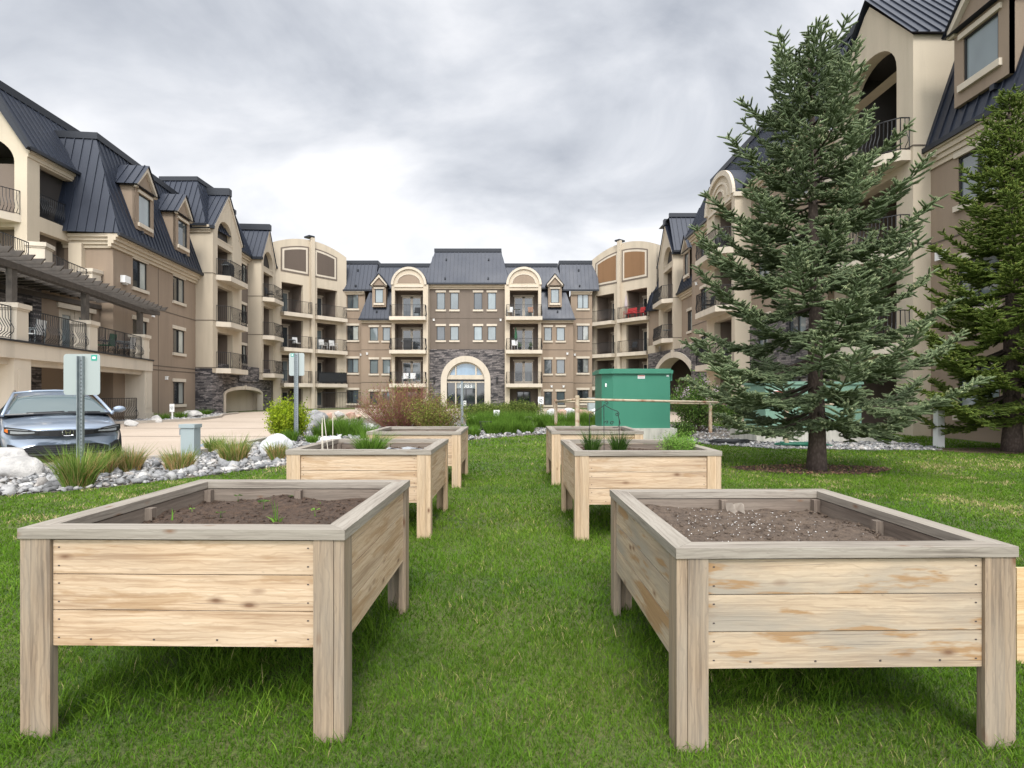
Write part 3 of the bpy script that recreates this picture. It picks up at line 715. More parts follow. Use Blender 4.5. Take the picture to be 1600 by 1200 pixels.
def tcol(y, w=.88, z1=2.56):
    x_, y_ = tpt(y, -w * .5 - .05); ang = .22; mb = MB(); c, s_ = math.cos(ang), math.sin(ang)
    def bx(w0, w1, a, b): mb.hexa([(x_ + p * c - q * s_, y_ + p * s_ + q * c, z) for z in (a, b) for p, q in ((-w0, -w1), (w0, -w1), (w0, w1), (-w0, w1))])
    bx(w / 2, w / 2, .0, z1); bx(w / 2 + .05, w / 2 + .05, .0, .45); bx(w / 2 + .025, w * .27, .7, z1 - .35)
    mb.build('terrace_column', CREAMD, BLD)
tcol(18.3); tcol(28.2)
part('terrace_beam', CREAMD, lambda mb: [mb.hexa([(*tpt(a, -.55), 2.35), (*tpt(a, -.2), 2.35), (*tpt(b, -.2), 2.35), (*tpt(b, -.55), 2.35), (*tpt(a, -.55), 2.55), (*tpt(a, -.2), 2.55), (*tpt(b, -.2), 2.55), (*tpt(b, -.55), 2.55)]) for a, b in ((15.2, 18), (18.7, 23), (23, 27.8))])
railing([(-18.6, 22.6), (-18.5, 24.8), (-18.62, 27.6)], .1, belly=.17, h=1.1, r=.013, name='patio_railing')
# pergola on the terrace piers
def pergola(mb):
    pts = [tpt(y, -.33) for y in (15.1, 18.25, 22.6, 27.9)] + [(-18.45, 28.95)]
    for a, b in zip(pts, pts[1:]):
        d = (Vector(b) - Vector(a)).normalized(); n = Vector((d.y, -d.x)) * .06
        for o_ in (-.11, .11):
            A = Vector(a) + Vector((d.y, -d.x)) * o_; B = Vector(b) + Vector((d.y, -d.x)) * o_ + d * .03
            mb.hexa([(q.x, q.y, z) for z in (5.47, 5.68) for q in (A + n * .5, B + n * .5, B - n * .5, A - n * .5)])
    for y in (18.25, 22.6, 27.9):
        x_, y_ = tpt(y, -.33); mb.box(x_ - .1, x_ + .1, y_ - .1, y_ + .1, 4.34, 5.54)
    mb.box(-19.75, -19.60, 15.2, 26.6, 5.42, 5.62)
    y = 15.3
    while y < 28.9:
        xo = tpt(min(y, 28.5), .62)[0]; xi = -19.6 if y < 26.7 else -19.3
        mb.hexa([(xi, y, 5.70), (xo - .15, y, 5.70), (xo - .15, y + .05, 5.70), (xi, y + .05, 5.70), (xi, y, 5.88), (xo, y, 5.88), (xo, y + .05, 5.88), (xi, y + .05, 5.88)])
        y += .52
part('pergola', PERG, pergola)

# B: brown range with mansard and two dormers
fB = F(-19.05, 26.6, -20.1, 35.6)
hB = []
for (a, b) in ((207.5, 229.5), (270.5, 288)):
    ua, ub = fB.u(a), fB.u(b)
    for (z0, z1) in ((6.85, 8.28), (3.82, 5.2), (.78, 2.1)): hB.append((ua, ub, z0, z1))
part('wall', TAUPE, lambda mb: fB.wall(mb, 0, fB.L, 0, 8.6, hB, .3, caps=False))
for i, h in enumerate(hB): window(fB, *h, style='curt')
fBs = F(-22, 26.6, -19.05, 26.6)
part('wall', TAUPE, lambda mb: fBs.wall(mb, .6, fBs.L, 0, 8.6, [], .3, caps=False))
part('corner_pier', CREAM, lambda mb: fBs.box(mb, 1.0, 1.62, 6.0, 8.55, 0, .25))
cornice(fB, -.35, fB.L, 8.98, big=.40, steps=4, h=.62); cornice(fBs, .6, fBs.L + .0, 8.98, big=.34, steps=4, h=.62)
grooves(fB, 0, fB.L, (6.05, 2.95, 2.72), GROOVE)
part('wall_joint', GROOVE, lambda mb: fB.box(mb, fB.u(247), fB.u(247) + .03, 0, 8.4, -.01, .012))
vents(fB, [(fB.u(238), 5.55), (fB.u(259), 2.2)])
part('heater_box', WHITE, lambda mb: (fB.box(mb, fB.u(188), fB.u(197), 6.85, 7.2, 0, .22), fB.box(mb, fB.u(191), fB.u(195), 6.78, 6.85, 0, .15)))
mansard(fB, -.4, fB.L + .0, 9.0, 13.9, out=.46, back=1.25, in0=1.25, hip0=True, seam=.40)
dormer(fB, fB.u(218), 1.75, 9.75, 11.95, 13.0, .26, 1.8, wz=(10.12, 11.62), wstyle='one', ww=1.12)
dormer(fB, fB.u(278.5), 1.75, 9.75, 11.95, 13.0, .26, 1.8, wz=(10.12, 11.62), wstyle='oned', ww=1.12)

# C: cream tower with balconies
k_ = -.069
def lx(y): return -18.97 + k_ * (y - 35.3)
def tower(x0s, y0, y1, side, levels, gz, base, apexdz, xin, opens, slabpad, stone_to, pyr=None, chim=True, nm='tower'):
    """balcony tower: court face (lx line) y0..y1 ; south face at y0"""
    if side < 0: f = F(lx(y0), y0, lx(y1), y1); fs = F(xin, y0, lx(y0), y0)
    else: f = F(x0s[1], y1, x0s[0], y0); fs = F(x0s[0], y0, xin, y0)
    oa, ob = sorted((f.u(opens[0]), f.u(opens[1])))
    L = f.L; c = (oa + ob) / 2
    hs = [(oa, ob, z, z + 2.35) for z in levels]
    top = gz
    def wl(mb):
        f.wall(mb, 0, L, base, top - .6, hs[1:] + [(oa, ob, levels[0], top - .6)], .35, caps=False)
        ru = (ob - oa) / 2
        T_ = lambda u: top + (apexdz) * (1 - abs(u - L / 2) / (L / 2)) 
        # beam under the arch
        f.box(mb, oa, ob, top - .95, top - .5, -.35, -.02)
        arch_cut(f, mb, 0, L, top - .6, top, c, ru, top - .35, 1.15, .35, 0, top=T_)
        fs.wall(mb, 0, fs.L, base, top - .02, [], .3, caps=False)
    part('balcony_tower', CREAM, wl)
    part('arch_shade_panel', SOFF, lambda mb: f.poly(mb, [(oa - .02, top - .52), (ob + .02, top - .52)] + [(a, b) for a, b in arc(c, top - .35, (ob - oa) / 2 + .02, 1.17, 0, 180, 16)], -.40, -.34))  # flat dark panel: shade of the arch interior put into its colour
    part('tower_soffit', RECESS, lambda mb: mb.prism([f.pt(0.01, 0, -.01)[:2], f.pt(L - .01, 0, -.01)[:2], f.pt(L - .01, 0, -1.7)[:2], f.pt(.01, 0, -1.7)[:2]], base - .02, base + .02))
    for i, z in enumerate(levels):
        zt = z + 2.35 if i else top - .95
        recess(f, oa, ob, z, zt, 1.6, dstyle=1)
        balcony(f, max(oa - slabpad[0], -.3), ob + slabpad[1], z, .75, chamfer=(.45, .45), belly=.12, r=.014)
    grooves(f, 0, L, [z + .02 for z in levels], GROOVE, o=0); grooves(fs, 0, fs.L, [z + .02 for z in levels], GROOVE)
    # gable roof running back from the court face
    def rf(mb):
        P = f.pt; D = 4.5; o = .12
        za, zr = top - .05, top + apexdz + .12
        roofpoly(mb, [P(-.15, za, -D), P(-.15, za, o), P(L / 2, zr, o), P(L / 2, zr, -D)], .36)
        roofpoly(mb, [P(L + .15, za, o), P(L + .15, za, -D), P(L / 2, zr, -D), P(L / 2, zr, o)], .36)
    r = part('roof', ROOF, rf)
    mb = MB(); f.box(mb, L / 2 - .22, L / 2 + .22, top + apexdz - .05, top + apexdz + .42, -4.5, .16)
    f.box(mb, -.22, -.05, top - .15, top + .05, -4.4, .15); f.box(mb, L + .05, L + .22, top - .15, top + .05, -4.4, .15)
    mb.build('roof_trim', ROOFD, r)
    mb = MB()
    for sgn, pts in ((0, [(0, top - .02), (0.0, top - .2), (L / 2, top + apexdz - .2), (L / 2, top + apexdz)]), (1, [(L, top - .2), (L, top - .02), (L / 2, top + apexdz), (L / 2, top + apexdz - .2)])):
        f.poly(mb, pts, 0, .07)
    mb.build('gable_trim', CREAMD, r)
    return f, fs
fCc, fCs = tower(None, 35.3, 39.7, -1, (9.05, 6.05, 3.05), 12.0, 2.75, 2.75, -20.7, (340, 363.5), (.25, 1.15), 3)
fE, fEs = tower(None, 43.4, 46.4, -1, (9.0, 6.0, 3.0), 12.0, 2.5, 2.6, -21.0, (411.8, 427), (.2, .7), 3)
cornice(fCs, -.2, fCs.L - .1, 12.05, big=.3, steps=3, h=.42)
# truncated pyramid roof beside the tower
def pyr(mb):
    b = [(-24.2, 35.0), (-19.25, 35.0), (-19.25, 39.5), (-24.2, 39.5)]; t = [(-22.9, 36.3), (-20.55, 36.3), (-20.55, 38.6), (-22.9, 38.6)]
    for i in range(4): roofpoly(mb, [(*b[i], 12.1), (*b[(i + 1) % 4], 12.1), (*t[(i + 1) % 4], 15.3), (*t[i], 15.3)], .36)
    mb.face([(*p, 15.3) for p in t])
rP = part('roof', ROOF, pyr)
mb = MB(); mb.box(-22.98, -20.47, 36.22, 38.68, 15.28, 15.55); mb.box(-24.3, -19.2, 34.9, 35.05, 11.98, 12.12); mb.build('roof_trim', ROOFD, rP)
# stone base of the tower and the garage arch wall
part('stone_wall', STONE, lambda mb: (mb.box(-20.9, lx(35.3) - .03, 35.25, 36.6, 0, 3.02),))
fG_ = F(lx(36.6) - .25, 36.6, lx(46.2) - .25, 46.2)
ga, gb = fG_.u(349), fG_.u(410)
gc = (ga + gb) / 2
part('stone_wall', STONE, lambda mb: arch_cut(fG_, mb, 0, fG_.L, 0, 3.4, gc, (gb - ga) / 2, 1.35, .55, .4))
part('garage_arch', CREAMD, lambda mb: (ring(fG_, mb, gc, 1.35, (gb - ga) / 2 - .28, (gb - ga) / 2 + .02, -.3, .06, rz0=.35, rz1=.6), fG_.box(mb, gc - .12, gc + .12, 1.72, 2.02, -.1, .12), fG_.box(mb, ga, ga + .28, 0, 1.35, -.3, .06), fG_.box(mb, gb - .28, gb, 0, 1.35, -.3, .06)))
part('garage_passage', CREAM, lambda mb: (mb.face([fG_.pt(ga, 0, -.3), fG_.pt(ga, 0, -3.5), fG_.pt(ga, 2.2, -3.5), fG_.pt(ga, 2.2, -.3)]), mb.face([fG_.pt(gb, 0, -.3), fG_.pt(gb, 0, -3.5), fG_.pt(gb, 2.2, -3.5), fG_.pt(gb, 2.2, -.3)]), mb.face([fG_.pt(ga, 0, -1.9), fG_.pt(gb, 0, -.7), fG_.pt(gb, 2.2, -.7), fG_.pt(ga, 2.2, -1.9)]), mb.face([fG_.pt(ga, 2.1, -.3), fG_.pt(gb, 2.1, -.3), fG_.pt(gb, 2.1, -3.5), fG_.pt(ga, 2.1, -3.5)])))
part('garage_door', ROOFD, lambda mb: fG_.box(mb, ga + .25, ga + .75, 0, 1.15, -1.75, -1.7))
# D: wall between the towers
fDd = F(-20.3, 39.7, -20.6, 43.5)
hD = [(fDd.u(376.5), fDd.u(384.5), a, b) for a, b in ((9.9, 11.3), (6.8, 8.2), (3.72, 5.1))]
part('wall', DTAUPE, lambda mb: fDd.wall(mb, 0, fDd.L, 2.3, 11.7, hD, .25))  # same brown stucco as its neighbours; shade put in as darker taupe
for h in hD: window(fDd, *h, style='curt')
part('stone_wall', STONE, lambda mb: mb.prism([(-20.4, 39.7), (-19.45, 39.7), (-19.7, 43.4), (-20.6, 43.4)], 2.3, 3.42))
vents(fDd, [(fDd.u(388.5), 5.6), (fDd.u(388.5), 8.6)])
cornice(fDd, 0, fDd.L, 12.0, big=.35, steps=3, h=.5)
mansard(fDd, -.3, fDd.L, 12.05, 15.4, out=.4, back=1.0, seam=.36)
# roof stretches hidden partly by the towers
part('building_core', TAUPE, lambda mb: (mb.prism([(-30, 28.7), (-23.4, 28.7), (-23.6, 46.5), (-17.5, 54.2), (-13, 53.6), (-13, 60), (-30, 60)], 0, 11.5), mb.box(-13, 5.5, 53.4, 60, 0, 13.2)))
# ================================================================== RIGHT WING
# G: far balcony tower
def towerR():
    return tower(((12.1), (12.2)), 41.8, 46.3, 1, (8.6, 5.6), 12.0, 4.7, 2.75, 13.4, (1036.5, 1050), (.9, .25), 3)
fG, fGs = towerR()
part('tower_corbel', CREAMD, lambda mb: (fG.box(mb, .3, fG.L - .1, 4.45, 4.7, -1.6, -.1), fG.box(mb, .8, fG.L - .3, 4.2, 4.45, -1.6, -.3)))
def roofG(mb):
    b = [(12.2, 41.6), (14.9, 41.6), (14.9, 45.5), (12.2, 45.5)]
    roofpoly(mb, [(12.1, 41.55, 12.1), (15.5, 41.55, 12.1), (15.5, 42.9, 15.0), (12.1, 42.9, 15.0)], .36)
    mb.face([(12.1, 42.9, 15.0), (15.5, 42.9, 15.0), (15.5, 46, 15.0), (12.1, 46, 15.0)])
rG = part('roof', ROOF, roofG)
mb = MB(); mb.box(12.05, 15.5, 41.45, 41.6, 11.95, 12.1); mb.box(12.1, 15.6, 42.8, 43.0, 15.0, 15.3); mb.build('roof_trim', ROOFD, rG)
# small mansard between the corner block and the tower
fg2 = F(11.75, 47.9, 12.45, 46.2)
part('wall', TAUPE, lambda mb: fg2.wall(mb, 0, fg2.L, 0, 8.4, [], .3))
mansard(fg2, 0, fg2.L, 8.5, 13.4, out=.35, back=1.3, cap=False)
# H: brown wall above the carriage arch
fH = F(12.75, 41.8, 12.75, 37.7)
hH = [(fH.u(1074.5), fH.u(1081), 5.9, 7.35)]
part('wall', TAUPE, lambda mb: fH.wall(mb, 0, fH.L, 5.0, 8.5, hH, .3))
for h in hH: window(fH, *h, style='curt')
cornice(fH, 0, fH.L, 8.85, big=.35, steps=3, h=.45)
part('stone_coping', CREAMD, lambda mb: fH.box(mb, -.2, fH.L, 4.75, 5.05, -.3, .12))
mansard(fH, 0, fH.L, 8.9, 13.6, out=.4, back=1.2)
dormer(fH, fH.u(1077), 1.5, 9.6, 11.7, 12.6, .2, 1.8, wz=(9.95, 11.5), wstyle='one', ww=.9)
fP = F(11.45, 46.9, 12.72, 37.8)
pl_ = fP.u(1019); pc = (pl_ + fP.L) / 2; pa = (fP.L - pl_) / 2
part('stone_wall', STONE, lambda mb: arch_cut(fP, mb, 0, fP.L, 0, 4.75, pc, min(pa, fP.L - pc - .05), 1.6, 2.9, .5))
rr = min(pa, fP.L - pc - .05)
part('carriage_arch', CREAMD, lambda mb: (ring(fP, mb, pc, 1.6, rr - .38, rr + .02, -.9, .12, rz0=2.52, rz1=2.95), fP.box(mb, pc - .16, pc + .16, 4.1, 4.7, -.1, .16)))
part('carriage_passage', RECESS, lambda mb: (mb.face([fP.pt(0, 0, -5), fP.pt(fP.L, 0, -5), fP.pt(fP.L, 4.6, -5), fP.pt(0, 4.6, -5)]), mb.face([fP.pt(0, 4.6, -.5), fP.pt(fP.L, 4.6, -.5), fP.pt(fP.L, 4.6, -5), fP.pt(0, 4.6, -5)]), mb.face([fP.pt(.2, 0, -.5), fP.pt(.2, 0, -5), fP.pt(.2, 4.6, -5), fP.pt(.2, 4.6, -.5)])))
part('wall', CREAM, lambda mb: fP.wall(mb, 0, 1.6, 4.75, 5.4, [], .3))

# I: brown section over stone
XI = 12.25
fI = F(XI, 37.8, XI, 32.5)
hI = [(fI.u(1095), fI.u(1103.5), a, b) for a, b in ((9.75, 11.2), (6.75, 8.15), (3.75, 5.1), (.75, 2.1))]
part('wall', TAUPE, lambda mb: fI.wall(mb, 0, fI.L, 4.85, 11.6, hI[:3], .3))
part('stone_wall', STONE, lambda mb: fI.wall(mb, 0, fI.L, 0, 4.85, hI[2:], .3, o=.08))
for h in hI: window(fI, *h, style='mid')
fIn = F(13.3, 37.8, XI, 37.8)
part('wall', TAUPE, lambda mb: F(XI, 37.82, 13.5, 37.82).wall(mb, 0, 1.2, 0, 11.6, [], .1))
part('wall_lantern', IRON, lambda mb: fI.box(mb, fI.u(1089) - .08, fI.u(1089) + .08, 4.15, 4.55, .08, .25))
vents(fI, [(fI.u(1089), 8.6)])
cornice(fI, 0, fI.L, 12.0, big=.35, steps=3, h=.5); grooves(fI, 0, fI.L, (9.0, 6.0), GROOVE)
# J: bay with round arched head
fJ = F(11.4, 32.6, 11.4, 28.5)
ja, jb = fJ.u(1116), fJ.u(1143)
Lv = (9.0, 6.0, 3.0)
def bayJ(mb):
    hs = [(ja, jb, z, z + 2.4) for z in Lv] + [(ja, jb, .1, 2.3)]
    fJ.wall(mb, 0, fJ.L, 0, 11.7, hs, .35, caps=False)
    fJ.poly(mb, arc(fJ.L / 2, 11.7, fJ.L / 2, 1.75, 0, 180, 28), -.35, 0)
    for y in (28.5, 32.6): mb.face([(11.4, y, 0), (11.4, y, 11.7), (12.4, y, 11.7), (12.4, y, 0)])
part('balcony_bay', CREAM, bayJ)
part('arch_moulding', CREAMD, lambda mb: (ring(fJ, mb, fJ.L / 2, 11.7, fJ.L / 2 - .25, fJ.L / 2 + .03, -.02, .14, rz0=1.52, rz1=1.78), ring(fJ, mb, fJ.L / 2, 11.85, 1.15, 1.27, -.01, .07, rz0=.95, rz1=1.07), ring(fJ, mb, fJ.L / 2, 11.95, .62, .72, -.01, .07, rz0=.5, rz1=.6), fJ.box(mb, .4, fJ.L - .4, 11.5, 11.64, -.01, .08), mb.box(11.3, 12.4, 28.38, 28.5, 11.5, 11.72)))
part('arch_panel', TAUPE, lambda mb: fJ.poly(mb, arc(fJ.L / 2, 11.97, .6, .48, 0, 180, 16), 0, .02))
def barrelJ(mb):
    A = arc(fJ.L / 2, 11.7, fJ.L / 2 + .04, 1.79, 0, 180, 24)
    for (a, za), (b, zb) in zip(A, A[1:]): mb.face([fJ.pt(a, za, -.04), fJ.pt(b, zb, -.04), fJ.pt(b, zb, -2.6), fJ.pt(a, za, -2.6)])
part('barrel_roof', ROOF, barrelJ)
for z in Lv:
    recess(fJ, ja, jb, z, z + 2.4, 1.7, dstyle=1); balcony(fJ, ja - 1.2, jb + .28, z, .85, chamfer=(.5, .3), belly=.12, r=.014)
recess(fJ, ja, jb, .1, 2.3, 1.7, dstyle=1)
grooves(fJ, 0, fJ.L, (9.0, 6.0), GROOVE)
# K: wall behind the spruce
fK = F(XI, 28.5, XI, 21.6)
hK = []
for (a, b) in ((1185, 1203), (1232, 1262)):
    for (z0, z1) in ((9.7, 11.1), (6.75, 8.15), (3.75, 5.1), (.75, 2.1)): hK.append((fK.u(a), fK.u(b), z0, z1))
part('wall', TAUPE, lambda mb: fK.wall(mb, 0, fK.L, 4.85, 11.6, [h for h in hK if h[2] > 5] + [h for h in hK if 3 < h[2] < 5], .3))
part('stone_wall', STONE, lambda mb: fK.wall(mb, 0, fK.L, 0, 4.85, [h for h in hK if h[2] < 5], .3, o=.08))
for i, h in enumerate(hK): window(fK, *h, style='blind' if i % 3 else 'mid')
cornice(fK, 0, fK.L, 12.0, big=.35, steps=3, h=.5)
fIK = F(XI, 38.2, XI, 21.6)
mansard(fIK, 0, fIK.L, 12.05, 15.5, out=.38, back=1.15, in0=.8, hip0=False, seam=.30)
part('roof', ROOF, lambda mb: roofpoly(mb, [(15.5, 38.2, 12.05), (XI - .38, 38.2, 12.05), (XI + 1.15, 37.4, 15.5), (15.5, 37.4, 15.5)], .36))
# L: near bay with curved balconies
fL = F(12.5, 21.7, 12.5, 17.35)
la, lb = fL.u(1322), fL.u(1401)
fLs = F(12.5, 17.35, 13.1, 17.35)
def bayL(mb):
    fL.wall(mb, 0, fL.L, 0, 11.9, [(la, lb, 9.2, 11.9), (la, lb, 6.1, 8.5), (la, lb, 3.1, 5.5), (la, lb, .1, 2.4)], .45, caps=False)
    c = (la + lb) / 2
    arch_cut(fL, mb, 0, fL.L, 11.9, 13, c, (lb - la) / 2, 12.0, 1.1, .45, 0, top=lambda u: 12.6 + 2.4 * (1 - abs(u - fL.L / 2) / (fL.L / 2)))
    (fLs.wall(mb, 0, .7, 0, 12.6, [], .3, caps=False), fLs.wall(mb, .7, 2.6, 8.4, 12.6, [], .2, caps=False))
    mb.face([(12.5, 21.7, 0), (12.5, 21.7, 12.6), (13.2, 21.7, 12.6), (13.2, 21.7, 0)])
part('balcony_bay', CREAM, bayL)
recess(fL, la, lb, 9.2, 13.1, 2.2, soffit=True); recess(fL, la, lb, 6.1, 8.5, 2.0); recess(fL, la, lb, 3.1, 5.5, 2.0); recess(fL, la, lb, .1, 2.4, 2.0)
grooves(fL, 0, fL.L, (9.15, 6.1, 3.1), GROOVE); grooves(fLs, 0, .6, (9.15, 6.1, 3.1), GROOVE)
sl = [(12.5, 21.5), (11.75, 21.4), (11.3, 20.6), (11.15, 19.6), (11.35, 18.6), (11.85, 17.75), (12.2, 17.45), (12.5, 17.45)]
for z in (9.05, 6.0, 3.0):
    part('balcony_slab', CREAMD, lambda mb: mb.prism(sl, z - .32, z))
    cx_, cy_ = 12.5, 19.5
    railing([(cx_ + (x - cx_) * .95, cy_ + (y - cy_) * .97) for x, y in sl], z, belly=.15, r=.014, seg=5)
part('roof', ROOF, lambda mb: (roofpoly(mb, [(12.35, 17.2, 12.6), (16, 17.2, 12.6), (16, 19.5, 15.2), (12.35, 19.5, 15.2)], .36), roofpoly(mb, [(16, 21.9, 12.6), (12.35, 21.9, 12.6), (12.35, 19.5, 15.2), (16, 19.5, 15.2)], .36)))
# M: nearest brown wall with low mansard eave and dormer
XM = 13.05
fM = F(XM, 17.35, XM, 8.0)
hM = []
for (a, b) in ((1497, 1562), (1730, 1830)):
    for (z0, z1) in ((6.9, 8.3), (3.85, 5.25), (.8, 2.2)): hM.append((fM.u(a), fM.u(b), z0, z1))
part('wall', TAUPE, lambda mb: fM.wall(mb, 0, fM.L, 0, 8.5, hM, .3))
for h in hM: window(fM, *h, style='blind')
cornice(fM, 0, fM.L, 8.98, big=.22, steps=4, h=.62)
mansard(fM, -.0, fM.L, 9.0, 13.9, out=.22, back=1.45, in0=0, seam=.40)
dormer(fM, fM.u(1530) + .15, 1.8, 9.75, 11.95, 13.0, .1, 1.8, wz=(10.3, 11.6), wstyle='one', ww=1.15)
grooves(fM, 0, fM.L, (6.05, 2.95), GROOVE)
part('alarm_box', WHITE, lambda mb: fM.box(mb, fM.u(1468), fM.u(1479), 5.45, 5.75, 0, .15))
part('eave_light', CREAMD, lambda mb: fM.box(mb, fM.u(1463), fM.u(1470), 8.62, 8.76, .1, .3))
part('building_core', TAUPE, lambda mb: (mb.prism([(15.3, 8), (26, 8), (26, 60), (6.0, 60), (6.0, 56.0), (8.6, 56.0), (15.3, 48.5)], 0, 11.5)))
# ================================================================== GROUND
def gz(x, y):
    t = min(1, max(0, (y - 2.0) / 2.6)); return .085 * t * t * (3 - 2 * t)
def GZ(y):
    t = np.clip((y - 2.0) / 2.6, 0, 1); return .085 * t * t * (3 - 2 * t)
def struct(o, kind='structure'): o['kind'] = kind; return o
LAWN = M('lawn', (.05, .11, .02), .95)
def lawnmat():
    b = NB(LAWN); p = b.pos(); n1 = b.noise(p, .55, 5, .6); n2 = b.noise(p, 9, 5, .7); n3 = b.noise(p, 60, 3)
    c = b.mixc(b.ramp(n1, [(.38, (0,) * 3), (.66, (1,) * 3)]), (.035, .075, .008), (.11, .135, .026))
    c = b.mixc(b.ramp(n2, [(.4, (0,) * 3), (.7, (.7,) * 3)]), c, (.12, .11, .042)); c = b.mixc(.7, c, b.ramp(n3, [(.25, (.4,) * 3), (.8, (1.5,) * 3)]), 'MULTIPLY')
    b.set('Base Color', c); b.bump(n3, .7, .03)
lawnmat()
xs = sorted(set([-1500, -400, -120, -60, -40] + [-30 + i for i in range(61)] + [40, 60, 120, 400, 1500])); ysg = sorted(set([-300, -60, -20, -8, -4] + [-2 + i * .4 for i in range(24)] + [8 + i for i in range(1, 60)] + [100, 300, 900, 2500]))
mb = MB(); mb.grid([[(x, y, gz(x, y)) for x in xs] for y in ysg]); mb.sm = True
struct(mb.build('ground', LAWN, origin=(0, 0, 0)))
def sheet(name, poly, z, mat):
    mb = MB(); mb.face([(x, y, z) for x, y in poly]); o = mb.build(name, mat); return struct(o)
PAVE = M('driveway_concrete', (.40, .33, .26), .85)
def pavemat():
    b = NB(PAVE); p = b.pos(); n1 = b.noise(p, .5, 5, .6); n2 = b.noise(p, 25, 4)
    c = b.mixc(n1, (.36, .285, .215), (.47, .39, .31)); c = b.mixc(.5, c, b.ramp(n2, [(.3, (.75,) * 3), (.7, (1.15,) * 3)]), 'MULTIPLY'); b.set('Base Color', c); b.bump(n2, .3, .01)
pavemat()
ASPH = M('asphalt', (.10, .10, .10), .9)
KERB = M('kerb_concrete', (.36, .32, .27), .9)
PB = .085
DRV = [(-19.5, 10.2), (-10.5, 7.4), (-8.6, 9.4), (-6.9, 11.2), (-6.9, 13.5), (-7.1, 17), (-8.0, 20.5), (-8.6, 24), (-7.5, 28.5), (-4, 31.5), (2, 32), (5, 30), (6, 26), (12, 26), (12, 40), (5, 47), (-13, 47), (-19.2, 40), (-19.0, 31), (-19.5, 22)]
sheet('driveway', DRV, PB + .008, PAVE)
def kerb(name, pts, w=.15, h=.12, z=PB, mat=KERB):
    mb = MB(); P = [Vector(p) for p in pts]
    for a, b in zip(P, P[1:]):
        d = (b - a).normalized(); n = Vector((d.y, -d.x)) * w / 2; a2 = a - d * .01; b2 = b + d * .01
        mb.hexa([(q.x, q.y, zz) for zz in (z - .02, z + h) for q in (a2 + n, b2 + n, b2 - n, a2 - n)])
    return struct(mb.build(name, mat))
kerb('kerb', [(-17.4, 24.0), (-16.4, 25.0), (-15.4, 27.5), (-16.0, 30.5), (-17.4, 33.5), (-18.0, 36.5)])
kerb('kerb', [(-10.3, 7.7), (-8.5, 9.5), (-6.95, 11.2), (-6.8, 13.5), (-7.0, 17), (-7.9, 20.5), (-8.5, 24), (-7.4, 28.5), (-4, 31.5), (2, 32), (5, 30), (5.8, 26)], h=.10)
kerb('kerb', [(-13, 46.2), (-8, 46.9), (5, 46.5)], h=.12)
# slab joints and low step lines across the drive
mb = MB()
for (a, b) in (((-18.3, 21.3), (-7.9, 21.0)), ((-16.5, 26.3), (-8.6, 25.2)), ((-16.8, 17.3), (-7.2, 17.0))):
    A, B = Vector(a), Vector(b); d = (B - A).normalized(); n = Vector((d.y, -d.x)) * .04
    mb.face([(q.x, q.y, PB + .013) for q in (A + n, B + n, B - n, A - n)])
struct(mb.build('drive_joint', M('joint_tar', (.12, .09, .07), .9)))
BLUE = M('blue_road_paint', (.10, .25, .45), .7)
mb = MB()
for (x, y, w, h) in ((-7.55, 14.55, 1.1, .10), (-7.55, 13.75, .9, .09), (-7.9, 14.15, .12, .7), (-7.3, 14.3, .45, .08)): mb.face([(x - w / 2, y - h / 2, PB + .014), (x + w / 2, y - h / 2, PB + .014), (x + w / 2, y + h / 2, PB + .014), (x - w / 2, y + h / 2, PB + .014)])
struct(mb.build('parking_mark', BLUE))
# planting beds
BED = M('bed_soil', (.12, .10, .08), .95)
bedL = [(-12, 6.4), (-8.5, 6.9), (-6.57, 7.14), (-5.76, 7.75), (-5.05, 8.7), (-4.2, 10.1), (-3.3, 12), (-2.7, 13.4), (-1.4, 15.4), (-.5, 16.6), (.6, 17.6), (1.55, 18.3), (2.6, 17.4), (4.2, 16.2), (5.1, 14.4), (6.3, 13.25), (8.2, 12.95), (10.0, 12.95), (10.4, 14.4), (9.4, 17.5), (8.4, 22), (6.1, 25.8), (5, 29.8), (2, 31.8), (-4, 31.3), (-7.3, 28.3), (-8.3, 24), (-7.7, 20.5), (-6.85, 17), (-6.7, 13.5), (-6.85, 11.3), (-8.4, 9.7), (-10.1, 7.9), (-12, 7.2)]
sheet('rock_bed', bedL, PB + .004, BED)
bedW = [(-19.0, 26), (-17.5, 24.2), (-16.5, 25.2), (-15.5, 27.6), (-16.1, 30.5), (-17.5, 33.4), (-18.1, 36.4), (-19.2, 36)]
sheet('wall_bed', bedW, PB + .016, BED)

def inpoly(x, y, P):
    P = np.asarray(P); c = np.zeros(len(x), bool); j = len(P) - 1
    for i in range(len(P)):
        a, b = P[i], P[j]; m = ((a[1] > y) != (b[1] > y)) & (x < (b[0] - a[0]) * (y - a[1]) / (b[1] - a[1] + 1e-12) + a[0]); c ^= m; j = i
    return c
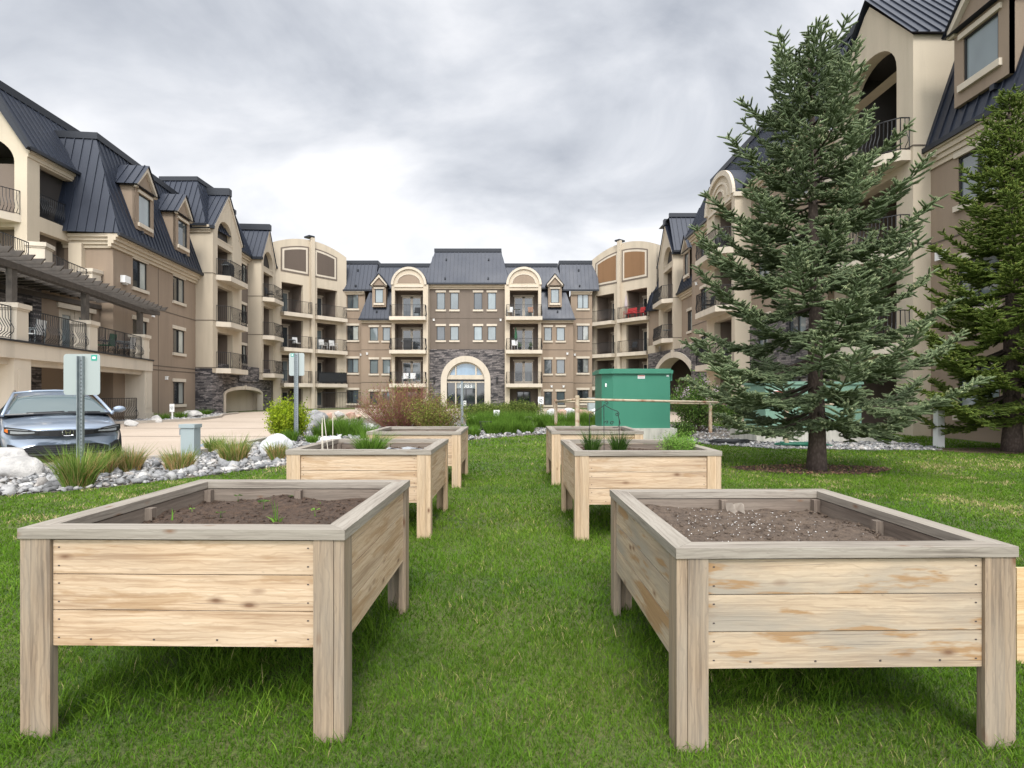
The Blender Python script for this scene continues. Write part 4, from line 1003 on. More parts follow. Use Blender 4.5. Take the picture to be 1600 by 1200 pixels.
# rounded field stones
ICO_V = None
def ico(sub):
    import bmesh
    b = bmesh.new(); bmesh.ops.create_icosphere(b, subdivisions=sub, radius=1); v = np.array([q.co[:] for q in b.verts]); b.verts.index_update(); f = np.array([[l.index for l in p.verts] for p in b.faces]); b.free(); return v, f
IV, IF_ = ico(1); IV2, IF2 = ico(2)
def rocks(name, cx, cy, cz, sz, mat, iv=IV, fi=IF_, jag=.25, flat=.6):
    n = len(cx); k = len(iv)
    V = np.repeat(iv[None], n, 0) * (1 + RNG.normal(0, jag, (n, k, 1)) * .6)
    V[:, :, 2] *= flat * RNG.uniform(.6, 1.3, (n, 1)); V[:, :, 0] *= RNG.uniform(.7, 1.5, (n, 1)); V *= sz[:, None, None]
    tl = RNG.normal(0, .45, n); ct, st = np.cos(tl)[:, None], np.sin(tl)[:, None]; xx, zz = V[:, :, 0] * ct - V[:, :, 2] * st, V[:, :, 0] * st + V[:, :, 2] * ct; V = np.stack([xx, V[:, :, 1], zz], 2)
    a = RNG.uniform(0, 6.28, n); c, s = np.cos(a)[:, None], np.sin(a)[:, None]; x = V[:, :, 0] * c - V[:, :, 1] * s; y = V[:, :, 0] * s + V[:, :, 1] * c
    V = np.stack([x + cx[:, None], y + cy[:, None], V[:, :, 2] + cz[:, None]], 2).reshape(-1, 3)
    T = (fi[None] + (np.arange(n) * k)[:, None, None]).reshape(-1, 3)
    tone = np.repeat(RNG.random(n), k)
    return np_mesh(name, V, T, mat, attr=tone)
def tonemat(name, stops, rough=.85, bumps=None, interp='LINEAR', noise_mix=.5, sc=30):
    m = M(name, (.5, .5, .5), rough); b = NB(m); a = b.n('ShaderNodeAttribute', attribute_name='tone').outputs['Fac']
    c = b.ramp(a, stops, interp); n = b.noise(b.pos(), sc, 4)
    c = b.mixc(noise_mix, c, b.ramp(n, [(.25, (.55,) * 3), (.75, (1.4,) * 3)]), 'MULTIPLY'); b.set('Base Color', c)
    if bumps: b.bump(n, bumps, .02)
    return m
ROCKM = tonemat('river_rock', [(0, (.10, .10, .10)), (.3, (.20, .20, .20)), (.6, (.30, .297, .29)), (.85, (.36, .33, .30)), (1, (.50, .495, .47))], bumps=.4)
def scatter(P, n, ylo, yhi, xlo=-40, xhi=40):
    x = RNG.uniform(max(xlo, min(p[0] for p in P)), min(xhi, max(p[0] for p in P)), n); y = RNG.uniform(ylo, yhi, n); m = inpoly(x, y, P); return x[m], y[m]
x1, y1 = scatter(bedL, 26000, 6.2, 14.5, -12, 3); 
x1b, y1b = scatter(bedL, 11000, 14.5, 24, -9, 11); x1c, y1c = scatter(bedL, 9000, 12.8, 16, 4, 11)
X = np.concatenate([x1, x1b, x1c]); Y = np.concatenate([y1, y1b, y1c])
sz = np.clip(RNG.lognormal(-3.42, .45, len(X)), .015, .11); sz[X > 3] *= .62
rk = rocks('rock_mulch', X, Y, np.full(len(X), PB + .01) + sz * .35, sz, ROCKM, jag=.6)
tag(rk, 'loose grey and white river rock spread over the planting beds', 'rock mulch', kind='stuff')
xw, yw = scatter(bedW, 2500, 24, 37); szw = RNG.uniform(.04, .1, len(xw))
rw = rocks('rock_mulch', xw, yw, np.full(len(xw), PB + .03), szw, ROCKM); tag(rw, 'grey rock mulch along the foot of the left wing', 'rock mulch', kind='stuff')

BOULD = M('boulder_stone', (.45, .44, .42), .9)
def bmat(m, a, c_):
    b = NB(m); p = b.pos(); n = b.noise(p, 3.5, 7, .65); n2 = b.noise(p, 40, 4); c = b.ramp(n, [(.3, a), (.6, c_), (.75, g2(c_, 1.25))]); b.set('Base Color', c); b.bump(b.math('ADD', n, b.math('MULTIPLY', n2, .3)), .7, .06)
bmat(BOULD, (.20, .195, .19), (.46, .44, .41))
BPINK = M('pink_granite', (.4, .25, .2), .9); bmat(BPINK, (.28, .15, .11), (.50, .34, .27))
BDARK = M('dark_boulder', (.2, .2, .2), .9); bmat(BDARK, (.10, .10, .10), (.26, .255, .25))
BWHT = M('pale_boulder', (.6, .6, .6), .9); bmat(BWHT, (.30, .30, .31), (.66, .66, .66))
IV3, IF3 = ico(3)
def boulder(x, y, rx, ry, rz, mat, label, seed, rot=0, group=None, sharp=.5, z=None):
    import mathutils
    rg = random.Random(seed); off = Vector((rg.uniform(0, 90), rg.uniform(0, 90), rg.uniform(0, 90)))
    V = []
    planes = [(Vector((rg.gauss(0, 1), rg.gauss(0, 1), rg.gauss(0, .8))).normalized(), rg.uniform(.5, .82)) for _ in range(13)]
    for p in IV3:
        v = Vector(p)
        for n, d in planes:
            k = v.dot(n)
            if k > d: v -= n * (k - d) * .97
        v *= 1 + .10 * mathutils.noise.noise(v * 1.7 + off) + .05 * mathutils.noise.noise(v * 5 + off)
        V.append((v.x, v.y, v.z))
    V = np.array(V) * np.array([rx, ry, rz]); c, s = math.cos(rot), math.sin(rot); V = np.stack([V[:, 0] * c - V[:, 1] * s + x, V[:, 0] * s + V[:, 1] * c + y, V[:, 2] + (PB if z is None else z) + rz * .35], 1)
    o = np_mesh('boulder', V, IF3, mat, org=(x, y, PB), smooth=False); tag(o, label, 'boulder', group); return o
def W(px, Y): return (px - CX) / FPX * Y
boulder(W(22, 8.75), 8.75, .42, .34, .27, BOULD, 'large flat-topped pale boulder at the left edge in front of the parked car', 3)
boulder(W(-2, 8.95), 9.1, .50, .3, .34, BOULD, 'pale slab of rock leaning behind the flat-topped boulder by the car', 4)
boulder(W(438, 12.3), 12.3, .45, .36, .34, BWHT, 'rounded white boulder below the lime green shrub', 5)
boulder(W(488, 19.5), 19.5, .62, .5, .62, BDARK, 'dark grey angular boulder right of the lime green shrub', 6, rot=.5)
boulder(W(350, 11.5), 11.6, .18, .15, .12, BWHT, 'small white stone between ornamental grasses', 8)
boulder(W(520, 15), 15.0, .42, .3, .16, BWHT, 'low white slab of rock behind the second left planter', 9)
for i, (px, Y, r, m, lb) in enumerate(((497, 27, .55, BPINK, 'pink granite boulder at the left end of the row under the corner balconies'), (513, 27.5, .5, BPINK, 'second pink granite boulder from the left under the corner balconies'), (530, 28, .62, BOULD, 'grey brown boulder near the middle of the row under the corner balconies'), (547, 28, .6, BPINK, 'broad pink boulder next to the bare red bush'), (560, 27, .4, BPINK, 'small pink boulder right beside the bare red bush'))):
    r *= .55; boulder(W(px, Y), Y, r, r * .8, r * .7, m, lb, 20 + i, rot=i, group='boulders below the left corner balconies', z=.25)
for i, (px, Y, r, m, lb) in enumerate(((862, 32.5, .55, BWHT, 'blue grey boulder behind the left fence post'), (879, 32, .55, BPINK, 'pink boulder seen between the two fence posts'), (891, 32.5, .7, BWHT, 'pointed white boulder behind the tall fence post'), (914, 31, .7, BPINK, 'low pinkish rock right of the tall fence post'), (925, 32, .8, BWHT, 'wide pale boulder beside the green box'))):
    r *= .7; boulder(W(px, Y), Y, r, r * .8, r * .7, m, lb, 40 + i, rot=i * 2, group='boulders in front of the right corner', z=.15)
for i, (px, Y, r, lb) in enumerate(((206, 22.5, .35, 'pale boulder by the patio railing'), (243, 25.5, .4, 'flat boulder at the foot of the terrace column'), (300, 30, .55, 'grey boulder against the left wing wall'))):
    boulder(W(px, Y), Y, r, r * .8, r * .6, BOULD, lb, 60 + i, group=None, z=.1)

# ================================================================== FOLIAGE HELPERS
def leafmat(name, stops, rough=.6, trans=.25, sc=4.0):
    m = M(name, (.1, .2, .05), rough); b = NB(m); a = b.n('ShaderNodeAttribute', attribute_name='tone').outputs['Fac']
    c = b.ramp(a, stops); n = b.noise(b.pos(), sc, 3); c = b.mixc(.6, c, b.ramp(n, [(.3, (.65,) * 3), (.7, (1.3,) * 3)]), 'MULTIPLY')
    b.set('Base Color', c); b.b.inputs['Specular IOR Level'].default_value = .12
    try:
        t = b.n('ShaderNodeBsdfTranslucent'); b.t.links.new(c, t.inputs[0]); mx = b.n('ShaderNodeMixShader'); mx.inputs[0].default_value = trans
        out = [n for n in b.t.nodes if n.type == 'OUTPUT_MATERIAL'][0]; b.t.links.new(b.b.outputs[0], mx.inputs[1]); b.t.links.new(t.outputs[0], mx.inputs[2]); b.t.links.new(mx.outputs[0], out.inputs[0])
    except Exception: pass
    return m
def blades(x, y, z, h, w, lean, az, curl=.5):
    """array of bent grass blades: 5 verts, 3 tris each"""
    n = len(x); dxy = np.stack([np.cos(az), np.sin(az)], 1); sd = np.stack([-dxy[:, 1], dxy[:, 0]], 1)
    # face roughly random
    fa = RNG.uniform(0, 3.14, n); sd = np.stack([np.cos(fa), np.sin(fa)], 1)
    B = np.stack([x, y, z], 1); out = lean[:, None] * dxy
    def P(t): 
        q = np.empty((n, 3)); q[:, :2] = B[:, :2] + out * (t ** (1 + curl)) * h[:, None]; q[:, 2] = B[:, 2] + h * t * (1 - .45 * np.minimum(lean, 1.6) * t * curl); return q
    a, m, t = P(0), P(.55), P(1.0); W0 = np.zeros((n, 3)); W0[:, :2] = sd * w[:, None] / 2
    V = np.stack([a - W0, a + W0, m + W0 * .8, m - W0 * .8, t], 1).reshape(-1, 3)
    i = (np.arange(n) * 5)[:, None]; T = np.stack([i + [0, 1, 2], i + [0, 2, 3], i + [3, 2, 4]], 1).reshape(-1, 3)
    return V, T
GRASS = leafmat('grass_blade', [(0, (.048, .112, .008)), (.45, (.098, .195, .014)), (.8, (.165, .262, .028)), (.93, (.27, .28, .085)), (1, (.46, .39, .19))], trans=.3, sc=1.5)
def patchy(x, y, s, seed):
    """cheap smooth value noise 0..1"""
    rg = np.random.default_rng(seed); g = rg.random((64, 64)); u = (x * s) % 63; v = (y * s) % 63; i = u.astype(int); j = v.astype(int); fu = u - i; fv = v - j; fu = fu * fu * (3 - 2 * fu); fv = fv * fv * (3 - 2 * fv)
    return (g[i, j] * (1 - fu) + g[(i + 1) % 64, j] * fu) * (1 - fv) + (g[i, (j + 1) % 64] * (1 - fu) + g[(i + 1) % 64, (j + 1) % 64] * fu) * fv
MULCH = [(5.27 + 1.35 * math.cos(a) * (1 + .12 * math.sin(3 * a)), 9.72 + .62 * math.sin(a)) for a in np.linspace(0, 6.28, 28)[:-1]]
MULCH2 = [(11.2 + 1.5 * math.cos(a), 12.9 + .7 * math.sin(a)) for a in np.linspace(0, 6.28, 20)[:-1]]
def lawn_blades(zones):
    Vs, Ts, As = [], [], []; off = 0
    for (y0, y1, dens, h0, h1, w) in zones:
        xm = (y1 * .98 + 1.7)
        n = int(dens * (y1 - y0) * 2 * xm); x = RNG.uniform(-xm, xm, n); y = RNG.uniform(y0, y1, n)
        k = np.abs(x) < y * .98 + 1.6; x, y = x[k], y[k]
        k = ~inpoly(x, y, bedL) & ~inpoly(x, y, [(-60, 7.3), (-12, 6.5), (-8.5, 9.5), (-6.9, 11.3), (-7, 20), (-60, 40)]) & ~inpoly(x, y, DRV)
        k &= ~((x < -10.8) & (y > 6.5)); k &= ~(inpoly(x, y, MULCH) & (RNG.random(len(x)) < .78)); k &= ~(inpoly(x, y, MULCH2) & (RNG.random(len(x)) < .9)); k &= (x < 12.7)
        x, y = x[k], y[k]; n = len(x)
        p1 = patchy(x + 50, y + 50, 1.1, 1); p2 = patchy(x + 50, y + 50, 4.5, 2); p3 = patchy(x + 50, y + 50, .45, 3)
        h = RNG.uniform(h0, h1, n) * (.65 + .7 * p2); tone = np.clip(RNG.normal(.40, .16, n) + (p1 - .5) * .35 + (p3 - .5) * .35, 0, 1)
        right = np.clip((x - 2.6) / 3, 0, 1) * np.clip((12.5 - y) / 3, 0, 1); left = np.clip((-2.4 - x) / 1.6, 0, 1)
        dry = (p2 > .62) & (p1 > .45) & (RNG.random(n) < .09 + .38 * np.maximum(right, left * .7)); tone[dry] = RNG.uniform(.86, 1, dry.sum())
        tone = np.clip(tone + right * .16 + left * .12, 0, 1)
        V, T = blades(x, y, GZ(y) - .002, h, RNG.uniform(.6, 1.3, n) * w, RNG.uniform(.1, 1.3, n), RNG.uniform(0, 6.28, n))
        Vs.append(V); Ts.append(T + off); off += len(V); As.append(np.repeat(tone, 5))
    return np_mesh('grass', np.concatenate(Vs), np.concatenate(Ts), GRASS, attr=np.concatenate(As))
lg = lawn_blades([(1.25, 3.2, 12500, .016, .044, .0038), (3.2, 5.4, 5600, .018, .044, .0058), (5.4, 9, 2200, .02, .045, .009), (9, 14, 800, .025, .05, .014), (14, 24, 260, .03, .06, .024)])
tag(lg, 'short green lawn grass with dry straw patches', 'grass', kind='stuff')
# unmown longer tufts under and round the planters, and round the legs
def tufts():
    Vs, Ts, As = [], [], []; off = 0
    rg = random.Random(5)
    spots = []
    for i in range(80): spots.append((rg.uniform(-2.0, -.75), rg.uniform(2.4, 3.7), .06, .13, 50))
    for i in range(60): spots.append((rg.uniform(.7, 1.9), rg.uniform(2.5, 3.6), .05, .11, 45))
    for (x0, x1, y0, y1) in ((-2.0, -.75, 5.1, 6.4), (.6, 1.9, 5.1, 6.3), (-2, -.8, 7.8, 9.1), (.6, 1.9, 8, 9.3)):
        for i in range(34): spots.append((rg.uniform(x0, x1), rg.uniform(y0, y1), .06, .13, 35))
    for i in range(150): spots.append((rg.uniform(-4, 4.5), rg.uniform(1.6, 8), .035, .07, 12))
    for (xc_, yf_, w_, d_) in ((-1.34, 2.25, 1.335, 1.3), (-1.40, 5.07, 1.325, 1.3), (-1.375, 7.78, 1.325, 1.3), (1.322, 2.19, 1.36, 1.34), (1.225, 5.0, 1.325, 1.3), (1.23, 8.0, 1.325, 1.3)):
        for sx in (-1, 1):
            for yy_ in (yf_ + .05, yf_ + d_ - .05):
                for i in range(9): spots.append((xc_ + sx * (w_ / 2 - .06) + rg.uniform(-.10, .10), yy_ + rg.choice((-.10, .10, -.08)) + rg.uniform(-.02, .02), .04, .095, 16))
    for (x, y, h0, h1, n) in spots:
        xx = x + RNG.normal(0, .05, n); yy = y + RNG.normal(0, .05, n)
        V, T = blades(xx, yy, GZ(yy), RNG.uniform(h0 * .6, h1, n), RNG.uniform(.003, .006, n), RNG.uniform(.2, 1.3, n), RNG.uniform(0, 6.28, n)); Vs.append(V); Ts.append(T + off); off += len(V); As.append(np.repeat(np.clip(RNG.normal(.45, .2, n), 0, 1), 5))
    return np_mesh('grass', np.concatenate(Vs), np.concatenate(Ts), GRASS, attr=np.concatenate(As))
tf = tufts(); tag(tf, 'longer unmown grass tufts under the planters', 'grass', kind='stuff')
MUL = M('bark_mulch', (.09, .05, .03), .95)
def mm():
    b = NB(MUL); n = b.noise(b.pos(), 30, 5, .7); b.set('Base Color', b.ramp(n, [(.3, (.035, .02, .014)), (.6, (.12, .065, .04)), (.8, (.22, .13, .08))])); b.bump(n, .8, .03)
mm()
for P_, nm in ((MULCH, 'mulch_ring'), (MULCH2, 'mulch_ring')):
    o = sheet(nm, P_, PB + .006, MUL)
xm, ym = scatter(MULCH, 2600, 8.6, 11); mk = rocks('bark_chips', xm, ym, np.full(len(xm), PB + .012), RNG.uniform(.01, .03, len(xm)), tonemat('bark_chip', [(0, (.04, .022, .015)), (.7, (.13, .07, .045)), (1, (.3, .17, .09))]), flat=.35); tag(mk, 'red brown bark chips round the spruce trunk', 'bark mulch', kind='stuff')

# ------------------------------------------------------------------ conifers
BARK = M('spruce_bark', (.10, .075, .06), .95)
def barkm():
    b = NB(BARK); p = b.pos(); v = b.n('ShaderNodeTexVoronoi', {'Vector': b.mapping(p, (28, 28, 14)), 'Scale': 1.0}).outputs['Distance']; n = b.noise(p, 12, 5)
    b.set('Base Color', b.mixc(n, b.ramp(v, [(.0, (.16, .125, .10)), (.6, (.035, .026, .022))]), (.12, .085, .07))); b.bump(v, -.9, .04)
barkm()
TWIG = M('spruce_twig', (.05, .036, .026), .9)
def spruce(x, y, H, Rb, z0, stops, label, seed, trunk_r, apex_dx=0, dens=1.0, droop=.25, prof=.85, needle=.022, az_scale=None, whorl=.30, ncols=None, low_skip=0., irregular=.2, nd=420):
    rg = random.Random(seed); base = (x, y, PB)
    root = empty('spruce_tree', base, frame_world=True); tag(root, label, 'spruce tree')
    t = MB(); n = 14
    t.tube([(x + apex_dx * (i / n) ** 2 + .015 * math.sin(i * 1.3), y, PB - .03 + H * i / n) for i in range(n + 1)], [trunk_r * (1.18 if i == 0 else 1) * (1 - i / (n + .3)) ** .85 + .012 for i in range(n + 1)], 14)
    t.build('trunk', BARK, root, smooth=True)
    segs = []          # (p0, p1, radius_of_foliage, tone)
    limbs = MB()
    z = z0; lvl = 0
    while z < H - .12:
        f = (z - z0) / (H - z0); rad = Rb * ((1 - f) ** prof) * (1.0 if f > .06 else .8 + f * 3.3) + .10
        nb = max(4, int((6 + 2 * rg.random()) * (1 if f < .85 else .8)))
        a0 = rg.random() * 6.28
        for b in range(nb):
            az = a0 + b * 6.283 / nb + rg.uniform(-.22, .22); L = min(rad * rg.uniform(1 - irregular * 1.6, 1 + irregular), Rb * 1.0)
            el = -droop * (1 - f) + .75 * f ** 1.3 + rg.uniform(-.06, .06)    # low limbs droop, high limbs rise
            zz = z + rg.uniform(-.06, .06); cx = x + apex_dx * (zz / H) ** 2
            pts = []; m = 8; tipup = rg.uniform(.15, .5)
            for i in range(m + 1):
                s = i / m; pts.append(Vector((cx + math.cos(az) * L * s, y + math.sin(az) * L * s, PB + zz + L * (math.tan(el) * s + tipup * s ** 3 * .6 - .12 * math.sin(math.pi * s)))))
            limbs.tube(pts, max(.007, .010 + .012 * L), 4, cap=False, r1=.004)
            D = Vector((math.cos(az), math.sin(az), 0)); Sd = Vector((-D.y, D.x, 0))
            # side shoots in a flat spray, with shoots of their own
            k = max(4, int(L / .072 * dens)); 
            for j in range(k):
                s = .16 + .84 * (j + rg.random()) / k; p = pts[0].lerp(pts[-1], 0); fi = s * m; i0 = min(m - 1, int(fi)); p = pts[i0].lerp(pts[i0 + 1], fi - i0)
                tdir = (pts[i0 + 1] - pts[i0]).normalized()
                for sd in (-1, 1):
                    if rg.random() < .12: continue
                    l = (.15 + .42 * L * (1 - s) * rg.uniform(.45, 1.05)) * rg.uniform(.75, 1.1); l = min(l, .62)
                    d = (tdir * rg.uniform(.55, .95) + Sd * sd * rg.uniform(.6, 1.0) + Vector((0, 0, rg.uniform(-.12, .20)))).normalized()
                    q = p + d * l + Vector((0, 0, -l * l * .25)); segs.append((p, q, 1.0 - s * .2, s))
                    kk = int(l / .10)
                    for u in range(kk):
                        ss = .25 + .7 * (u + rg.random()) / kk; pp = p.lerp(q, ss); l2 = rg.uniform(.09, .17)
                        for sd2 in (-1, 1):
                            if rg.random() < .15: continue
                            d2 = (d * .8 + d.cross(Vector((0, 0, 1))).normalized() * sd2 * rg.uniform(.5, .9) + Vector((0, 0, rg.uniform(-.15, .35)))).normalized()
                            segs.append((pp, pp + d2 * l2, .9, s))
                if rg.random() < .35:       # shoots hanging below / standing above
                    segs.append((p, p + (tdir * .7 + Vector((0, 0, rg.choice((-.8, .5))))).normalized() * rg.uniform(.08, .2), .8, s))
            for i in range(int(m * .3), m): segs.append((pts[i], pts[i + 1], 1, i / m))
        z += whorl * rg.uniform(.8, 1.2) * (1 - .22 * f); lvl += 1
    # leader
    top = Vector((x + apex_dx, y, PB + H)); segs.append((top - Vector((0, 0, .4)), top + Vector((0, 0, .12)), 1, 1))
    for k in range(5):
        a = k * 1.256; segs.append((top - Vector((0, 0, .2)), top + Vector((math.cos(a) * .14, math.sin(a) * .14, -.02)), 1, 1))
    limbs.build('limbs', TWIG, root)
    P0 = np.array([s[0][:] for s in segs]); P1 = np.array([s[1][:] for s in segs]); L = np.linalg.norm(P1 - P0, axis=1); tipb = np.array([s[3] for s in segs])
    cnt = np.maximum(10, (L * nd).astype(int)); idx = np.repeat(np.arange(len(segs)), cnt); N = len(idx)
    t_ = RNG.random(N); D = (P1 - P0) / L[:, None]; up = np.where(np.abs(D[:, 2:3]) > .9, [[1., 0, 0]], [[0, 0, 1.]]); U = np.cross(D, up); U /= np.linalg.norm(U, axis=1)[:, None]; Wv = np.cross(D, U)
    a = RNG.uniform(0, 6.283, N); rad = (np.cos(a)[:, None] * U[idx] + np.sin(a)[:, None] * Wv[idx]); ln = needle * RNG.uniform(.75, 1.25, N) * (1 - .35 * t_ ** 4)
    b = P0[idx] + (P1 - P0)[idx] * t_[:, None]; dirn = rad * .85 + D[idx] * .75; dirn /= np.linalg.norm(dirn, axis=1)[:, None]
    side = np.cross(dirn, D[idx]); side /= (np.linalg.norm(side, axis=1)[:, None] + 1e-9); w = needle * .085
    V = np.stack([b - side * w, b + side * w, b + dirn * ln[:, None]], 1).reshape(-1, 3); T = np.arange(N * 3).reshape(-1, 3)
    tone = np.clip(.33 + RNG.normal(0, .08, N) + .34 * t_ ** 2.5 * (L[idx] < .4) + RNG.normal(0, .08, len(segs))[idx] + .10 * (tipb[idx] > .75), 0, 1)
    # soft core of each shoot: four-sided spindle so that shoots read as solid foxtails
    M_ = len(segs); cr = needle * .46; k4 = [(1, 0), (0, 1), (-1, 0), (0, -1)]
    ringA = np.stack([P0 + D * L[:, None] * .06 + (U * c + Wv * s_) * cr for c, s_ in k4], 1); ringB = np.stack([P0 + D * L[:, None] * .8 + (U * c + Wv * s_) * cr * .85 for c, s_ in k4], 1); tipp = (P1 + D * needle * .5)[:, None]
    CV = np.concatenate([ringA, ringB, tipp], 1).reshape(-1, 3); o_ = []
    for q in range(4):
        r_ = (q + 1) % 4; o_ += [[q, r_, 4 + r_], [q, 4 + r_, 4 + q], [4 + q, 4 + r_, 8]]
    CT = (np.array(o_)[None] + (np.arange(M_) * 9)[:, None, None]).reshape(-1, 3) + len(V)
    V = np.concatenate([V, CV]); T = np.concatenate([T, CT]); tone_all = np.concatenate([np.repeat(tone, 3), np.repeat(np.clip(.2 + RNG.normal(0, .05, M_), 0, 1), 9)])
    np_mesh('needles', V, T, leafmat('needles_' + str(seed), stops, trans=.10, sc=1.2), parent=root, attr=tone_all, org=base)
    print('spruce', len(segs), N)
    return root
SZ = 1.33 * 870
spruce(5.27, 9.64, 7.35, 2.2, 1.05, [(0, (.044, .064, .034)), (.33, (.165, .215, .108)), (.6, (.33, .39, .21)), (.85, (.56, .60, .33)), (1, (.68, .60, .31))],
       'large blue green spruce with a clear trunk standing in a bark ring on the lawn', 3, .135, apex_dx=-.12, droop=.13, prof=.62, whorl=.47, needle=.034, irregular=.20, dens=1.0, nd=560)
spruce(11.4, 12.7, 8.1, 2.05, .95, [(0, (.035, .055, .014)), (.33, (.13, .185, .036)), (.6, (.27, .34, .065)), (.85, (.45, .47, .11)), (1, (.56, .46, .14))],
       'dense yellow green spruce at the right edge behind the white post', 9, .17, apex_dx=-.05, droop=.22, prof=.86, whorl=.34, needle=.036, irregular=.24, dens=.95, nd=430)
# ------------------------------------------------------------------ shrubs
BR = M('shrub_stem', (.10, .07, .05), .9); BRR = M('red_stem', (.20, .075, .055), .8)
def leaves(P, size, mat, name='foliage', parent=None, tone=None, org=(0, 0, 0), asp=.5, up=.3):
    """leaf = 2 tris (kite) with random orientation at points P"""
    n = len(P); d = RNG.normal(0, 1, (n, 3)); d[:, 2] += up; d /= np.linalg.norm(d, axis=1)[:, None]; r = RNG.normal(0, 1, (n, 3)); s = np.cross(d, r); s /= np.linalg.norm(s, axis=1)[:, None]
    L = size * RNG.uniform(.6, 1.3, n)[:, None]; V = np.stack([P, P + d * L * .5 + s * L * asp * .5, P + d * L, P + d * L * .5 - s * L * asp * .5], 1).reshape(-1, 3)
    i = (np.arange(n) * 4)[:, None]; T = np.stack([i + [0, 1, 2], i + [0, 2, 3]], 1).reshape(-1, 3)
    tone = RNG.random(n) if tone is None else tone
    return np_mesh(name, V, T, mat, parent=parent, attr=np.repeat(tone, 4), org=org)
def bush(name, label, cat, x, y, rx, ry, h, mat, nleaf, lsize, nstem=40, stem=BR, seed=1, flat=False, stem_r=.008, z=PB, lean=.55, leaf_from=.35, extra=None, group=None, asp=.5, tonef=None, bare=0.):
    rg = random.Random(seed); root = empty(name, (x, y, z), frame_world=True); tag(root, label, cat, group)
    mb = MB(); tips = []
    for i in range(nstem):
        a = rg.uniform(0, 6.28); q = math.sqrt(rg.random()); hx, hy = math.cos(a) * q * rx, math.sin(a) * q * ry; hh = h * rg.uniform(.65, 1.0) * math.sqrt(max(.08, 1 - (q * .85) ** 2))
        pts = []
        for k in range(6):
            t = k / 5; pts.append(Vector((x + hx * (.15 + .85 * t ** .8) + rg.uniform(-.03, .03), y + hy * (.15 + .85 * t ** .8) + rg.uniform(-.03, .03), z + hh * t)))
        mb.tube(pts, stem_r * rg.uniform(.7, 1.3), 3, cap=False, r1=stem_r * .35)
        tips.append(pts)
        for k in range(2, 6):
            for _ in range(2):
                p = pts[k - 1].lerp(pts[k], rg.random()); e = p + Vector((rg.gauss(0, .5), rg.gauss(0, .5), rg.uniform(.3, 1))).normalized() * h * rg.uniform(.08, .2)
                mb.tube([p, e], stem_r * .45, 3, cap=False, r1=stem_r * .2); tips.append([p, p, p, e, e, e])
    mb.build('stems', stem, root)
    P = []
    if nleaf:
        for _ in range(nleaf):
            pts = rg.choice(tips)
            t = leaf_from + (1 - leaf_from) * rg.random(); fi = t * 5; i = min(4, int(fi)); p = pts[i].lerp(pts[i + 1], fi - i)
            s = lsize * 1.1; P.append((p.x + rg.gauss(0, s), p.y + rg.gauss(0, s), max(z + .01, p.z + rg.gauss(0, s))))
        P = np.array(P); tone = None if tonef is None else tonef(P)
        leaves(P, lsize, mat, parent=root, org=(x, y, z), asp=asp, tone=tone)
    return root, tips
LIME = leafmat('lime_leaf', [(0, (.10, .16, .01)), (.5, (.26, .36, .015)), (1, (.50, .56, .05))], trans=.35)
GRN = leafmat('mid_green_leaf', [(0, (.022, .05, .01)), (.5, (.06, .125, .02)), (1, (.15, .24, .05))], trans=.3)
LILG = leafmat('lilac_leaf', [(0, (.03, .075, .015)), (.5, (.085, .17, .03)), (1, (.20, .30, .07))], trans=.3)
OLIVE = leafmat('young_olive_leaf', [(0, (.08, .11, .02)), (.5, (.17, .20, .035)), (1, (.30, .32, .07))], trans=.3)
JUN = leafmat('juniper_leaf', [(0, (.04, .07, .012)), (.6, (.11, .15, .028)), (1, (.22, .26, .06))], trans=.1)
REDL = leafmat('red_leaf', [(0, (.12, .02, .015)), (1, (.35, .07, .05))], trans=.2)
LILF = M('lilac_flower', (.55, .42, .50), .7)
bush('golden_shrub', 'bright lime green shrub behind the tall sign post', 'shrub', W(452, 15.8), 15.8, .58, .5, 1.22, LIME, 17000, .06, nstem=45, seed=2, leaf_from=.1)
bush('dogwood_bush', 'big bare red twig bush with young olive leaves in front of the central range', 'shrub', W(628, 18.5), 18.5, 1.6, 1.1, 1.85, OLIVE, 6500, .05, nstem=330, stem=BRR, seed=3, stem_r=.009, leaf_from=.35, asp=.45)
bush('dogwood_bush', 'lower spreading twig bush with yellow green leaves right of the big red one', 'shrub', W(682, 17.6), 17.6, 1.0, .7, 1.3, OLIVE, 9000, .05, nstem=90, stem=BRR, seed=4, stem_r=.007, leaf_from=.15)
rl, tips = bush('lilac_bush', 'tall lilac bush in flower right of the green metal box', 'shrub', W(1090, 19.4), 19.4, 1.0, .85, 1.95, LILG, 10500, .07, nstem=60, seed=5, leaf_from=.18)
rg = random.Random(3); P = []
for _ in range(120):
    p = rg.choice(tips)[-1]
    if p.z < 1.0: continue
    for k in range(16): P.append((p.x + rg.gauss(0, .035), p.y + rg.gauss(0, .035), p.z + rg.uniform(-.05, .12)))
leaves(np.array(P), .035, LILF, 'blossom', parent=rl, org=tuple(rl.location), asp=.9)
bush('round_shrub', 'low rounded green shrub in the gravel beside the concrete base', 'shrub', W(1066, 16.5), 16.5, .42, .4, .50, GRN, 5200, .045, nstem=50, seed=6, leaf_from=.1)
bush('lilac_bush', 'second leafy bush behind the lilac at its right', 'shrub', W(1140, 21), 21, .8, .7, 1.5, LILG, 5000, .075, nstem=40, seed=15, leaf_from=.15)
def hedge(x, y, rx, ry, h, label, seed, z=.1):
    bush('juniper_hedge', label, 'hedge', x, y, rx, ry, h, JUN, 14000, .10, nstem=80, seed=seed, leaf_from=.05, z=z, asp=.3)
hedge(W(760, 30.2), 30.2, 1.6, 1.0, .75, 'low dark juniper spreading in front of the entrance arch', 7); hedge(W(812, 29.5), 29.5, 1.3, 1.0, .85, 'low dark juniper to the right of the small white notice', 8)
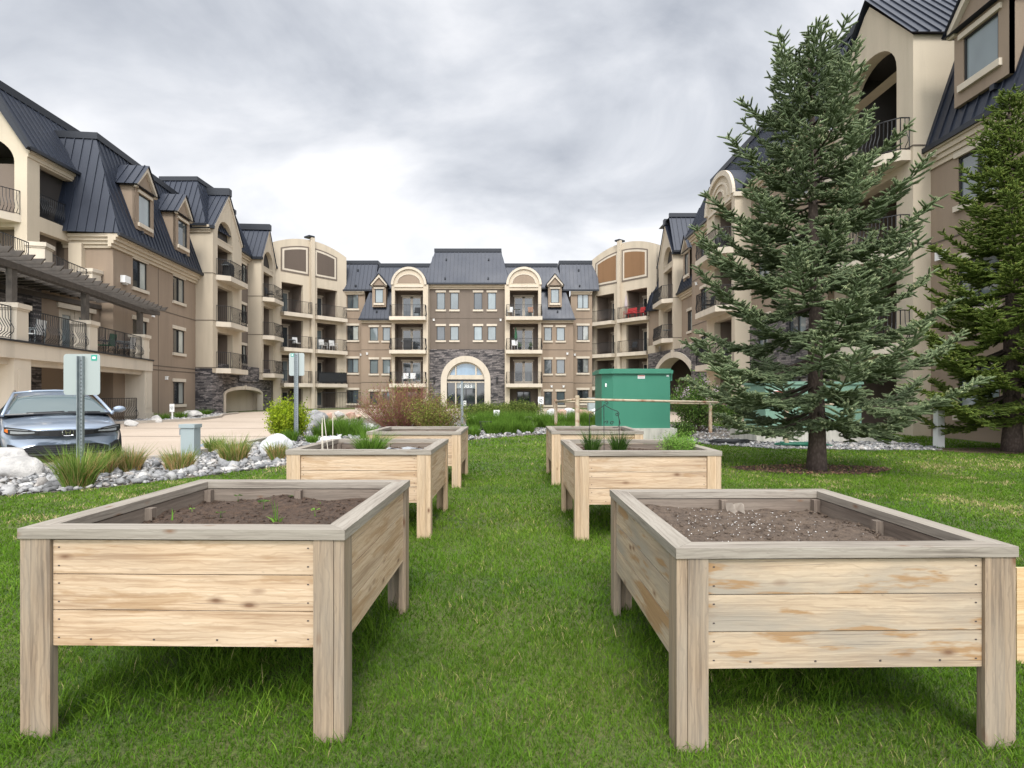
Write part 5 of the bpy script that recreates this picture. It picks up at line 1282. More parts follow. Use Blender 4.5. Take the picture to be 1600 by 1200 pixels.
# low retaining edge behind the central grasses
STB = M('retaining_block', (.20, .17, .15), .9)
mb = MB(); 
for i in range(9): mb.box(W(738, 28) + i * .42, W(738, 28) + i * .42 + .405, 28.0, 28.4, PB - .02, PB + .16 + .012 * (i % 3))
rwl = mb.build('retaining_wall', STB); tag(rwl, 'low brown block edging in front of the junipers', 'wall')
# ornamental grasses
ORN = leafmat('ornamental_blade', [(0, (.09, .16, .025)), (.5, (.20, .30, .06)), (.68, (.34, .38, .12)), (.82, (.46, .29, .12)), (1, (.62, .46, .25))], trans=.3)
GRB = leafmat('fresh_blade', [(0, (.06, .13, .016)), (.5, (.14, .26, .035)), (1, (.28, .40, .07))], trans=.3)
def clump(x, y, r, h, n, label, seed, mat=ORN, dry=.35, w=.006, group=None, z=PB, lean=1.0, name='ornamental_grass', parent=None, cat='ornamental grass', stiff=.5):
    k = RNG.integers(0, 99); a = RNG.uniform(0, 6.28, n); q = np.sqrt(RNG.random(n)) * r * .42
    hh = h * RNG.uniform(.45, 1.05, n); dry_ = RNG.random(n) < dry; hh[dry_] *= .78
    tone = np.where(dry_, RNG.uniform(.7, 1, n), RNG.uniform(0, .65, n))
    az = a + RNG.normal(0, .5, n)
    V, T = blades(x + np.cos(a) * q, y + np.sin(a) * q, np.full(n, z - .005), hh * (1.22 if mat is ORN else 1.1), RNG.uniform(.6, 1.2, n) * w * (1.9 if mat is ORN else 1), lean * (.62 if mat is ORN else 1) * RNG.uniform(.1, 1.15, n), az, stiff)
    o = np_mesh(name, V, T, mat, attr=np.repeat(tone, 5), org=(x, y, z)); tag(o, label, cat, group); return o
g_ = 'ornamental grasses in the rock bed'
clump(W(118, 7.75), 7.8, .36, .56, 900, 'tall green ornamental grass at the foot of the near sign post', 1, dry=.3, group=g_)
clump(W(153, 9.0), 9.1, .38, .46, 800, 'bronze tinged ornamental grass just behind the one at the sign post', 2, dry=.6, group=g_)
clump(W(201, 9.4), 9.45, .30, .46, 700, 'narrow russet ornamental grass second from the sign post', 3, dry=.72, group=g_)
clump(W(277, 9.35), 9.4, .40, .42, 900, 'wide tawny ornamental grass in front of the grey utility pedestal', 4, dry=.7, group=g_)
clump(W(366, 10.6), 10.6, .45, .52, 1000, 'broad green and tan ornamental grass right of the utility pedestal', 5, dry=.55, group=g_)
clump(W(333, 12.6), 12.6, .3, .35, 500, 'short green grass behind the broad tan one', 6, dry=.2, group=g_)
clump(W(433, 10.9), 10.9, .26, .42, 700, 'small tan ornamental grass beside the second left planter', 7, dry=.65, group=g_)
clump(W(4, 8.2), 7.6, .4, .42, 900, 'straw coloured grass cut by the left edge of the picture', 8, dry=.75, group=g_)
clump(W(-8, 10), 9.9, .5, .4, 700, 'green grass at the left edge beneath the car headlight', 9, dry=.15, group=g_)
# fresh green grasses of the far bed
g2_ = 'fresh green grasses of the far beds'
far = [(742, 21, .65, .7), (757, 20.2, .6, .72), (772, 20.8, .7, .75), (788, 20.0, .7, .72), (803, 20.6, .7, .78), (818, 21.0, .6, .66), (846, 21.5, .6, .72), (860, 21, .6, .66), (884, 22, .7, .68), (905, 22.3, .7, .72), (925, 22, .7, .72), (742, 17.4, .3, .34), (520, 17.5, .7, .62), (545, 17, .7, .7), (500, 17, .4, .4), (573, 16.2, .5, .5), (488, 14.5, .3, .28), (1068, 15.2, .4, .4), (455, 15.2, .3, .4), (733, 17.9, .5, .4), (770, 18.2, .6, .5), (795, 18.4, .6, .5), (822, 18.6, .6, .45), (868, 18.4, .45, .45), (893, 17.6, .5, .5), (918, 17.2, .45, .5)]
rk_ = ['left', 'middle', 'right']
labs = ['fresh green grass left of the centre sign post row, farthest left of the bed before the entrance', 'fresh green grass second from the left before the entrance', 'fresh green grass third from the left before the entrance', 'fresh green grass fourth from the left, below the small white notice', 'fresh green grass fifth from the left before the entrance', 'fresh green grass at the right end of the bed before the entrance',
 'green grass just left of the thinner rail post', 'green grass just right of the thinner rail post', 'green grass between the two left rail posts', 'green grass right of the tall rail post', 'green grass against the left side of the green metal box', 'small green tuft beside the farthest left planter', 'green grass behind the bean stakes', 'green grass at the left foot of the red twig bush', 'short grass right of the dark boulder', 'green grass behind the farthest left planter', 'tiny green tuft right of the white boulder', 'grass tuft in gravel below the round shrub', 'low grass at the base of the lime shrub', 'short green grass at the gravel edge behind the farthest left planter corner', 'short green tuft at the lawn end left of the middle', 'short green tuft at the lawn end below the white notice', 'short green tuft at the lawn end right of the white notice', 'green grass tuft behind the farthest right planter, at its left corner', 'green grass tuft behind the farthest right planter, below the tall rail post', 'green grass tuft behind the farthest right planter, near the iron trellis']
for i, ((px, Y, r, h), lb) in enumerate(zip(far, labs)):
    if i == 17: continue
    clump(W(px, Y), Y, r, h, 900 if r > .5 else 450, lb, 30 + i, mat=GRB, dry=0, w=.012, group=g2_, lean=.55)
for i, (px, Y, lb) in enumerate(((283, 29.5, 'small green clump at the left wing wall nearest the window'), (299, 31.5, 'green clump beside the stone base of the left tower'), (321, 33.8, 'green clump in front of the stone base of the left tower'), (255, 27.5, 'small plant beside the terrace column'))):
    clump(W(px, Y), Y, .5, .45, 300, lb, 60 + i, mat=GRB, dry=.15, w=.02, group='plants along the left wing')

# ================================================================== RAISED PLANTERS
def woodmat(name, cols, grey=0., stain=0., knots=1.0, rough=.75, lo=.555):
    m = M(name, cols[1], rough); b = NB(m); uv = b.coord('UV')
    warp = b.n('ShaderNodeTexNoise', {'Vector': b.mapping(uv, (1.3, 5, 1)), 'Scale': 1.0, 'Detail': 3}); w = b.n('ShaderNodeVectorMath', {0: uv, 1: b.mapping(warp.outputs['Color'], (.0, .045, 0))}, operation='ADD').outputs[0]
    fine = b.noise(b.mapping(w, (3.0, 95, 1)), 1.0, 5, .65); broad = b.noise(b.mapping(w, (1.0, 16, 1)), 1.0, 4, .5); big = b.noise(b.mapping(uv, (1.7, 5, 1)), 1.0, 4)
    # growth rings as soft bands following the board
    c = b.ramp(b.math('ADD', b.math('MULTIPLY', fine, .5), b.math('MULTIPLY', broad, .5)), [(.38, cols[2]), (.48, cols[1]), (.59, cols[0])])
    wv = b.n('ShaderNodeTexWave', {'Vector': b.mapping(w, (.55, 1, 1)), 'Scale': 11.0, 'Distortion': 7.0, 'Detail': 3.0, 'Detail Scale': 1.4}, bands_direction='Y').outputs['Fac']
    c = b.mixc(b.ramp(wv, [(.02, (.32,) * 3), (.28, (0,) * 3)]), c, cols[2])
    if grey: c = b.mixc(b.ramp(big, [(.36, (grey,) * 3), (.62, (grey * .25,) * 3)]), c, (.265, .238, .195))
    if stain: c = b.mixc(b.ramp(b.noise(b.mapping(w, (1.6, 9, 1), (3, 7, 0)), 1.0, 5, .6), [(lo, (0,) * 3), (lo + .045, (stain,) * 3)]), c, b.mixc(fine, (.20, .10, .035), (.37, .21, .075)))
    vo = b.n('ShaderNodeTexVoronoi', {'Vector': b.mapping(w, (3.6, 8.5, 1)), 'Scale': 1.0, 'Randomness': 1.0})
    k = b.ramp(vo.outputs['Distance'], [(.045 * knots, (1,) * 3), (.09 * knots, (.5,) * 3), (.17 * knots, (0,) * 3)])
    c = b.mixc(k, c, (.16, .085, .045)); 
    sp = b.ramp(b.noise(b.mapping(uv, (14, 30, 1)), 1.0, 3, .6), [(.70, (0,) * 3), (.78, (.5,) * 3)]); c = b.mixc(sp, c, (.10, .08, .065)); sk = b.ramp(b.noise(b.mapping(w, (1.2, 130, 1)), 1.0, 2, .5), [(.66, (0,) * 3), (.70, (.6,) * 3)]); c = b.mixc(sk, c, (.11, .085, .07))
    b.set('Base Color', c); b.bump(b.math('ADD', fine, broad), .35, .004); return m
WF = woodmat('fresh_pine', [(.60, .455, .31), (.50, .355, .225), (.32, .20, .11)], grey=.25, stain=.4)
WF2 = woodmat('aged_pine_stained', [(.56, .43, .29), (.46, .34, .22), (.28, .19, .115)], grey=.85, stain=.75, lo=.535)
WG = woodmat('weathered_cap_wood', [(.34, .305, .255), (.25, .215, .175), (.11, .09, .07)], grey=.6, knots=.8)
WL = woodmat('weathered_leg_wood', [(.35, .255, .165), (.245, .172, .108), (.11, .072, .046)], grey=.5, knots=.9)
WL2 = woodmat('pine_leg', [(.56, .41, .26), (.48, .34, .205), (.34, .22, .12)], grey=.3, knots=.8)
INNER = woodmat('dark_inner_wood', [(.20, .155, .12), (.14, .105, .08), (.07, .05, .038)], grey=.25, knots=.6)  # inner boards, darker than the outer panels
def soilm(name, a, c_):
    m = M(name, c_, .95); b = NB(m); n = b.noise(b.pos(), 28, 6, .7); n2 = b.noise(b.pos(), 110, 3, .6); c = b.ramp(n, [(.3, a), (.65, c_)]); c = b.mixc(b.ramp(n2, [(.70, (0,) * 3), (.74, (.8,) * 3)]), c, (.33, .28, .22)); b.set('Base Color', c); b.bump(b.math('ADD', n, n2), 1.0, .02); return m
SOILD = soilm('dark_soil', (.032, .019, .012), (.11, .067, .042)); SOILB = soilm('dry_brown_soil', (.07, .048, .035), (.16, .115, .08))
PERL = M('perlite', (.75, .74, .7), .8)
GS = 'raised wooden planters in two rows on the lawn'
def hsoil(x, y, seed): 
    import mathutils
    return .022 * mathutils.noise.noise(Vector((x * 3.2, y * 3.2, seed))) + .010 * mathutils.noise.noise(Vector((x * 11, y * 11, seed)))
def planter(xc, yf, top, label, W_=1.325, D=1.30, rz=0, panel=WF, leg=WL, soil=SOILD, soil_drop=.062, seed=0, gap_plastic=False, tilt=0.):
    """local frame: x -W/2..W/2, y 0..D away from the camera"""
    random.seed(seed); H = .80; z0 = top - H
    root = empty('raised_planter', (xc, yf, z0), rz, rx=tilt); tag(root, label, 'planter', GS)
    w2 = W_ / 2; ct = .042; cw = .094; ov = .002
    # legs: two boards meeting at the corner (L section) plus inner post
    for (sx, sy) in ((-1, 0), (1, 0), (-1, 1), (1, 1)):
        mb = MB(); xa = sx * (w2 - .004); ya = .004 if sy == 0 else D - .004; dxs = -sx; dys = 1 if sy == 0 else -1
        def bx(ax, bx_, ay, by, mat=0): 
            a, b_ = sorted((xa + dxs * ax, xa + dxs * bx_)); c, d = sorted((ya + dys * ay, ya + dys * by)); mb.box(a, b_, c, d, gz(0, yf + (0 if sy == 0 else D)) - z0 - .03, H - ct, mat, wood=True)
        bx(0, .042, .002, .105); bx(.044, .125, 0, .040); 
        o_ = mb.build('leg', leg, root); bv = o_.modifiers.new('bevel', 'BEVEL'); bv.width = .004; bv.segments = 2; bv.limit_method = 'ANGLE'
    hb = .147; g = .004; zt = H - ct
    def panel_(axis, sgn):
        mb = MB()
        for k in range(3):
            zb = zt - (k + 1) * hb + g * .5; zz = zt - k * hb - g * .5 - (.006 if k == 0 else 0)
            if axis == 'x':
                y_ = .018 if sgn < 0 else D - .018 - .030
                mb.box(-w2 + .131, w2 - .131, y_ + .0, y_ + .030, zb, zz, wood=True)
            else:
                x_ = sgn * (w2 - .018) - (.030 if sgn > 0 else 0); mb.box(x_, x_ + .030, .111, D - .111, zb, zz, wood=True)
        o_ = mb.build('side_panel', panel, root); bv = o_.modifiers.new('bevel', 'BEVEL'); bv.width = .0035; bv.segments = 2; bv.limit_method = 'ANGLE'
    panel_('x', -1); panel_('x', 1); panel_('y', -1); panel_('y', 1)
    # inner liner boards and studs
    mb = MB(); t = .022
    zi0, zi1 = zt - 3 * hb + .03, zt - .004
    mb.box(-w2 + .066, w2 - .066, .066, .066 + t, zi0, zi1, wood=True); mb.box(-w2 + .066, w2 - .066, D - .066 - t, D - .066, zi0, zi1, wood=True)
    mb.box(-w2 + .066, -w2 + .066 + t, .09, D - .09, zi0, zi1, wood=True); mb.box(w2 - .066 - t, w2 - .066, .09, D - .09, zi0, zi1, wood=True)
    for (x, y) in ((0, D - .066 - t - .02), (-w2 + .066 + t + .02, D / 2), (w2 - .066 - t - .02, D / 2), (-w2 + .11, D - .11), (w2 - .11, D - .11)): mb.box(x - .02, x + .02, y - .02, y + .02, zi0, zi1 - .003, wood=True)
    mb.build('inner_lining', INNER, root)
    mb = MB(); mb.box(-w2 + .09, w2 - .09, .09, D - .09, zt - 3 * hb + .005, zt - 3 * hb + .025, wood=True)
    for y in (D * .35, D * .65): mb.box(-w2 + .07, w2 - .07, y - .02, y + .02, zt - 3 * hb - .028, zt - 3 * hb + .004, wood=True)
    mb.build('floor_board', WL2, root)
    # mitred cap rails
    o = w2 + ov; i = w2 + ov - cw
    def rail(q):
        mb = MB(); c = [(x, y, z) for z in (zt + .001, H) for x, y in q]
        r1, r2 = random.uniform(0, 50), random.uniform(0, 50); ax = 0 if abs(q[0][0] - q[1][0]) > abs(q[0][1] - q[1][1]) else 1
        for f_ in ((3, 2, 1, 0), (4, 5, 6, 7), (0, 1, 5, 4), (1, 2, 6, 5), (2, 3, 7, 6), (3, 0, 4, 7)):
            pp = [c[k] for k in f_]; mb.face(pp, 0, [(p[ax] + r1, p[1 - ax] + p[2] + r2) for p in pp])
        ob = mb.build('cap_rail', WG, root)
        bv = ob.modifiers.new('bevel', 'BEVEL'); bv.width = .004; bv.segments = 1; bv.limit_method = 'ANGLE'
    e = .0012; y0, y1 = -ov, D + ov; yi0, yi1 = -ov + cw, D + ov - cw
    rail([(-o + e, y0), (o - e, y0), (i - e, yi0), (-i + e, yi0)]); rail([(o, y0 + e), (o, y1 - e), (i, yi1 - e), (i, yi0 + e)])
    rail([(o - e, y1), (-o + e, y1), (-i + e, yi1), (i - e, yi1)]); rail([(-o, y1 - e), (-o, y0 + e), (-i, yi0 + e), (-i, yi1 - e)])
    # screws
    mb = MB()
    for k in range(3):
        for x in (-w2 + .155, w2 - .155): mb.box(x - .004, x + .004, .0165, .018, zt - k * hb - .04, zt - k * hb - .035); mb.box(x - .004, x + .004, .0165, .018, zt - k * hb - .115, zt - k * hb - .110)
    for x in (-.38, -.12, .14, .38): mb.box(x - .004, x + .004, .0165, .018, zt - 3 * hb + .025, zt - 3 * hb + .032)
    mb.build('screws', M('rusty_screw', (.06, .045, .04), .7), root)
    # soil
    n = 44; sd = MB(); zs = H - ct - soil_drop; a = w2 - .088
    rows = [[(-a + 2 * a * i_ / n, .088 + (D - .176) * j / n, zs + hsoil(i_ / n * 1.2, j / n * 1.2, seed) * 1.6 - .03 * max(0, abs(i_ / n - .5) * 2 - .8) * 5 * .4) for i_ in range(n + 1)] for j in range(n + 1)]
    sd.grid(rows); so = sd.build('soil', soil, root, smooth=True)
    # clods
    m_ = 700; cx = RNG.uniform(-a + .02, a - .02, m_); cy = RNG.uniform(.10, D - .10, m_); cz = np.array([zs + hsoil((x + a) / (2 * a) * 1.2, (y - .088) / (D - .176) * 1.2, seed) * 1.6 for x, y in zip(cx, cy)])
    c_ = rocks('clods', cx, cy, cz, RNG.uniform(.003, .014, m_), soil, jag=.35); tag(c_, kind='stuff'); c_.parent = so; c_.location = -ORG[so]
    if seed in (4, 2):
        m_ = 220 if seed == 4 else 60; cx = RNG.normal(-.1, .26, m_).clip(-a + .02, a - .02); cy = RNG.normal(D * .6, .22, m_).clip(.12, D - .12); cz = np.array([zs + .004 + hsoil((x + a) / (2 * a) * 1.2, (y - .088) / (D - .176) * 1.2, seed) * 1.6 for x, y in zip(cx, cy)])
        c_ = rocks('perlite_grains', cx, cy, cz, RNG.uniform(.0012, .0034, m_), PERL); tag(c_, kind='stuff'); c_.parent = so; c_.location = -ORG[so]
    return root, z0 + zs
pl = {}
pl['L1'] = planter((W(25, 2.236) + W(530, 2.236)) / 2 + .003, 2.25, .862, 'nearest left planter, grey caps on pale boards, dark soil with a few sprouts', seed=1, rz=R(-1.0), W_=1.335)
pl['L2'] = planter(-1.40, 5.07, .895, 'second left planter holding one spiky green tuft and thin stakes', seed=2, rz=R(-.5), leg=WL2)
pl['L3'] = planter(-1.375, 7.78, .876, 'farthest left planter, beside the red twig bush', seed=3, leg=WL2, soil_drop=.16)
pl['R1'] = planter(1.322, 2.19, .805, 'nearest right planter with grey and orange stained boards and dry brown soil', seed=4, panel=WF2, soil=SOILB, rz=R(1.0), W_=1.36, D=1.34, soil_drop=.062)
pl['R2'] = planter(1.225, 5.0, .892, 'second right planter with green herb tufts around its rim', seed=5, rz=R(.5), leg=WL2)
pl['R3'] = planter(1.23, 8.0, .868, 'farthest right planter, in front of the green metal box', seed=6, leg=WL2, soil_drop=.16)
random.seed(77)

# ------------------------------------------------------------------ things growing in the planters
SPR = leafmat('sprout_leaf', [(0, (.08, .19, .02)), (.6, (.18, .36, .05)), (1, (.35, .5, .12))], trans=.3)
def sprout(x, y, z, h, n, label, w=.012, lean=.25, cat='seedling', name='seedling', group='seedlings in the planters'):
    V, T = blades(np.full(n, x) + RNG.normal(0, .006, n), np.full(n, y) + RNG.normal(0, .006, n), np.full(n, z - .004), h * RNG.uniform(.55, 1.0, n), np.full(n, w), lean * RNG.uniform(.3, 1.2, n), RNG.uniform(0, 6.28, n), .6)
    o = np_mesh(name, V, T, SPR, attr=np.repeat(RNG.random(n), 5), org=(x, y, z)); tag(o, label, cat, group); return o
def broad(x, y, z, r, n, label, mat=SPR, h=.03):
    a = np.linspace(0, 6.28, n + 1)[:-1] + RNG.random() * 6; Vs, Ts = [], []
    for i, t in enumerate(a):
        d = np.array([math.cos(t), math.sin(t), .35]); s = np.array([-math.sin(t), math.cos(t), 0]); b = np.array([x, y, z + h]); L = r * RNG.uniform(.8, 1.2)
        pts = [b + d * L * .15, b + d * L * .55 + s * L * .32, b + d * L * .85 + s * L * .22, b + d * L * 1.0 - [0, 0, .2 * L], b + d * L * .85 - s * L * .22, b + d * L * .55 - s * L * .32]; k = len(Vs) * 6
        Vs.append(np.array(pts)); Ts += [[k, k + 1, k + 2], [k, k + 2, k + 3], [k, k + 3, k + 4], [k, k + 4, k + 5]]
    stem = np.array([[x - .003, y, z - .01], [x + .003, y, z - .01], [x, y, z + h + .01]]); k = len(Vs) * 6; Ts.append([k, k + 1, k + 2])
    o = np_mesh('seedling', np.concatenate(Vs + [stem]), Ts, mat, attr=RNG.random(len(Vs) * 6 + 3), org=(x, y, z)); tag(o, label, 'seedling', 'seedlings in the planters'); return o
z1 = pl['L1'][1]
def at(px, py, z): Y = (EYE - z) * FPX / (py - HY); return W(px, Y), Y
x, y = at(432, 818, z1); sprout(x, y, z1, .20, 3, 'tall green onion shoot in the nearest left planter', w=.006, lean=.2); sprout(x + .01, y, z1, .07, 6, 'short leaves round the foot of the tall onion shoot', w=.014, lean=.9)
x, y = at(272, 816, z1); sprout(x, y, z1, .085, 2, 'single thin green blade at the left of the nearest left planter', w=.007, lean=.5)
x, y = at(492, 806, z1); broad(x, y, z1, .032, 3, 'small pale round-leaved seedling right of the tall shoot')
x, y = at(412, 793, z1); broad(x, y, z1, .038, 6, 'dull green leafy seedling left of the tall shoot', mat=GRN)
x, y = at(372, 783, z1); broad(x, y, z1, .025, 4, 'tiny seedling at the back of the nearest left planter', mat=GRN)
x, y = at(500, 790, z1); sprout(x, y, z1, .05, 2, 'thin grassy shoot at the back right of the nearest left planter', w=.005)
for i, (px, py, lb) in enumerate(((300, 800, 'tiny pale sprout near the left end of the nearest left planter'), (455, 780, 'tiny sprout at the back middle of the nearest left planter'), (345, 806, 'tiny leafy sprout left of middle in the nearest left planter'))):
    x, y = at(px, py, z1); broad(x, y, z1, .022, 4, lb, mat=GRN if i else SPR, h=.015)
# tufts of the second row
z2 = pl['L2'][1]; zr = pl['R2'][1]
clump(W(579, 5.6), 5.6, .22, .27, 520, 'spiky bright green chive tuft in the second left planter', 70, mat=GRB, dry=0, w=.007, z=z2, lean=.95, name='herb_tuft', cat='herb')
for px, py, h, r, lb in ((925, 5.75, .27, .13, 'dark green chive tuft at the back left of the second right planter'), (967, 5.75, .27, .13, 'dark green chive tuft beside the iron trellis foot')):
    clump(W(px, py), py, r, h, 260, lb, 71, mat=GRN, dry=0, w=.006, z=zr, lean=.6, name='herb_tuft', cat='herb')
o = bush('dill_plant', 'feathery bright green dill at the right of the second right planter', 'herb', W(1058, 5.55), 5.55, .19, .13, .24, SPR, 5200, .03, nstem=60, seed=31, z=zr, stem_r=.002, asp=.15, leaf_from=.1)
for px, Y, r, n_, lb in ((940, 5.3, .05, 8, 'low pale green seedling left of centre in the second right planter'), (972, 5.45, .06, 9, 'broad yellow green seedling below the iron trellis'), (1015, 5.25, .05, 9, 'yellow green seedling in the middle of the second right planter'), (1025, 5.35, .035, 6, 'small seedling right of the middle in the second right planter'), (1040, 5.7, .03, 5, 'tiny seedling at the back of the second right planter'), (995, 5.6, .03, 5, 'tiny seedling just right of the iron trellis')):
    broad(W(px, Y), Y, zr, r, n_, lb, h=.035)
STK = M('cane', (.62, .57, .46), .8)
for i, (px, dx, h, Y, lb) in enumerate(((503, .0, .33, 5.5, 'short thin stake at the left of the second left planter'), (505, -.01, .38, 5.45, 'pale stake next to the shortest one'), (514, -.05, .41, 5.4, 'leaning pale stake in the second left planter'), (520, .0, .42, 5.5, 'tallest upright stake in the second left planter'))):
    mb = MB(); mb.tube([(W(px, Y) , Y, z2 - .02), (W(px, Y) + dx, Y, z2 + h)], .0035, 5); o = mb.build('plant_stake', STK); tag(o, lb, 'stake', 'plant stakes')
# iron trellis with scrolls
def scroll(mb, c, r0, turns, a0, sgn, yy, rr):
    pts = []
    n = 22
    for i in range(n + 1):
        t = i / n; a = a0 + sgn * t * turns * 6.283; r = r0 * (1 - .85 * t); pts.append((c[0] + r * math.cos(a), yy, c[1] + r * math.sin(a)))
    mb.tube(pts, rr, 5)
Yt = 5.85; rt = .004
mb = MB(); tx = lambda px: W(px, Yt); tz = lambda py: EYE - (py - HY) / FPX * Yt
mb.tube([(tx(944), Yt, zr - .05), (tx(943.5), Yt, tz(632))], rt, 5); mb.tube([(tx(921), Yt, zr - .05), (tx(921), Yt, tz(650))], rt, 5); mb.tube([(tx(967.5), Yt, zr - .05), (tx(967.5), Yt, tz(655)), (tx(965), Yt, tz(645))], rt, 5)
mb.tube([(tx(943.5), Yt, tz(632)), (tx(955), Yt, tz(639)), (tx(966), Yt, tz(643))], rt, 5); mb.tube([(tx(943.5), Yt, tz(634)), (tx(932), Yt, tz(641)), (tx(921), Yt, tz(647))], rt, 5)
scroll(mb, (tx(964), tz(647)), .025, 1.2, 1.2, -1, Yt, rt); scroll(mb, (tx(924), tz(649)), .022, 1.2, 1.9, 1, Yt, rt); scroll(mb, (tx(948), tz(630)), .022, 1.1, 3.0, -1, Yt, rt)
scroll(mb, (tx(956), tz(661)), .022, 1.2, .2, 1, Yt, rt); scroll(mb, (tx(948), tz(660)), .02, 1.0, 3.1, -1, Yt, rt); mb.tube([(tx(967.5), Yt, tz(655)), (tx(969), Yt, tz(662)), (tx(965), Yt, tz(668)), (tx(957), Yt, tz(668))], rt, 5)
tr = mb.build('iron_trellis', IRON); tag(tr, 'thin black iron trellis with curled scrolls rising from the second right planter', 'trellis')
# white liner sheet scrap in the second left planter
mb = MB(); rows = [[(W(600, 5.9) + .55 * i / 8, 6.0 + .18 * j / 3, z2 + .02 + .012 * math.sin(i * 1.7 + j)) for i in range(9)] for j in range(4)]; mb.grid(rows)
pf = mb.build('plastic_sheet', M('clear_plastic', (.42, .44, .46), .25), smooth=True); tag(pf, 'crumpled translucent plastic sheet at the back of the second left planter', 'plastic sheet')
mb = MB(); zb = pl['R1'][1]; rows = [[(1.30 + .11 * i / 6, 3.36 + .03 * math.sin(i * 2.1 + j), zb - .01 + .028 * j + .01 * math.sin(i * 1.9)) for i in range(7)] for j in range(3)]; mb.grid(rows)
pf = mb.build('plastic_scrap', M('torn_plastic', (.36, .31, .26), .5), smooth=True); tag(pf, 'torn scrap of pale liner plastic at the back of the nearest right planter', 'plastic scrap')
# ================================================================== STREET FURNITURE
GALV = M('galvanised_steel', (.30, .33, .34), .45, .6)
def galm():
    b = NB(GALV); n = b.noise(b.pos(), 14, 4); b.set('Base Color', b.mixc(n, (.17, .20, .21), (.34, .37, .38)))
galm()
SBACK = M('sign_back_aluminium', (.36, .40, .385), .45, .3); TEAL = M('teal_sticker', (.02, .30, .22), .5); RUST = M('rust', (.22, .09, .04), .9)
def sign(px, Y, wpx, ztop, zbot, label, pole_top, stick='l', r=.012, pw=.045):
    x = W(px, Y); root = empty('parking_sign', (x, Y, PB), frame_world=True); tag(root, label, 'sign')
    mb = MB(); # U-channel post with punched holes
    mb.box(x - pw, x - pw + .012, Y - .045, Y, PB - .1, pole_top); mb.box(x + pw - .012, x + pw, Y - .045, Y, PB - .1, pole_top); mb.box(x - pw + .012, x + pw - .012, Y - .008, Y, PB - .1, pole_top)
    z = PB + .1; 
    while z < pole_top - .03: mb.box(x - .008, x + .008, Y - .0095, Y - .0082, z, z + .022, 1); z += .055
    mb.build('post', [GALV, ROOFD], root)
    if wpx:
        w = wpx; m2 = MB(); n = 5; rr = .045; pts = []
        for (cx_, cz_, a) in ((x + w / 2 - rr, zbot + rr, -90), (x + w / 2 - rr, ztop - rr, 0), (x - w / 2 + rr, ztop - rr, 90), (x - w / 2 + rr, zbot + rr, 180)):
            for i in range(n + 1): pts.append((cx_ + rr * math.cos(R(a + 90 * i / n)), cz_ + rr * math.sin(R(a + 90 * i / n))))
        m2.face([(p[0], Y + .004, p[1]) for p in pts]); m2.face([(p[0], Y + .008, p[1]) for p in reversed(pts)])
        for a, b in zip(pts, pts[1:] + pts[:1]): m2.face([(a[0], Y + .004, a[1]), (a[0], Y + .008, a[1]), (b[0], Y + .008, b[1]), (b[0], Y + .004, b[1])])
        pl_ = m2.build('sign_plate', SBACK, root)
        s = MB(); sx = x - w / 2 + .05 if stick == 'l' else x + w / 2 - .13; s.box(sx, sx + .085, Y + .001, Y + .0035, ztop - .10, ztop - .015)
        s.build('sticker', TEAL, pl_); s = MB(); s.box(sx + .02, sx + .065, Y - .001, Y + .0008, ztop - .075, ztop - .04); s.build('sticker_print', WHITE, pl_)
    return root
sign(127.5, 8.3, .545, 1.41 + 62 / 870 * 8.3, 1.41 - 2 / 870 * 8.3, 'back of a wide grey parking sign on a galvanised post before the parked car', 1.41 + 58.5 / 870 * 8.3, 'r')
sign(463.5, 15.3, .42, 1.41 + 63.5 / 870 * 15.3, 1.41 + 28 / 870 * 15.3, 'back of a narrow grey parking sign on the post at the lime green shrub', 1.41 + 63 / 870 * 15.3, 'l', pw=.055)
x = W(722, 20.5); root = empty('parking_sign', (x, 20.5, PB), frame_world=True); tag(root, 'sign on a thin grey post seen edge-on before the entrance glass', 'sign')
mb = MB(); mb.box(x - .045, x + .045, 20.46, 20.5, PB - .1, 1.86); mb.build('post', GALV, root); mb = MB(); mb.box(x + .046, x + .052, 20.3, 20.72, 1.2, 1.8); mb.build('sign_plate', SBACK, root)
def small_sign(px, Y, z1, w, h, label, ph=0):
    x = W(px, Y); root = empty('small_sign', (x, Y, PB), frame_world=True); tag(root, label, 'sign'); mb = MB(); mb.box(x - .03, x + .03, Y, Y + .03, PB, z1); mb.build('post', WHITE if ph else GALV, root)
    mb = MB(); mb.box(x - w / 2, x + w / 2, Y - .02, Y - .003, z1 - h, z1); b = mb.build('sign_plate', WHITE, root)
    m2 = MB(); rg_ = [(x + w * .27 * math.cos(a), Y - .0245, z1 - h / 2 + w * .27 * math.sin(a)) for a in np.linspace(0, 6.283, 13)]; m2.tube(rg_, w * .04, 4, cap=False); m2.tube([rg_[2], rg_[8]], w * .035, 4); m2.build('symbol_ring', FRAME if not ph else GALV, b); return root
small_sign(776, 27.5, .60, .30, .30, 'small white square no-smoking notice low among the junipers')
small_sign(845, 30, 1.24, .30, .40, 'small white sign on a thin post at the right balcony bay')
small_sign(269, 26.5, .92, .22, .38, 'small white sign on a white stake at the drive edge by the left wing', 1)
# utility pedestal
x = W(297, 11.6); root = empty('utility_pedestal', (x, 11.6, PB), frame_world=True); tag(root, 'grey green metal utility pedestal between ornamental grasses', 'utility box')
PED = M('pedestal_paint', (.28, .33, .33), .55); mb = MB(); mb.box(x - .14, x + .14, 11.5, 11.74, PB - .05, .72); mb.build('cabinet', PED, root)
mb = MB(); mb.box(x - .165, x + .16, 11.475, 11.76, .70, .775); mb.build('lid', PED, root); mb = MB(); mb.box(x - .165, x - .142, 11.5, 11.6, .55, .68); mb.build('hasp', GALV, root)

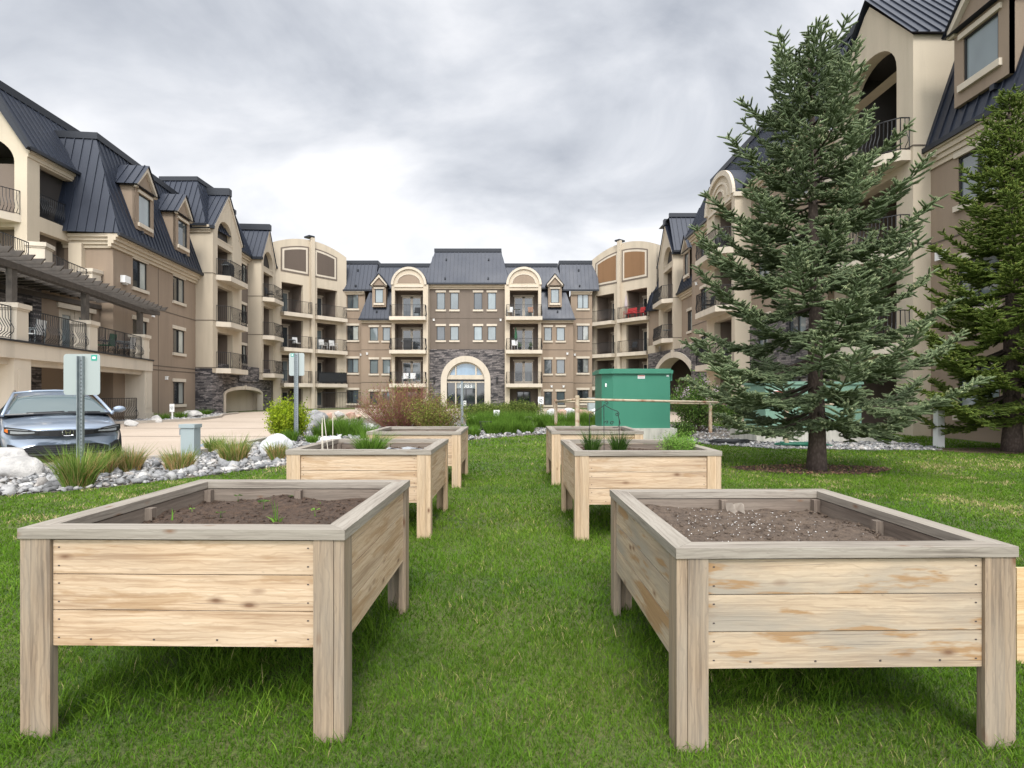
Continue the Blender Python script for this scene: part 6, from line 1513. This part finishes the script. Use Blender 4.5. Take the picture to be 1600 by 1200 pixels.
# green metal kiosk on a concrete base
GRNP = M('green_enamel', (.022, .20, .115), .42)
def gm():
    b = NB(GRNP); p = b.pos(); n = b.noise(b.mapping(p, (1, 1, .3)), 1.6, 5, .6); b.set('Base Color', b.mixc(n, (.030, .165, .105), (.050, .215, .140))); b.set('Roughness', b.math('ADD', b.math('MULTIPLY', n, .2), .35))
gm()
YK = 15.6; xk0, xk1 = W(958, YK), W(1047, YK); zk0, zk1 = EYE - (669 - HY) / FPX * YK, EYE + (HY - 581) / FPX * YK
root = empty('utility_cabinet', ((xk0 + xk1) / 2 - .1, YK + .6, PB), frame_world=True); tag(root, 'big bright green metal transformer cabinet on a concrete base behind the rail', 'utility cabinet')
mb = MB(); mb.hexa([(xk0 - .0, YK, zk0), (xk1, YK, zk0), (xk1, YK + 1.5, zk0), (xk0, YK + 1.5, zk0), (xk0, YK, zk1), (xk1, YK, zk1), (xk1, YK + 1.5, zk1), (xk0, YK + 1.5, zk1)])
mb.hexa([(xk0 - .28, YK + .25, zk0), (xk0, YK, zk0), (xk0, YK + 1.5, zk0), (xk0 - .28, YK + 1.5, zk0), (xk0 - .28, YK + .25, zk1), (xk0, YK, zk1), (xk0, YK + 1.5, zk1), (xk0 - .28, YK + 1.5, zk1)])
bd = mb.build('body', GRNP, root); bv = bd.modifiers.new('b', 'BEVEL'); bv.width = .012; bv.segments = 2; bv.limit_method = 'ANGLE'
mb = MB(); mb.prism([(xk0 - .05, YK - .06), (xk1 + .07, YK - .06), (xk1 + .07, YK + 1.56), (xk0 - .36, YK + 1.56), (xk0 - .36, YK + .2)], zk1 - .05, zk1 + .05); mb.prism([(xk0 - .0, YK), (xk1 + .03, YK), (xk1 + .03, YK + 1.5), (xk0 - .3, YK + 1.5), (xk0 - .3, YK + .26)], zk1 + .05, zk1 + .09)
l_ = mb.build('lid', GRNP, root); bv = l_.modifiers.new('b', 'BEVEL'); bv.width = .02; bv.segments = 2; bv.limit_method = 'ANGLE'
mb = MB(); mb.box(xk1 + .005, xk1 + .09, YK + .1, YK + .22, zk1 - .25, zk1 - .05); mb.build('hinge', GRNP, root)
mb = MB(); xs_ = W(1002, YK); mb.box(xs_ - .10, xs_ + .10, YK - .008, YK - .003, zk1 - .19, zk1 - .09); st_ = mb.build('warning_sticker', WHITE, root)
mb = MB(); mb.box(xs_ - .09, xs_ + .09, YK - .0105, YK - .0085, zk1 - .125, zk1 - .10); mb.build('sticker_band', M('sticker_red', (.5, .12, .08), .5), st_)
mb = MB()
for k in range(2): mb.box(xs_ - .085, xs_ + .085, YK - .0105, YK - .0085, zk1 - .15 - .022 * k, zk1 - .14 - .022 * k)
mb.build('sticker_print', M('sticker_grey', (.3, .3, .3), .5), st_)
mb = MB(); mb.box(xk0 - .2, xk0 - .10, YK + .14, YK + .15, zk1 - .42, zk1 - .32); mb.box(xk1 - .1, xk1 - .04, YK - .008, YK - .003, zk1 - .13, zk1 - .09); mb.build('small_label', WHITE, root)
CB = M('concrete_base', (.42, .41, .36), .9)
def cbm():
    b = NB(CB); p = b.pos(); n = b.noise(b.mapping(p, (6, 6, 1.2)), 1.0, 5); b.set('Base Color', b.ramp(n, [(.3, (.30, .29, .25)), (.6, (.50, .48, .42)), (.8, (.42, .42, .36))]))
cbm()
mb = MB(); mb.prism([(xk0 - .1, YK - .12), (xk1 + .16, YK - .12), (xk1 + .16, YK + 1.6), (xk0 - .4, YK + 1.6), (xk0 - .4, YK + .16)], PB - .05, zk0 - .003); mb.build('concrete_base', CB, root)
# second cabinet behind the spruce
PALEG = M('pale_green_enamel', (.16, .28, .21), .6); YM = 15.2; a_, b_ = W(1196, YM), W(1346, YM)
root = empty('utility_cabinet', ((a_ + b_) / 2, YM + .6, PB), frame_world=True); tag(root, 'pale green transformer cabinet behind the spruce trunk', 'utility cabinet')
mb = MB(); mb.box(a_, b_, YM, YM + 1.4, .42, 1.66); mb.build('body', PALEG, root); mb = MB(); mb.box(a_ - .04, b_ + .04, YM - .04, YM + 1.45, 1.66, 1.74); mb.build('lid', PALEG, root)
mb = MB(); mb.box((a_ + b_) / 2 - .01, (a_ + b_) / 2 + .01, YM - .006, YM - .001, .5, 1.62); mb.build('door_seam', ROOFD, root)
a2, b2 = W(1207, YM), W(1232, YM); mb = MB(); mb.box(a2, b2, YM - .012, YM - .004, 1.22, 1.50); c2, d2 = W(1297, YM), W(1312, YM); mb.box(c2, d2, YM - .012, YM - .004, 1.22, 1.48); w_ = mb.build('warning_sticker', WHITE, root)
mb = MB(); mb.box(a2 + .02, b2 - .02, YM - .016, YM - .0125, 1.42, 1.48); mb.box(c2 + .02, d2 - .02, YM - .016, YM - .0125, 1.41, 1.46); mb.build('sticker_band', M('sticker_red2', (.5, .10, .07), .5), w_)
mb = MB(); mb.box(a2 + .05, a2 + .16, YM - .016, YM - .0125, 1.26, 1.39); mb.box(c2 + .03, d2 - .03, YM - .016, YM - .0125, 1.26, 1.38); mb.build('sticker_print', FRAME, w_)
mb = MB(); mb.box(a_ - .35, b_ + .3, YM - .25, YM + 1.6, PB - .05, .42 - .003); mb.build('concrete_base', CB, root)

# pipe rail barrier round the cabinets: one welded frame
PIPE = M('weathered_yellow_pipe', (.45, .36, .24), .7)
def pm():
    b = NB(PIPE); p = b.pos(); n = b.noise(p, 1.7, 6, .7); n2 = b.noise(p, 9, 4); b.set('Base Color', b.mixc(b.ramp(b.math('ADD', b.math('MULTIPLY', n, .7), b.math('MULTIPLY', n2, .3)), [(.50, (0,) * 3), (.62, (1,) * 3)]), (.46, .38, .27), (.27, .13, .07)))
pm()
root = empty('pipe_barrier', (6, 15, PB), frame_world=True); tag(root, 'weathered yellow pipe railing on posts around the transformer cabinets', 'railing')
PS = [(W(902, 14.2), 14.2, 1.35, .058), (6.85, 13.9, 1.22, .055), (W(868.5, 19.0), 19.0, 1.20, .055), (W(1110, 18.8), 18.8, 1.14, .06)]
for x, y, z, r in PS: mb = MB(); mb.tube([(x, y, PB - .1), (x, y, z)], r, 12); mb.tube([(x, y, z), (x, y, z + .015)], r * .8, 12); mb.build('post', PIPE, root, smooth=False)
mb = MB(); xq = W(1468, 13.7); mb.hexa([(xq - .09, 13.65, PB - .05), (xq + .09, 13.65, PB - .05), (xq + .09, 13.8, PB - .05), (xq - .09, 13.8, PB - .05), (xq - .075, 13.65, 1.13), (xq + .085, 13.65, 1.13), (xq + .085, 13.8, 1.13), (xq - .075, 13.8, 1.13)]); mb.build('post', WHITE, root)
Pa = (PS[0][0], 14.2, 1.265); Pb = (6.85, 13.86, 1.155); Pc = (xq, 13.6, 1.13); Pd = (PS[2][0], 19.0, 1.14); Pe = (PS[3][0], 18.8, 1.07); Pf = (W(1440, 18.4), 18.4, 1.0)
for a, b in ((Pa, Pb), (Pb, Pc), (Pa, Pd), (Pd, Pe), (Pe, Pf), (Pf, (Pc[0], Pc[1] + .1, Pc[2]))): mb = MB(); mb.tube([a, b], .032, 10); mb.build('rail', PIPE, root, smooth=True)
# hoses
HB = M('black_hose', (.012, .013, .014), .4); HG = M('green_hose', (.01, .12, .07), .45)
def hose(cx, cy, r, n, mat, label, seed):
    rg = random.Random(seed); pts = []
    for i in range(n * 18):
        a = i / 18 * 6.283; rr = r * (1 + .12 * math.sin(a * .37 + seed)); pts.append((cx + rr * 1.7 * math.cos(a) + .05 * math.sin(i * .11), cy + rr * .8 * math.sin(a), PB + .06 + .012 * (i // 18) + .01 * math.sin(a * 2.3)))
    pts.append((cx + r * 3.2, cy - .1, PB + .05)); mb = MB(); mb.tube(pts, .016, 6); o = mb.build('garden_hose', mat, smooth=True); tag(o, label, 'hose')
hose(W(1140, 14.6), 14.6, .28, 5, HB, 'coiled black garden hose lying on the gravel', 1); hose(W(1250, 13.6), 13.75, .26, 5, HG, 'coiled green garden hose behind the spruce trunk', 2)
# plywood sheet at right edge
PLY = woodmat('plywood', [(.62, .46, .27), (.55, .38, .20), (.42, .26, .12)], knots=1.0)
mb = MB(); mb.box(W(1589, 2.86), 3.7, 2.86, 2.875, .01, .515, wood=True); o = mb.build('plywood_board', PLY); tag(o, 'plywood board standing on edge at the right edge of the picture', 'board')
# black plant pot and small things near the centre
mb = MB(); x = W(759, 19.6); mb.tube([(x, 19.6, PB), (x, 19.6, PB + .32)], .17, 14, r1=.22); mb.tube([(x, 19.6, PB + .30), (x, 19.6, PB + .35)], .235, 14); o = mb.build('plant_pot', IRON); tag(o, 'black plastic plant pot between the far green grasses', 'plant pot')
x = W(928, 33.5); mb = MB(); mb.box(x - .35, x + .35, 33.3, 33.9, PB, 1.1); mb.box(x - .38, x + .38, 33.27, 33.93, 1.1, 1.16); o = mb.build('utility_box', PED); tag(o, 'grey utility box beside boulders at the right corner', 'utility box')

# ================================================================== PARKED CAR
CARP = M('blue_grey_car_paint', (.24, .29, .36), .28, .35, **{'Coat Weight': 1.0, 'Coat Roughness': .05})
CGL = M('car_glass', (.09, .12, .12), .03, 0, **{'IOR': 2.0}); CBLK = M('black_plastic', (.010, .010, .011), .35); TYRE = M('tyre_rubber', (.015, .015, .015), .85); RIM = M('alloy', (.35, .36, .37), .3, .9)  # car glass: base colour lifted to stand in for a brighter reflection
LENS = M('headlight_lens', (.30, .31, .32), .08, .2, **{'IOR': 1.8}); AMB = M('amber_lens', (.60, .14, .02), .2); CHR = M('chrome', (.7, .7, .7), .12, 1.0)
def car(x, y, heading):
    """local frame: nose at y=0 looking to -y; body extends to +y"""
    root = empty('parked_car', (x, y, PB), heading); tag(root, 'blue grey sedan parked nose-in facing the rock bed at the left edge', 'car')
    # stations: (y, half width, z bottom, z side-shoulder, z centre top, round)
    st = [(.00, .72, .30, .60, .665), (.05, .78, .24, .66, .715), (.16, .835, .20, .705, .765), (.45, .875, .19, .745, .825), (.8, .895, .19, .79, .875), (1.18, .90, .19, .85, .935), (1.45, .90, .19, .89, .955), (2.3, .90, .19, .93, .95), (3.2, .90, .19, .95, .96), (3.9, .89, .20, .97, .99), (4.35, .86, .24, .96, 1.0), (4.6, .80, .34, .90, .95)]
    nu = 22; rows = []
    for (yy, w, zb, zs, zc) in st:
        ring = []
        # half outline from bottom centre out, up the side, and over the top
        prof = [(0, zb), (.55, zb), (.90, zb + .03), (.975, zb + .13), (1.0, zb + .30), (.995, zs - .14), (.955, zs - .035), (.88, zs + .012), (.62, zs + (zc - zs) * .62), (.3, zs + (zc - zs) * .93), (0, zc)]
        left = [(-a, b) for a, b in prof]; full = prof + left[::-1][1:-1]
        for a, b in full: ring.append((a * w, yy + (.30 * (abs(a) ** 2.6) * max(0, 1 - yy / 1.0)) + (-.25 * abs(a) ** 3 if yy > 4.2 else 0), b))
        rows.append(ring)
    mb = MB(); mb.grid(rows, closed=True)
    mb.face([p for p in rows[0]]); mb.face([p for p in reversed(rows[-1])])
    bd = mb.build('body', CARP, root, smooth=True, merge=True); s = bd.modifiers.new('s', 'SUBSURF'); s.levels = 2; s.render_levels = 2
    # greenhouse
    gs = [(1.12, .80, .93, .925), (1.30, .775, .985, 1.02), (1.95, .63, 1.30, 1.345), (2.45, .61, 1.345, 1.405), (3.0, .60, 1.33, 1.395), (3.6, .62, 1.18, 1.25), (4.2, .70, .99, 1.0)]
    rows = []
    for (yy, w, zs, zc) in gs:
        bw = .865 if 1.2 < yy < 4 else .82; zb = .90
        rows.append([(-bw, yy, zb), (-w - (bw - w) * .45, yy, (zs + zb) / 2), (-w, yy, zs), (-w * .55, yy - .05 * (yy < 2), zs + (zc - zs) * .75), (0, yy - .07 * (yy < 2), zc), (w * .55, yy - .05 * (yy < 2), zs + (zc - zs) * .75), (w, yy, zs), (w + (bw - w) * .45, yy, (zs + zb) / 2), (bw, yy, zb)])
    def mat(i, j):
        top = j in (2, 3, 4, 5)
        if top: return 1 if i in (0, 1, 5) or i == 4 else 0
        return 1 if 1 <= i <= 4 else 0
    mb = MB(); mb.grid(rows, mi=mat); gh = mb.build('cabin', [CARP, CGL], root, smooth=True)
    s = gh.modifiers.new('s', 'SUBSURF'); s.levels = 2; s.render_levels = 2
    for sx in (-1, 1):      # A pillars
        mb = MB(); mb.tube([(sx * .83, 1.08, .92), (sx * .735, 1.55, 1.13), (sx * .635, 1.96, 1.325), (sx * .60, 2.4, 1.37)], .028, 8); mb.build('pillar', CARP, root, smooth=True)
    mb = MB(); mb.tube([(-.63, 1.93, 1.335), (-.33, 1.88, 1.372), (0, 1.86, 1.385), (.33, 1.88, 1.372), (.63, 1.93, 1.335)], .022, 8); mb.build('roof_edge', CARP, root, smooth=True)
    mb = MB(); mb.tube([(-.80, 1.13, .925), (-.4, .98, .945), (0, .94, .955), (.4, .98, .945), (.80, 1.13, .925)], .022, 6); mb.build('wiper_cowl', CBLK, root)
    mb = MB(); mb.tube([(-.5, 1.0, .965), (.05, .97, .985)], .010, 5); mb.tube([(.1, .97, .975), (.62, 1.06, .965)], .010, 5); mb.build('wiper', CBLK, root)
    # hood creases
    def yn(xx, z): # nose surface depth at lateral xx
        return .30 * (abs(xx) / .78) ** 2.6 + (.02 if z > .55 else .0)
    def nose_strip(name, pts, mat, prj=.03, thick=.02, parent=root):
        """pts: list of (x, zlow, zhigh)"""
        mb = MB(); F_ = [(x_, yn(x_, 0) - prj, zl, zh) for x_, zl, zh in pts]
        for a, b in zip(F_, F_[1:]):
            mb.face([(a[0], a[1], a[2]), (b[0], b[1], b[2]), (b[0], b[1], b[3]), (a[0], a[1], a[3])]); mb.face([(a[0], a[1], a[3]), (b[0], b[1], b[3]), (b[0], b[1] + .1, b[3]), (a[0], a[1] + .1, a[3])]); mb.face([(a[0], a[1] + .1, a[2]), (b[0], b[1] + .1, b[2]), (b[0], b[1], b[2]), (a[0], a[1], a[2])])
        return mb.build(name, mat, parent)
    X_ = lambda a, b, n=8: [a + (b - a) * i / n for i in range(n + 1)]
    nose_strip('grille', [(x_, .560 + .035 * (abs(x_) / .5) ** 2, .668 + .0 * x_) for x_ in X_(-.52, .52)], CBLK, prj=.012)
    lower = nose_strip('lower_grille', [(x_, .265 + .0 * x_, .415 - .05 * max(0, abs(x_) - .45) / .15) for x_ in X_(-.62, .62, 12)], CBLK, prj=.05)
    for k in range(3): nose_strip('grille_bar', [(x_, .30 + .035 * k, .306 + .035 * k) for x_ in X_(-.58, .58)], M('grey_bar', (.05, .05, .055), .4) if k == 0 else bpy.data.materials['grey_bar'], prj=.058)
    for sx in (-1, 1):
        q = [(sx * a, l, h) for a, l, h in ((.40, .615, .665), (.50, .598, .688), (.60, .588, .708), (.72, .592, .725), (.80, .61, .738), (.84, .65, .738))]
        if sx < 0: q = q[::-1]
        hl = nose_strip('headlight', q, CBLK, prj=.024)
        q = [(sx * a, l, h) for a, l, h in ((.45, .632, .650), (.55, .625, .655), (.65, .622, .662), (.76, .628, .675))]
        if sx < 0: q = q[::-1]
        nose_strip('lamp_lens', q, LENS, prj=.030)
        q = [(sx * a, l, h) for a, l, h in ((.46, .668, .674), (.60, .682, .693), (.72, .694, .708), (.81, .702, .716))]
        if sx < 0: q = q[::-1]
        nose_strip('running_light', q, LENS, prj=.026)
        q = [(sx * a, l, h) for a, l, h in ((.79, .64, .70), (.83, .665, .71))]
        if sx < 0: q = q[::-1]
        if sx < 0: nose_strip('turn_lamp', q, AMB, prj=.028)
        q = [(sx * a, l, h) for a, l, h in ((.66, .28, .38), (.74, .30, .43), (.80, .34, .44))]
        if sx < 0: q = q[::-1]
        nose_strip('fog_vent', q, CBLK, prj=.02)
        # mirror
        mb = MB(); V, T_ = IV2 * np.array([.115, .055, .07]) + np.array([sx * 1.0, 1.42, 1.0]), IF2
        for t in T_: mb.face([V[k] for k in t])
        mb.tube([(sx * .86, 1.45, .94), (sx * .93, 1.43, .96)], .025, 6); mb.build('wing_mirror', CARP, root, smooth=True)
        for yw in (.92, 3.62):
            mb = MB(); mb.tube([(sx * .72, yw, .315), (sx * .905, yw, .315)], .318, 26); w_ = mb.build('wheel', TYRE, root); mb = MB(); mb.tube([(sx * .80, yw, .315), (sx * .912, yw, .315)], .215, 20); mb.build('rim', RIM, w_).location = Vector((0, 0, 0)) + (ORG[w_] * 0); 
    # badge
    mb = MB(); e_ = -.028
    mb.tube([(.078 * (abs(math.cos(a)) ** .6) * (1 if math.cos(a) > 0 else -1), e_, .625 + .056 * (abs(math.sin(a)) ** .6) * (1 if math.sin(a) > 0 else -1)) for a in np.linspace(0, 6.283, 29)], .006, 5, cap=False)
    for sx in (-1, 1): mb.hexa([(sx * .024 - .007, e_ - .004, .590), (sx * .024 + .007, e_ - .004, .590), (sx * .024 + .007, e_ + .01, .590), (sx * .024 - .007, e_ + .01, .590), (sx * .036 - .007, e_ - .004, .662), (sx * .036 + .007, e_ - .004, .662), (sx * .036 + .007, e_ + .01, .662), (sx * .036 - .007, e_ + .01, .662)])
    mb.box(-.028, .028, e_ - .003, e_ + .008, .618, .632); mb.build('badge', CHR, root)
    return root
cr_ = car(W(106, 10.0) , 10.0, math.atan2(.705, .716) )

# ================================================================== BALCONY THINGS
FABR = M('dark_fabric', (.02, .022, .024), .9); REDF = M('red_chair_fabric', (.40, .02, .02), .8); GRC = M('grill_cover', (.012, .013, .014), .7); WPL = M('white_plastic', (.62, .62, .60), .5); GRF = M('green_fabric', (.03, .10, .05), .9)
def fchair(f, u, z, o, label, mat=FABR, fm=IRON, face=1, s=1.0):
    x, y, _ = f.pt(u, z, o); ang = math.atan2(f.d.y, f.d.x) + (0 if face > 0 else math.pi)
    root = empty('patio_chair', (x, y, z + .01), ang); tag(root, label, 'chair', 'balcony chairs')
    for sx in (-1, 1):
        for sy, h in ((-1, .62), (1, .95)): mb = MB(); mb.tube([(sx * .25 * s, sy * .24 * s, 0), (sx * .25 * s, (sy * .24 + (.08 if sy > 0 else 0)) * s, h * s)], .018, 5); mb.build('leg', fm, root)
        mb = MB(); mb.tube([(sx * .26 * s, -.26 * s, .63 * s), (sx * .26 * s, .26 * s, .63 * s)], .022, 5); mb.build('armrest', fm, root)
    mb = MB(); mb.box(-.25 * s, .25 * s, -.25 * s, .25 * s, .41 * s, .45 * s); mb.build('seat', mat, root)
    mb = MB(); mb.hexa([(-.24 * s, .22 * s, .45 * s), (.24 * s, .22 * s, .45 * s), (.24 * s, .25 * s, .45 * s), (-.24 * s, .25 * s, .45 * s), (-.24 * s, .31 * s, .95 * s), (.24 * s, .31 * s, .95 * s), (.24 * s, .34 * s, .95 * s), (-.24 * s, .34 * s, .95 * s)]); mb.build('backrest', mat, root)
    return root
def grill(f, u, z, o, label):
    x, y, _ = f.pt(u, z, o); root = empty('barbecue', (x, y, z + .01), math.atan2(f.d.y, f.d.x)); tag(root, label, 'barbecue')
    mb = MB(); mb.box(-.32, .32, -.25, .25, .0, .8); mb.build('cart', FRAME, root); mb = MB()
    A = [(.24 * math.cos(a), .8 + .28 * math.sin(a)) for a in np.linspace(0, math.pi, 9)]
    for (a, b), (c, d) in zip(A, A[1:]): mb.face([(-.36, a, b), (.36, a, b), (.36, c, d), (-.36, c, d)])
    for sx in (-.36, .36): mb.face([(sx, a, b) for a, b in A])
    mb.build('hood', GRC, root); mb = MB(); mb.box(-.6, -.36, -.2, .2, .78, .81); mb.box(.36, .6, -.2, .2, .78, .81); mb.build('side_shelf', GALV, root)
def table(f, u, z, o, label, r=.32):
    x, y, _ = f.pt(u, z, o); root = empty('patio_table', (x, y, z + .01)); tag(root, label, 'table'); mb = MB(); mb.tube([(0, 0, .66), (0, 0, .69)], r, 16); mb.build('tabletop', GALV, root)
    for k in range(3): a = k * 2.09; mb = MB(); mb.tube([(math.cos(a) * r * .8, math.sin(a) * r * .8, 0), (math.cos(a) * .06, math.sin(a) * .06, .66)], .012, 5); mb.build('leg', IRON, root)
def pot(f, u, z, o, label, mat=GRN, h=.45, r=.16, pm_=None):
    x, y, _ = f.pt(u, z, o); root = empty('potted_plant', (x, y, z + .01), frame_world=True); tag(root, label, 'potted plant')
    mb = MB(); mb.tube([(x, y, z + .01), (x, y, z + .26)], .11, 10, r1=.15); mb.build('pot', pm_ or IRON, root)
    n = 260; P = RNG.normal(0, 1, (n, 3)) * [r * .5, r * .5, h * .28] + [x, y, z + .26 + h * .45]; leaves(P, .07, mat, parent=root, org=(x, y, z + .26))
def parasol(f, u, z, o, label, mat):
    x, y, _ = f.pt(u, z, o); root = empty('folded_parasol', (x, y, z + .01), frame_world=True); tag(root, label, 'parasol')
    mb = MB(); mb.tube([(x, y, z), (x, y, z + 2.15)], .02, 6); mb.build('pole', GALV, root); mb = MB(); mb.tube([(x, y, z + 1.0), (x, y, z + 1.25), (x, y, z + 1.7), (x, y, z + 2.12)], [.13, .15, .09, .03], 9); mb.build('canopy', mat, root); mb = MB(); mb.tube([(x, y, z), (x, y, z + .08)], .22, 12); mb.build('base', IRON, root)
yb = 50.3; fbL = F(W(611.9, yb), yb, W(668.7, yb), yb); fbR = F(2 * XC - W(668.7, yb), yb, 2 * XC - W(611.9, yb), yb)
ub = lambda px, f=fbL: f.u(px)
fchair(fbL, ub(651), 8.31, -.2, 'dark chair on the top balcony of the left centre bay'); grill(fbL, ub(638), 5.31, .25, 'black barbecue on the middle balcony of the left centre bay'); table(fbL, ub(650), 5.31, -.3, 'small round table beside the barbecue on the left centre bay')
fchair(fbL, ub(634), 2.31, .2, 'pale chair at the left on the lowest balcony of the left centre bay', WPL, GALV); fchair(fbL, ub(645), 2.31, .2, 'pale chair at the right on the lowest balcony of the left centre bay', WPL, GALV)
fchair(fbR, ub(797, fbR), 8.31, .1, 'grey chair at the left on the top balcony of the right centre bay', WPL, GALV); table(fbR, ub(808, fbR), 8.31, .15, 'round table on the top balcony of the right centre bay'); fchair(fbR, ub(829, fbR), 8.31, .1, 'brownish chair at the right on the top balcony of the right centre bay', M('tan_fabric', (.25, .14, .09), .8), GALV)
fchair(fbR, ub(804, fbR), 5.31, .15, 'white plastic chair on the middle balcony of the right centre bay', WPL, WPL); pot(fbR, ub(812, fbR), 5.31, .45, 'potted plant beside the white chair on the right centre bay'); pot(fbR, ub(829, fbR), 5.31, .40, 'potted plant at the right end of the middle balcony of the right centre bay'); parasol(fbR, ub(806, fbR), 5.31, -.1, 'folded green parasol behind the white chair', GRF)
fchair(fN, fN.u(462), 5.31, .15, 'chair with a light cushion on the middle left corner balcony', WPL); table(fN, fN.u(455), 5.31, .1, 'table on the middle left corner balcony'); fchair(fN, fN.u(503), 5.31, .2, 'white chair at the left of the second left corner balcony', WPL, WPL); fchair(fN, fN.u(519), 5.31, .2, 'white chair at the right of the second left corner balcony', WPL, WPL)
pot(fN, fN.u(522), 2.31, .3, 'small evergreen in a pot behind the dark screened balcony rail', JUN, .8, .25); pot(fN, fN.u(531), 2.31, .3, 'taller evergreen in a pot at the end of the screened balcony', JUN, 1.0, .2)
mb = MB(); fN.box(mb, fN.u(493), fN.u(536), 2.40, 3.3, .50, .53); o = mb.build('privacy_screen', FABR); tag(o, 'dark privacy screen tied inside the balcony rail of the left corner', 'privacy screen')
mb = MB(); a_ = fN.u(486), fN.u(552)
for k in range(28): u_ = a_[0] + (a_[1] - a_[0]) * k / 27; mb.tube([fN.pt(u_, .1, 1.6), fN.pt(u_, 1.5, 1.6)], .014, 4)
mb.tube([fN.pt(a_[0], 1.5, 1.6), fN.pt(a_[1], 1.5, 1.6)], .02, 4); mb.tube([fN.pt(a_[0], .2, 1.6), fN.pt(a_[1], .2, 1.6)], .02, 4)
o = mb.build('patio_fence', IRON); tag(o, 'black iron patio fence at ground level under the left corner balconies', 'fence')
fchair(fN2, fN2.u(990), 8.06, .15, 'bright red chair on the top right corner balcony', REDF, REDF, s=1.0); fchair(fN2, fN2.u(982), 8.06, .1, 'second red chair nearer the folded parasol', REDF, REDF); fchair(fN2, fN2.u(1000), 8.06, -.1, 'red chair at the right beside the door of the corner balcony', REDF, REDF)
parasol(fN2, fN2.u(981), 8.06, .25, 'folded pale parasol on the top right corner balcony', M('pale_fabric', (.42, .36, .36), .9)); fchair(fN2, fN2.u(990), 5.06, .1, 'dark chair on the third floor right corner balcony'); grill(fN2, fN2.u(948), 2.06, .05, 'covered barbecue on the balcony left of the green box')
grill(fCc, fCc.u(352), 9.06, .2, 'dark covered barbecue on the top balcony of the left tower'); fchair(fE, fE.u(420), 9.01, .1, 'dark chair on the top balcony of the far left tower'); fchair(fG, fG.u(1028), 8.61, .2, 'dark chair on the top balcony of the right tower'); table(fG, fG.u(1046), 5.61, .2, 'small table on the lower balcony of the right tower')
fchair(fJ, fJ.u(1114), 6.01, .3, 'dark chair on the middle balcony of the round headed right bay'); grill(fJ, fJ.u(1130), 9.01, .1, 'covered barbecue on the top balcony of the round headed right bay'); fchair(fJ, fJ.u(1135), 3.01, .3, 'dark chair on the lowest balcony of the round headed right bay')
fTt = F(-17.6, 17, -18.9, 28); 
fchair(fTt, 3.4, 3.15, .4, 'light chair behind the terrace rail nearest the near pier', WPL, GALV, face=-1); fchair(fTt, 8.2, 3.15, .2, 'green cushioned terrace chair left of the striped seat', GRF, IRON, face=-1); fchair(fTt, 9.8, 3.15, .2, 'light cushioned terrace seat near the last pier', WPL, IRON, face=-1); table(fTt, 9.0, 3.15, .3, 'dark table between the terrace seats', .45)
fchair(fA, 1.9, 6.12, .6, 'white striped chair on the third floor terrace of the left wing', WPL, IRON, face=-1)
grill(fA, fA.u(80), 9.28, -.6, 'dark grill on the top floor loggia of the left wing')
pot(F(-19.5, 51.2, -15, 51.2), 0, .1, 0, 'red leaved shrub in a pot by the left corner ground floor', REDL, 1.0, .5)
